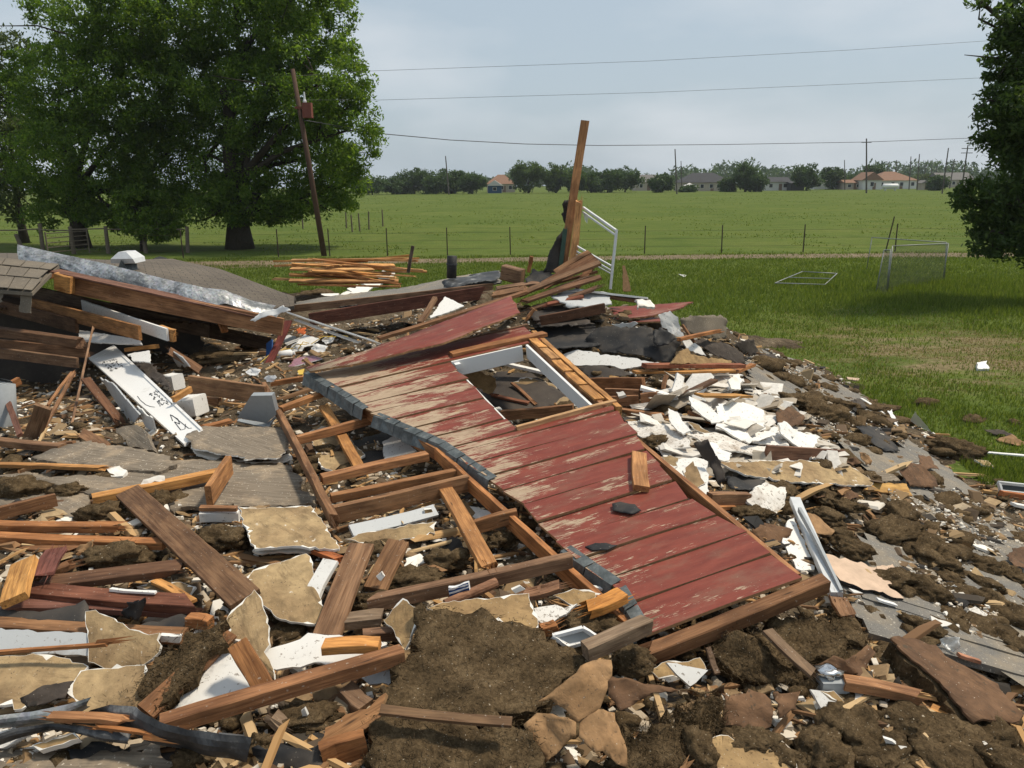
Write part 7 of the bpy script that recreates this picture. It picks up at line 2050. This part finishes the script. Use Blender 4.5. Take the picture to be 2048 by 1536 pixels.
cl('white plaster lump under the window sill', 2, 1160, 1050, 22, 14, .12, mat=M_GYP, name='plaster_lump', cat='plaster', sub=3, fl=0)
# --- bottom left corner (crop 7)
ms = [((-20, 640), (-20, 700)), ((130, 625), (120, 690)), ((300, 590), (280, 670)), ((415, 555), (400, 600))]
strip('pale torn metal flashing at the bottom corner of the photo', 'torn_flashing', 'flashing', [(St(7, *a, .16), St(7, *b, .08)) for a, b in ms], M_GALV, crumple=.045)
ms = [((390, 620), (280, 690)), ((500, 590), (420, 690)), ((620, 600), (560, 710)), ((720, 660), (700, 760)), ((850, 705), (840, 800)), ((1000, 715), (1000, 830)), ((1155, 735), (1130, 850))]
strip('dark twisted metal flashing curving along the photo bottom', 'twisted_flashing', 'flashing', [(St(7, *a, .2), St(7, *b, .07)) for a, b in ms], M_DARKMET, crumple=.05)
ms = [((-20, 730), (-20, 780)), ((100, 690), (110, 735)), ((230, 675), (250, 700)), ((400, 690), (420, 730)), ((600, 720), (600, 770))]
strip('second dark flashing fold below the twisted one', 'twisted_flashing', 'flashing', [(St(7, *a, .12), St(7, *b, .05)) for a, b in ms], M_DARKMET, crumple=.045)
plank('orange splintered lath caught in the dark flashing', 7, (230, 645, .16), (580, 670, .16), .045, .02, (.42, .2, .07), e1='broken', e2='broken')
plank('thin orange sliver along the flashing edge', 7, (420, 685, .14), (760, 750, .14), .02, .012, (.4, .19, .07), e1='broken', e2='broken')
dry('small tan wallboard strip at the bottom corner', 7, [(145, 775, .06), (340, 715, .1), (358, 745, .1), (180, 800, .05)], .03, (M_CARD, M_GYP, M_CARD))
felt('black plastic sheet at the photo bottom', 7, [(1150, 790, .08), (1280, 760, .1), (1480, 800, .1), (1470, 900, .04), (1180, 920, .03)], bend=.03)
felt('black felt patch under the bottom corner wallboard', 7, [(300, 790, .02), (480, 770, .03), (600, 800, .03), (560, 850, .02), (350, 840, .02)], bend=.02)
sh('plaster-speckled grey sheet in the bottom corner', 'floor_sheet', 'flooring', 7, [(-30, 760, .02), (300, 800, .02), (700, 830, .02), (900, 900, .01), (-30, 960, .01)], .02, M_DECK, bend=.02, jag=.02)
wht('white speckled plaster at the bottom corner edge', 7, [(-30, 700, .06), (60, 690, .08), (140, 715, .07), (60, 770, .03), (-30, 790, .03)], .02, M_STIP, bend=.02)
cl('wool clump at the photo bottom below the flashing', 7, 880, 840, 80, 40, .04)
cl('wool clump beside the black plastic sheet', 7, 1190, 780, 50, 50, .05)
cl('wool in the dark hollow under the long two-by-four', 7, 1380, 650, 150, 50, .03)
plank('tan stub poking from the dark hollow', 7, (1240, 650, .08), (1310, 690, .05), .07, .03, GY_, e2='broken')
wht('white flakes in the dark hollow', 7, [(1370, 620, .1), (1385, 605, .12), (1400, 640, .08), (1380, 650, .06)], .01, M_GYP)
felt('grey felt strip above the bottom corner flashing', 7, [(90, 560, .1), (250, 500, .12), (330, 480, .12), (300, 560, .08), (120, 600, .07)], M_FELT, bend=.02)

# ------------------------------------------------------------ fine litter nobody could count
M_TANBIT = M_TANB
def scatter(name, label, n, size, aspect, flat_, mat, seed, cond=None, lift=.0):
    r = np.random.RandomState(seed)
    mult = 3 if cond is None else 40
    yv = 1.6 * (15 / 1.6) ** r.uniform(0, 1, n * mult)
    xv = r.uniform(-.72, .72, n * mult) * (yv + .6)
    h = H(xv, yv)
    k = h > .015
    if cond is not None:
        k &= cond(xv, yv, r)
    b_ = (xv - oW[0]) * bV[0] + (yv - oW[1]) * bV[1]
    p_ = (xv - oW[0]) * pV[0] + (yv - oW[1]) * pV[1]
    if size > .009:
        k &= ~((p_ > -.15) & (p_ < 5.2) & (b_ < .4) & (b_ > np.interp(p_, [e[1] for e in LE], [e[0] for e in LE]) - .1))
    xv, yv, h = xv[k][:n], yv[k][:n], h[k][:n]
    m = len(xv)
    z = h - .03 + turb(xv, yv) * .55 + lift + r.uniform(0, .02, m)
    base = np.array([[-1, -1, -1], [1, -1, -1], [1, 1, -1], [-1, 1, -1], [-.8, -.7, 1], [.9, -.8, 1], [.7, .9, 1], [-.9, .6, 1]], float)
    s = size * np.clip(np.exp(r.normal(0, .5, m)), .3, 2.2) * (1 + .03 * yv)
    dims = np.stack([s * aspect * r.uniform(.5, 1.4, m), s, s * flat_], 1)
    V = base[None] * dims[:, None] + r.normal(0, .12, (m, 8, 3)) * dims[:, None]
    a = r.uniform(0, 2 * pi, m); tl = r.normal(0, .35 if aspect < 4 else .16, m)
    ca, sa, ct, st_ = np.cos(a), np.sin(a), np.cos(tl), np.sin(tl)
    x, y, zz = V[..., 0], V[..., 1], V[..., 2]
    x, zz = x * ct[:, None] - zz * st_[:, None], x * st_[:, None] + zz * ct[:, None]
    X = x * ca[:, None] - y * sa[:, None] + xv[:, None]
    Y = x * sa[:, None] + y * ca[:, None] + yv[:, None]
    Z = zz + z[:, None]
    VV = np.stack([X, Y, Z], -1).reshape(-1, 3)
    q = np.array([(0, 3, 2, 1), (4, 5, 6, 7), (0, 1, 5, 4), (1, 2, 6, 5), (2, 3, 7, 6), (3, 0, 4, 7)])
    T = (q[None] + (np.arange(m) * 8)[:, None, None]).reshape(-1, 4)
    return tag(obj(name, tris_mesh(name, VV, T, mat)), label, kind='stuff')
scatter('plaster_crumbs', 'white plaster crumbs scattered over the wreckage', 17000, .0075, 1.5, .6, M_CRUMB, 1)
scatter('plaster_chips', 'larger white plaster chips among the wreckage', 1300, .018, 1.6, .35, M_CRUMB, 2)
scatter('wood_splinters', 'loose wood splinters scattered over the wreckage', 9000, .0055, 8, .7, M_SPLINT, 3)
scatter('wood_scraps', 'short broken lath and wood scraps in the wreckage', 650, .013, 6, .5, M_SPLINT, 4, lift=.01)
scatter('paper_and_felt_bits', 'torn bits of kraft paper and felt in the wreckage', 2600, .026, 1.5, .12, M_SCRAP, 5, lift=.005)
scatter('lath_pieces', 'broken lath lengths lying every way in the wreckage', 190, .011, 13, .55, M_SPLINT, 14, lift=.03)
scatter('tan_board_bits', 'torn tan wallboard bits in the wreckage', 750, .032, 1.4, .13, M_TANBIT, 15, lift=.015)
scatter('white_board_bits', 'torn white wallboard bits in the wreckage', 420, .028, 1.6, .13, M_CRUMB, 16, lift=.012)
heap = np.array([S(u, v)[:2] for u, v in ((1260, 840), (1400, 760), (1540, 780), (1640, 880), (1680, 960), (1500, 960), (1330, 930))])
scatter('white_board_shards', 'ragged white wallboard shards heaped beside the red wall', 300, .045, 1.7, .1, M_CRUMBW, 17, lift=.06, cond=lambda x, y, r: np.array([inside(a, b, heap) for a, b in zip(x, y)]))
scatter('slope_crumbs', 'pale plaster grit strewn down the shingled slope', 6500, .0052, 1.6, .45, M_CRUMB, 21, lift=.035, cond=lambda x, y, r: np.array([inside(a, b, slab) for a, b in zip(x, y)]))
scatter('slope_paper_bits', 'brown paper and board bits strewn down the shingled slope', 420, .024, 1.5, .16, M_SCRAP, 22, lift=.04, cond=lambda x, y, r: np.array([inside(a, b, slab) for a, b in zip(x, y)]))
def tufts(name, label, n, seed, poly=None):
    r = np.random.RandomState(seed)
    mu_ = 3 if poly is None else 30
    yv = 1.6 * (13 / 1.6) ** r.uniform(0, 1, n * mu_)
    xv = r.uniform(-.72, .72, n * mu_) * (yv + .6)
    h = H(xv, yv)
    k = (h > .03) & ((xv > .1) | (r.uniform(0, 1, n * mu_) < .35)) if poly is None else np.array([inside(a, b, poly) for a, b in zip(xv, yv)])
    xv, yv, h = xv[k][:n], yv[k][:n], h[k][:n]
    bv, bf = ico(2)
    parts_V, parts_T = [], []
    B = np.array([tuple(q) for q in bv]); Tt = np.array(bf)
    for i in range(len(xv)):
        s = .03 * math.exp(r.normal(0, .45)) * (1 + .04 * yv[i])
        v = B * (1 + r.normal(0, .22, (len(B), 1))) * np.array([s * r.uniform(1, 1.8), s * r.uniform(.8, 1.4), s * .6])
        a = r.uniform(0, 6.28)
        v = np.stack([v[:, 0] * cos(a) - v[:, 1] * sin(a) + xv[i], v[:, 0] * sin(a) + v[:, 1] * cos(a) + yv[i], v[:, 2] + h[i] - .02 + turb(xv[i], yv[i]) * .55 + s * .3], 1)
        parts_V.append(v); parts_T.append(Tt + i * len(B))
    return tag(obj(name, tris_mesh(name, np.concatenate(parts_V), np.concatenate(parts_T), M_WOOL, True), color=(1, 1, 1)), label, kind='stuff')
tufts('wool_tufts', 'small torn tufts of brown insulation wool', 1300, 8)
tufts('slope_wool_tufts', 'torn wool tufts littering the shingled slope', 520, 9, slab)

# ------------------------------------------------------------ air
hz = bpy.data.materials.new('haze_air')
hz.use_nodes = True
hn = hz.node_tree.nodes
hn.clear()
ho = hn.new('ShaderNodeOutputMaterial')
pv = hn.new('ShaderNodeVolumePrincipled')
pv.inputs['Color'].default_value = (.86, .92, 1.0, 1)
pv.inputs['Density'].default_value = .00018
hz.node_tree.links.new(pv.outputs[0], ho.inputs['Volume'])
tag(obj('haze', mesh('haze', *box_vf(-660, 660, -80, 660, -1.5, 24), hz)), 'thin summer haze over the field', kind='stuff')
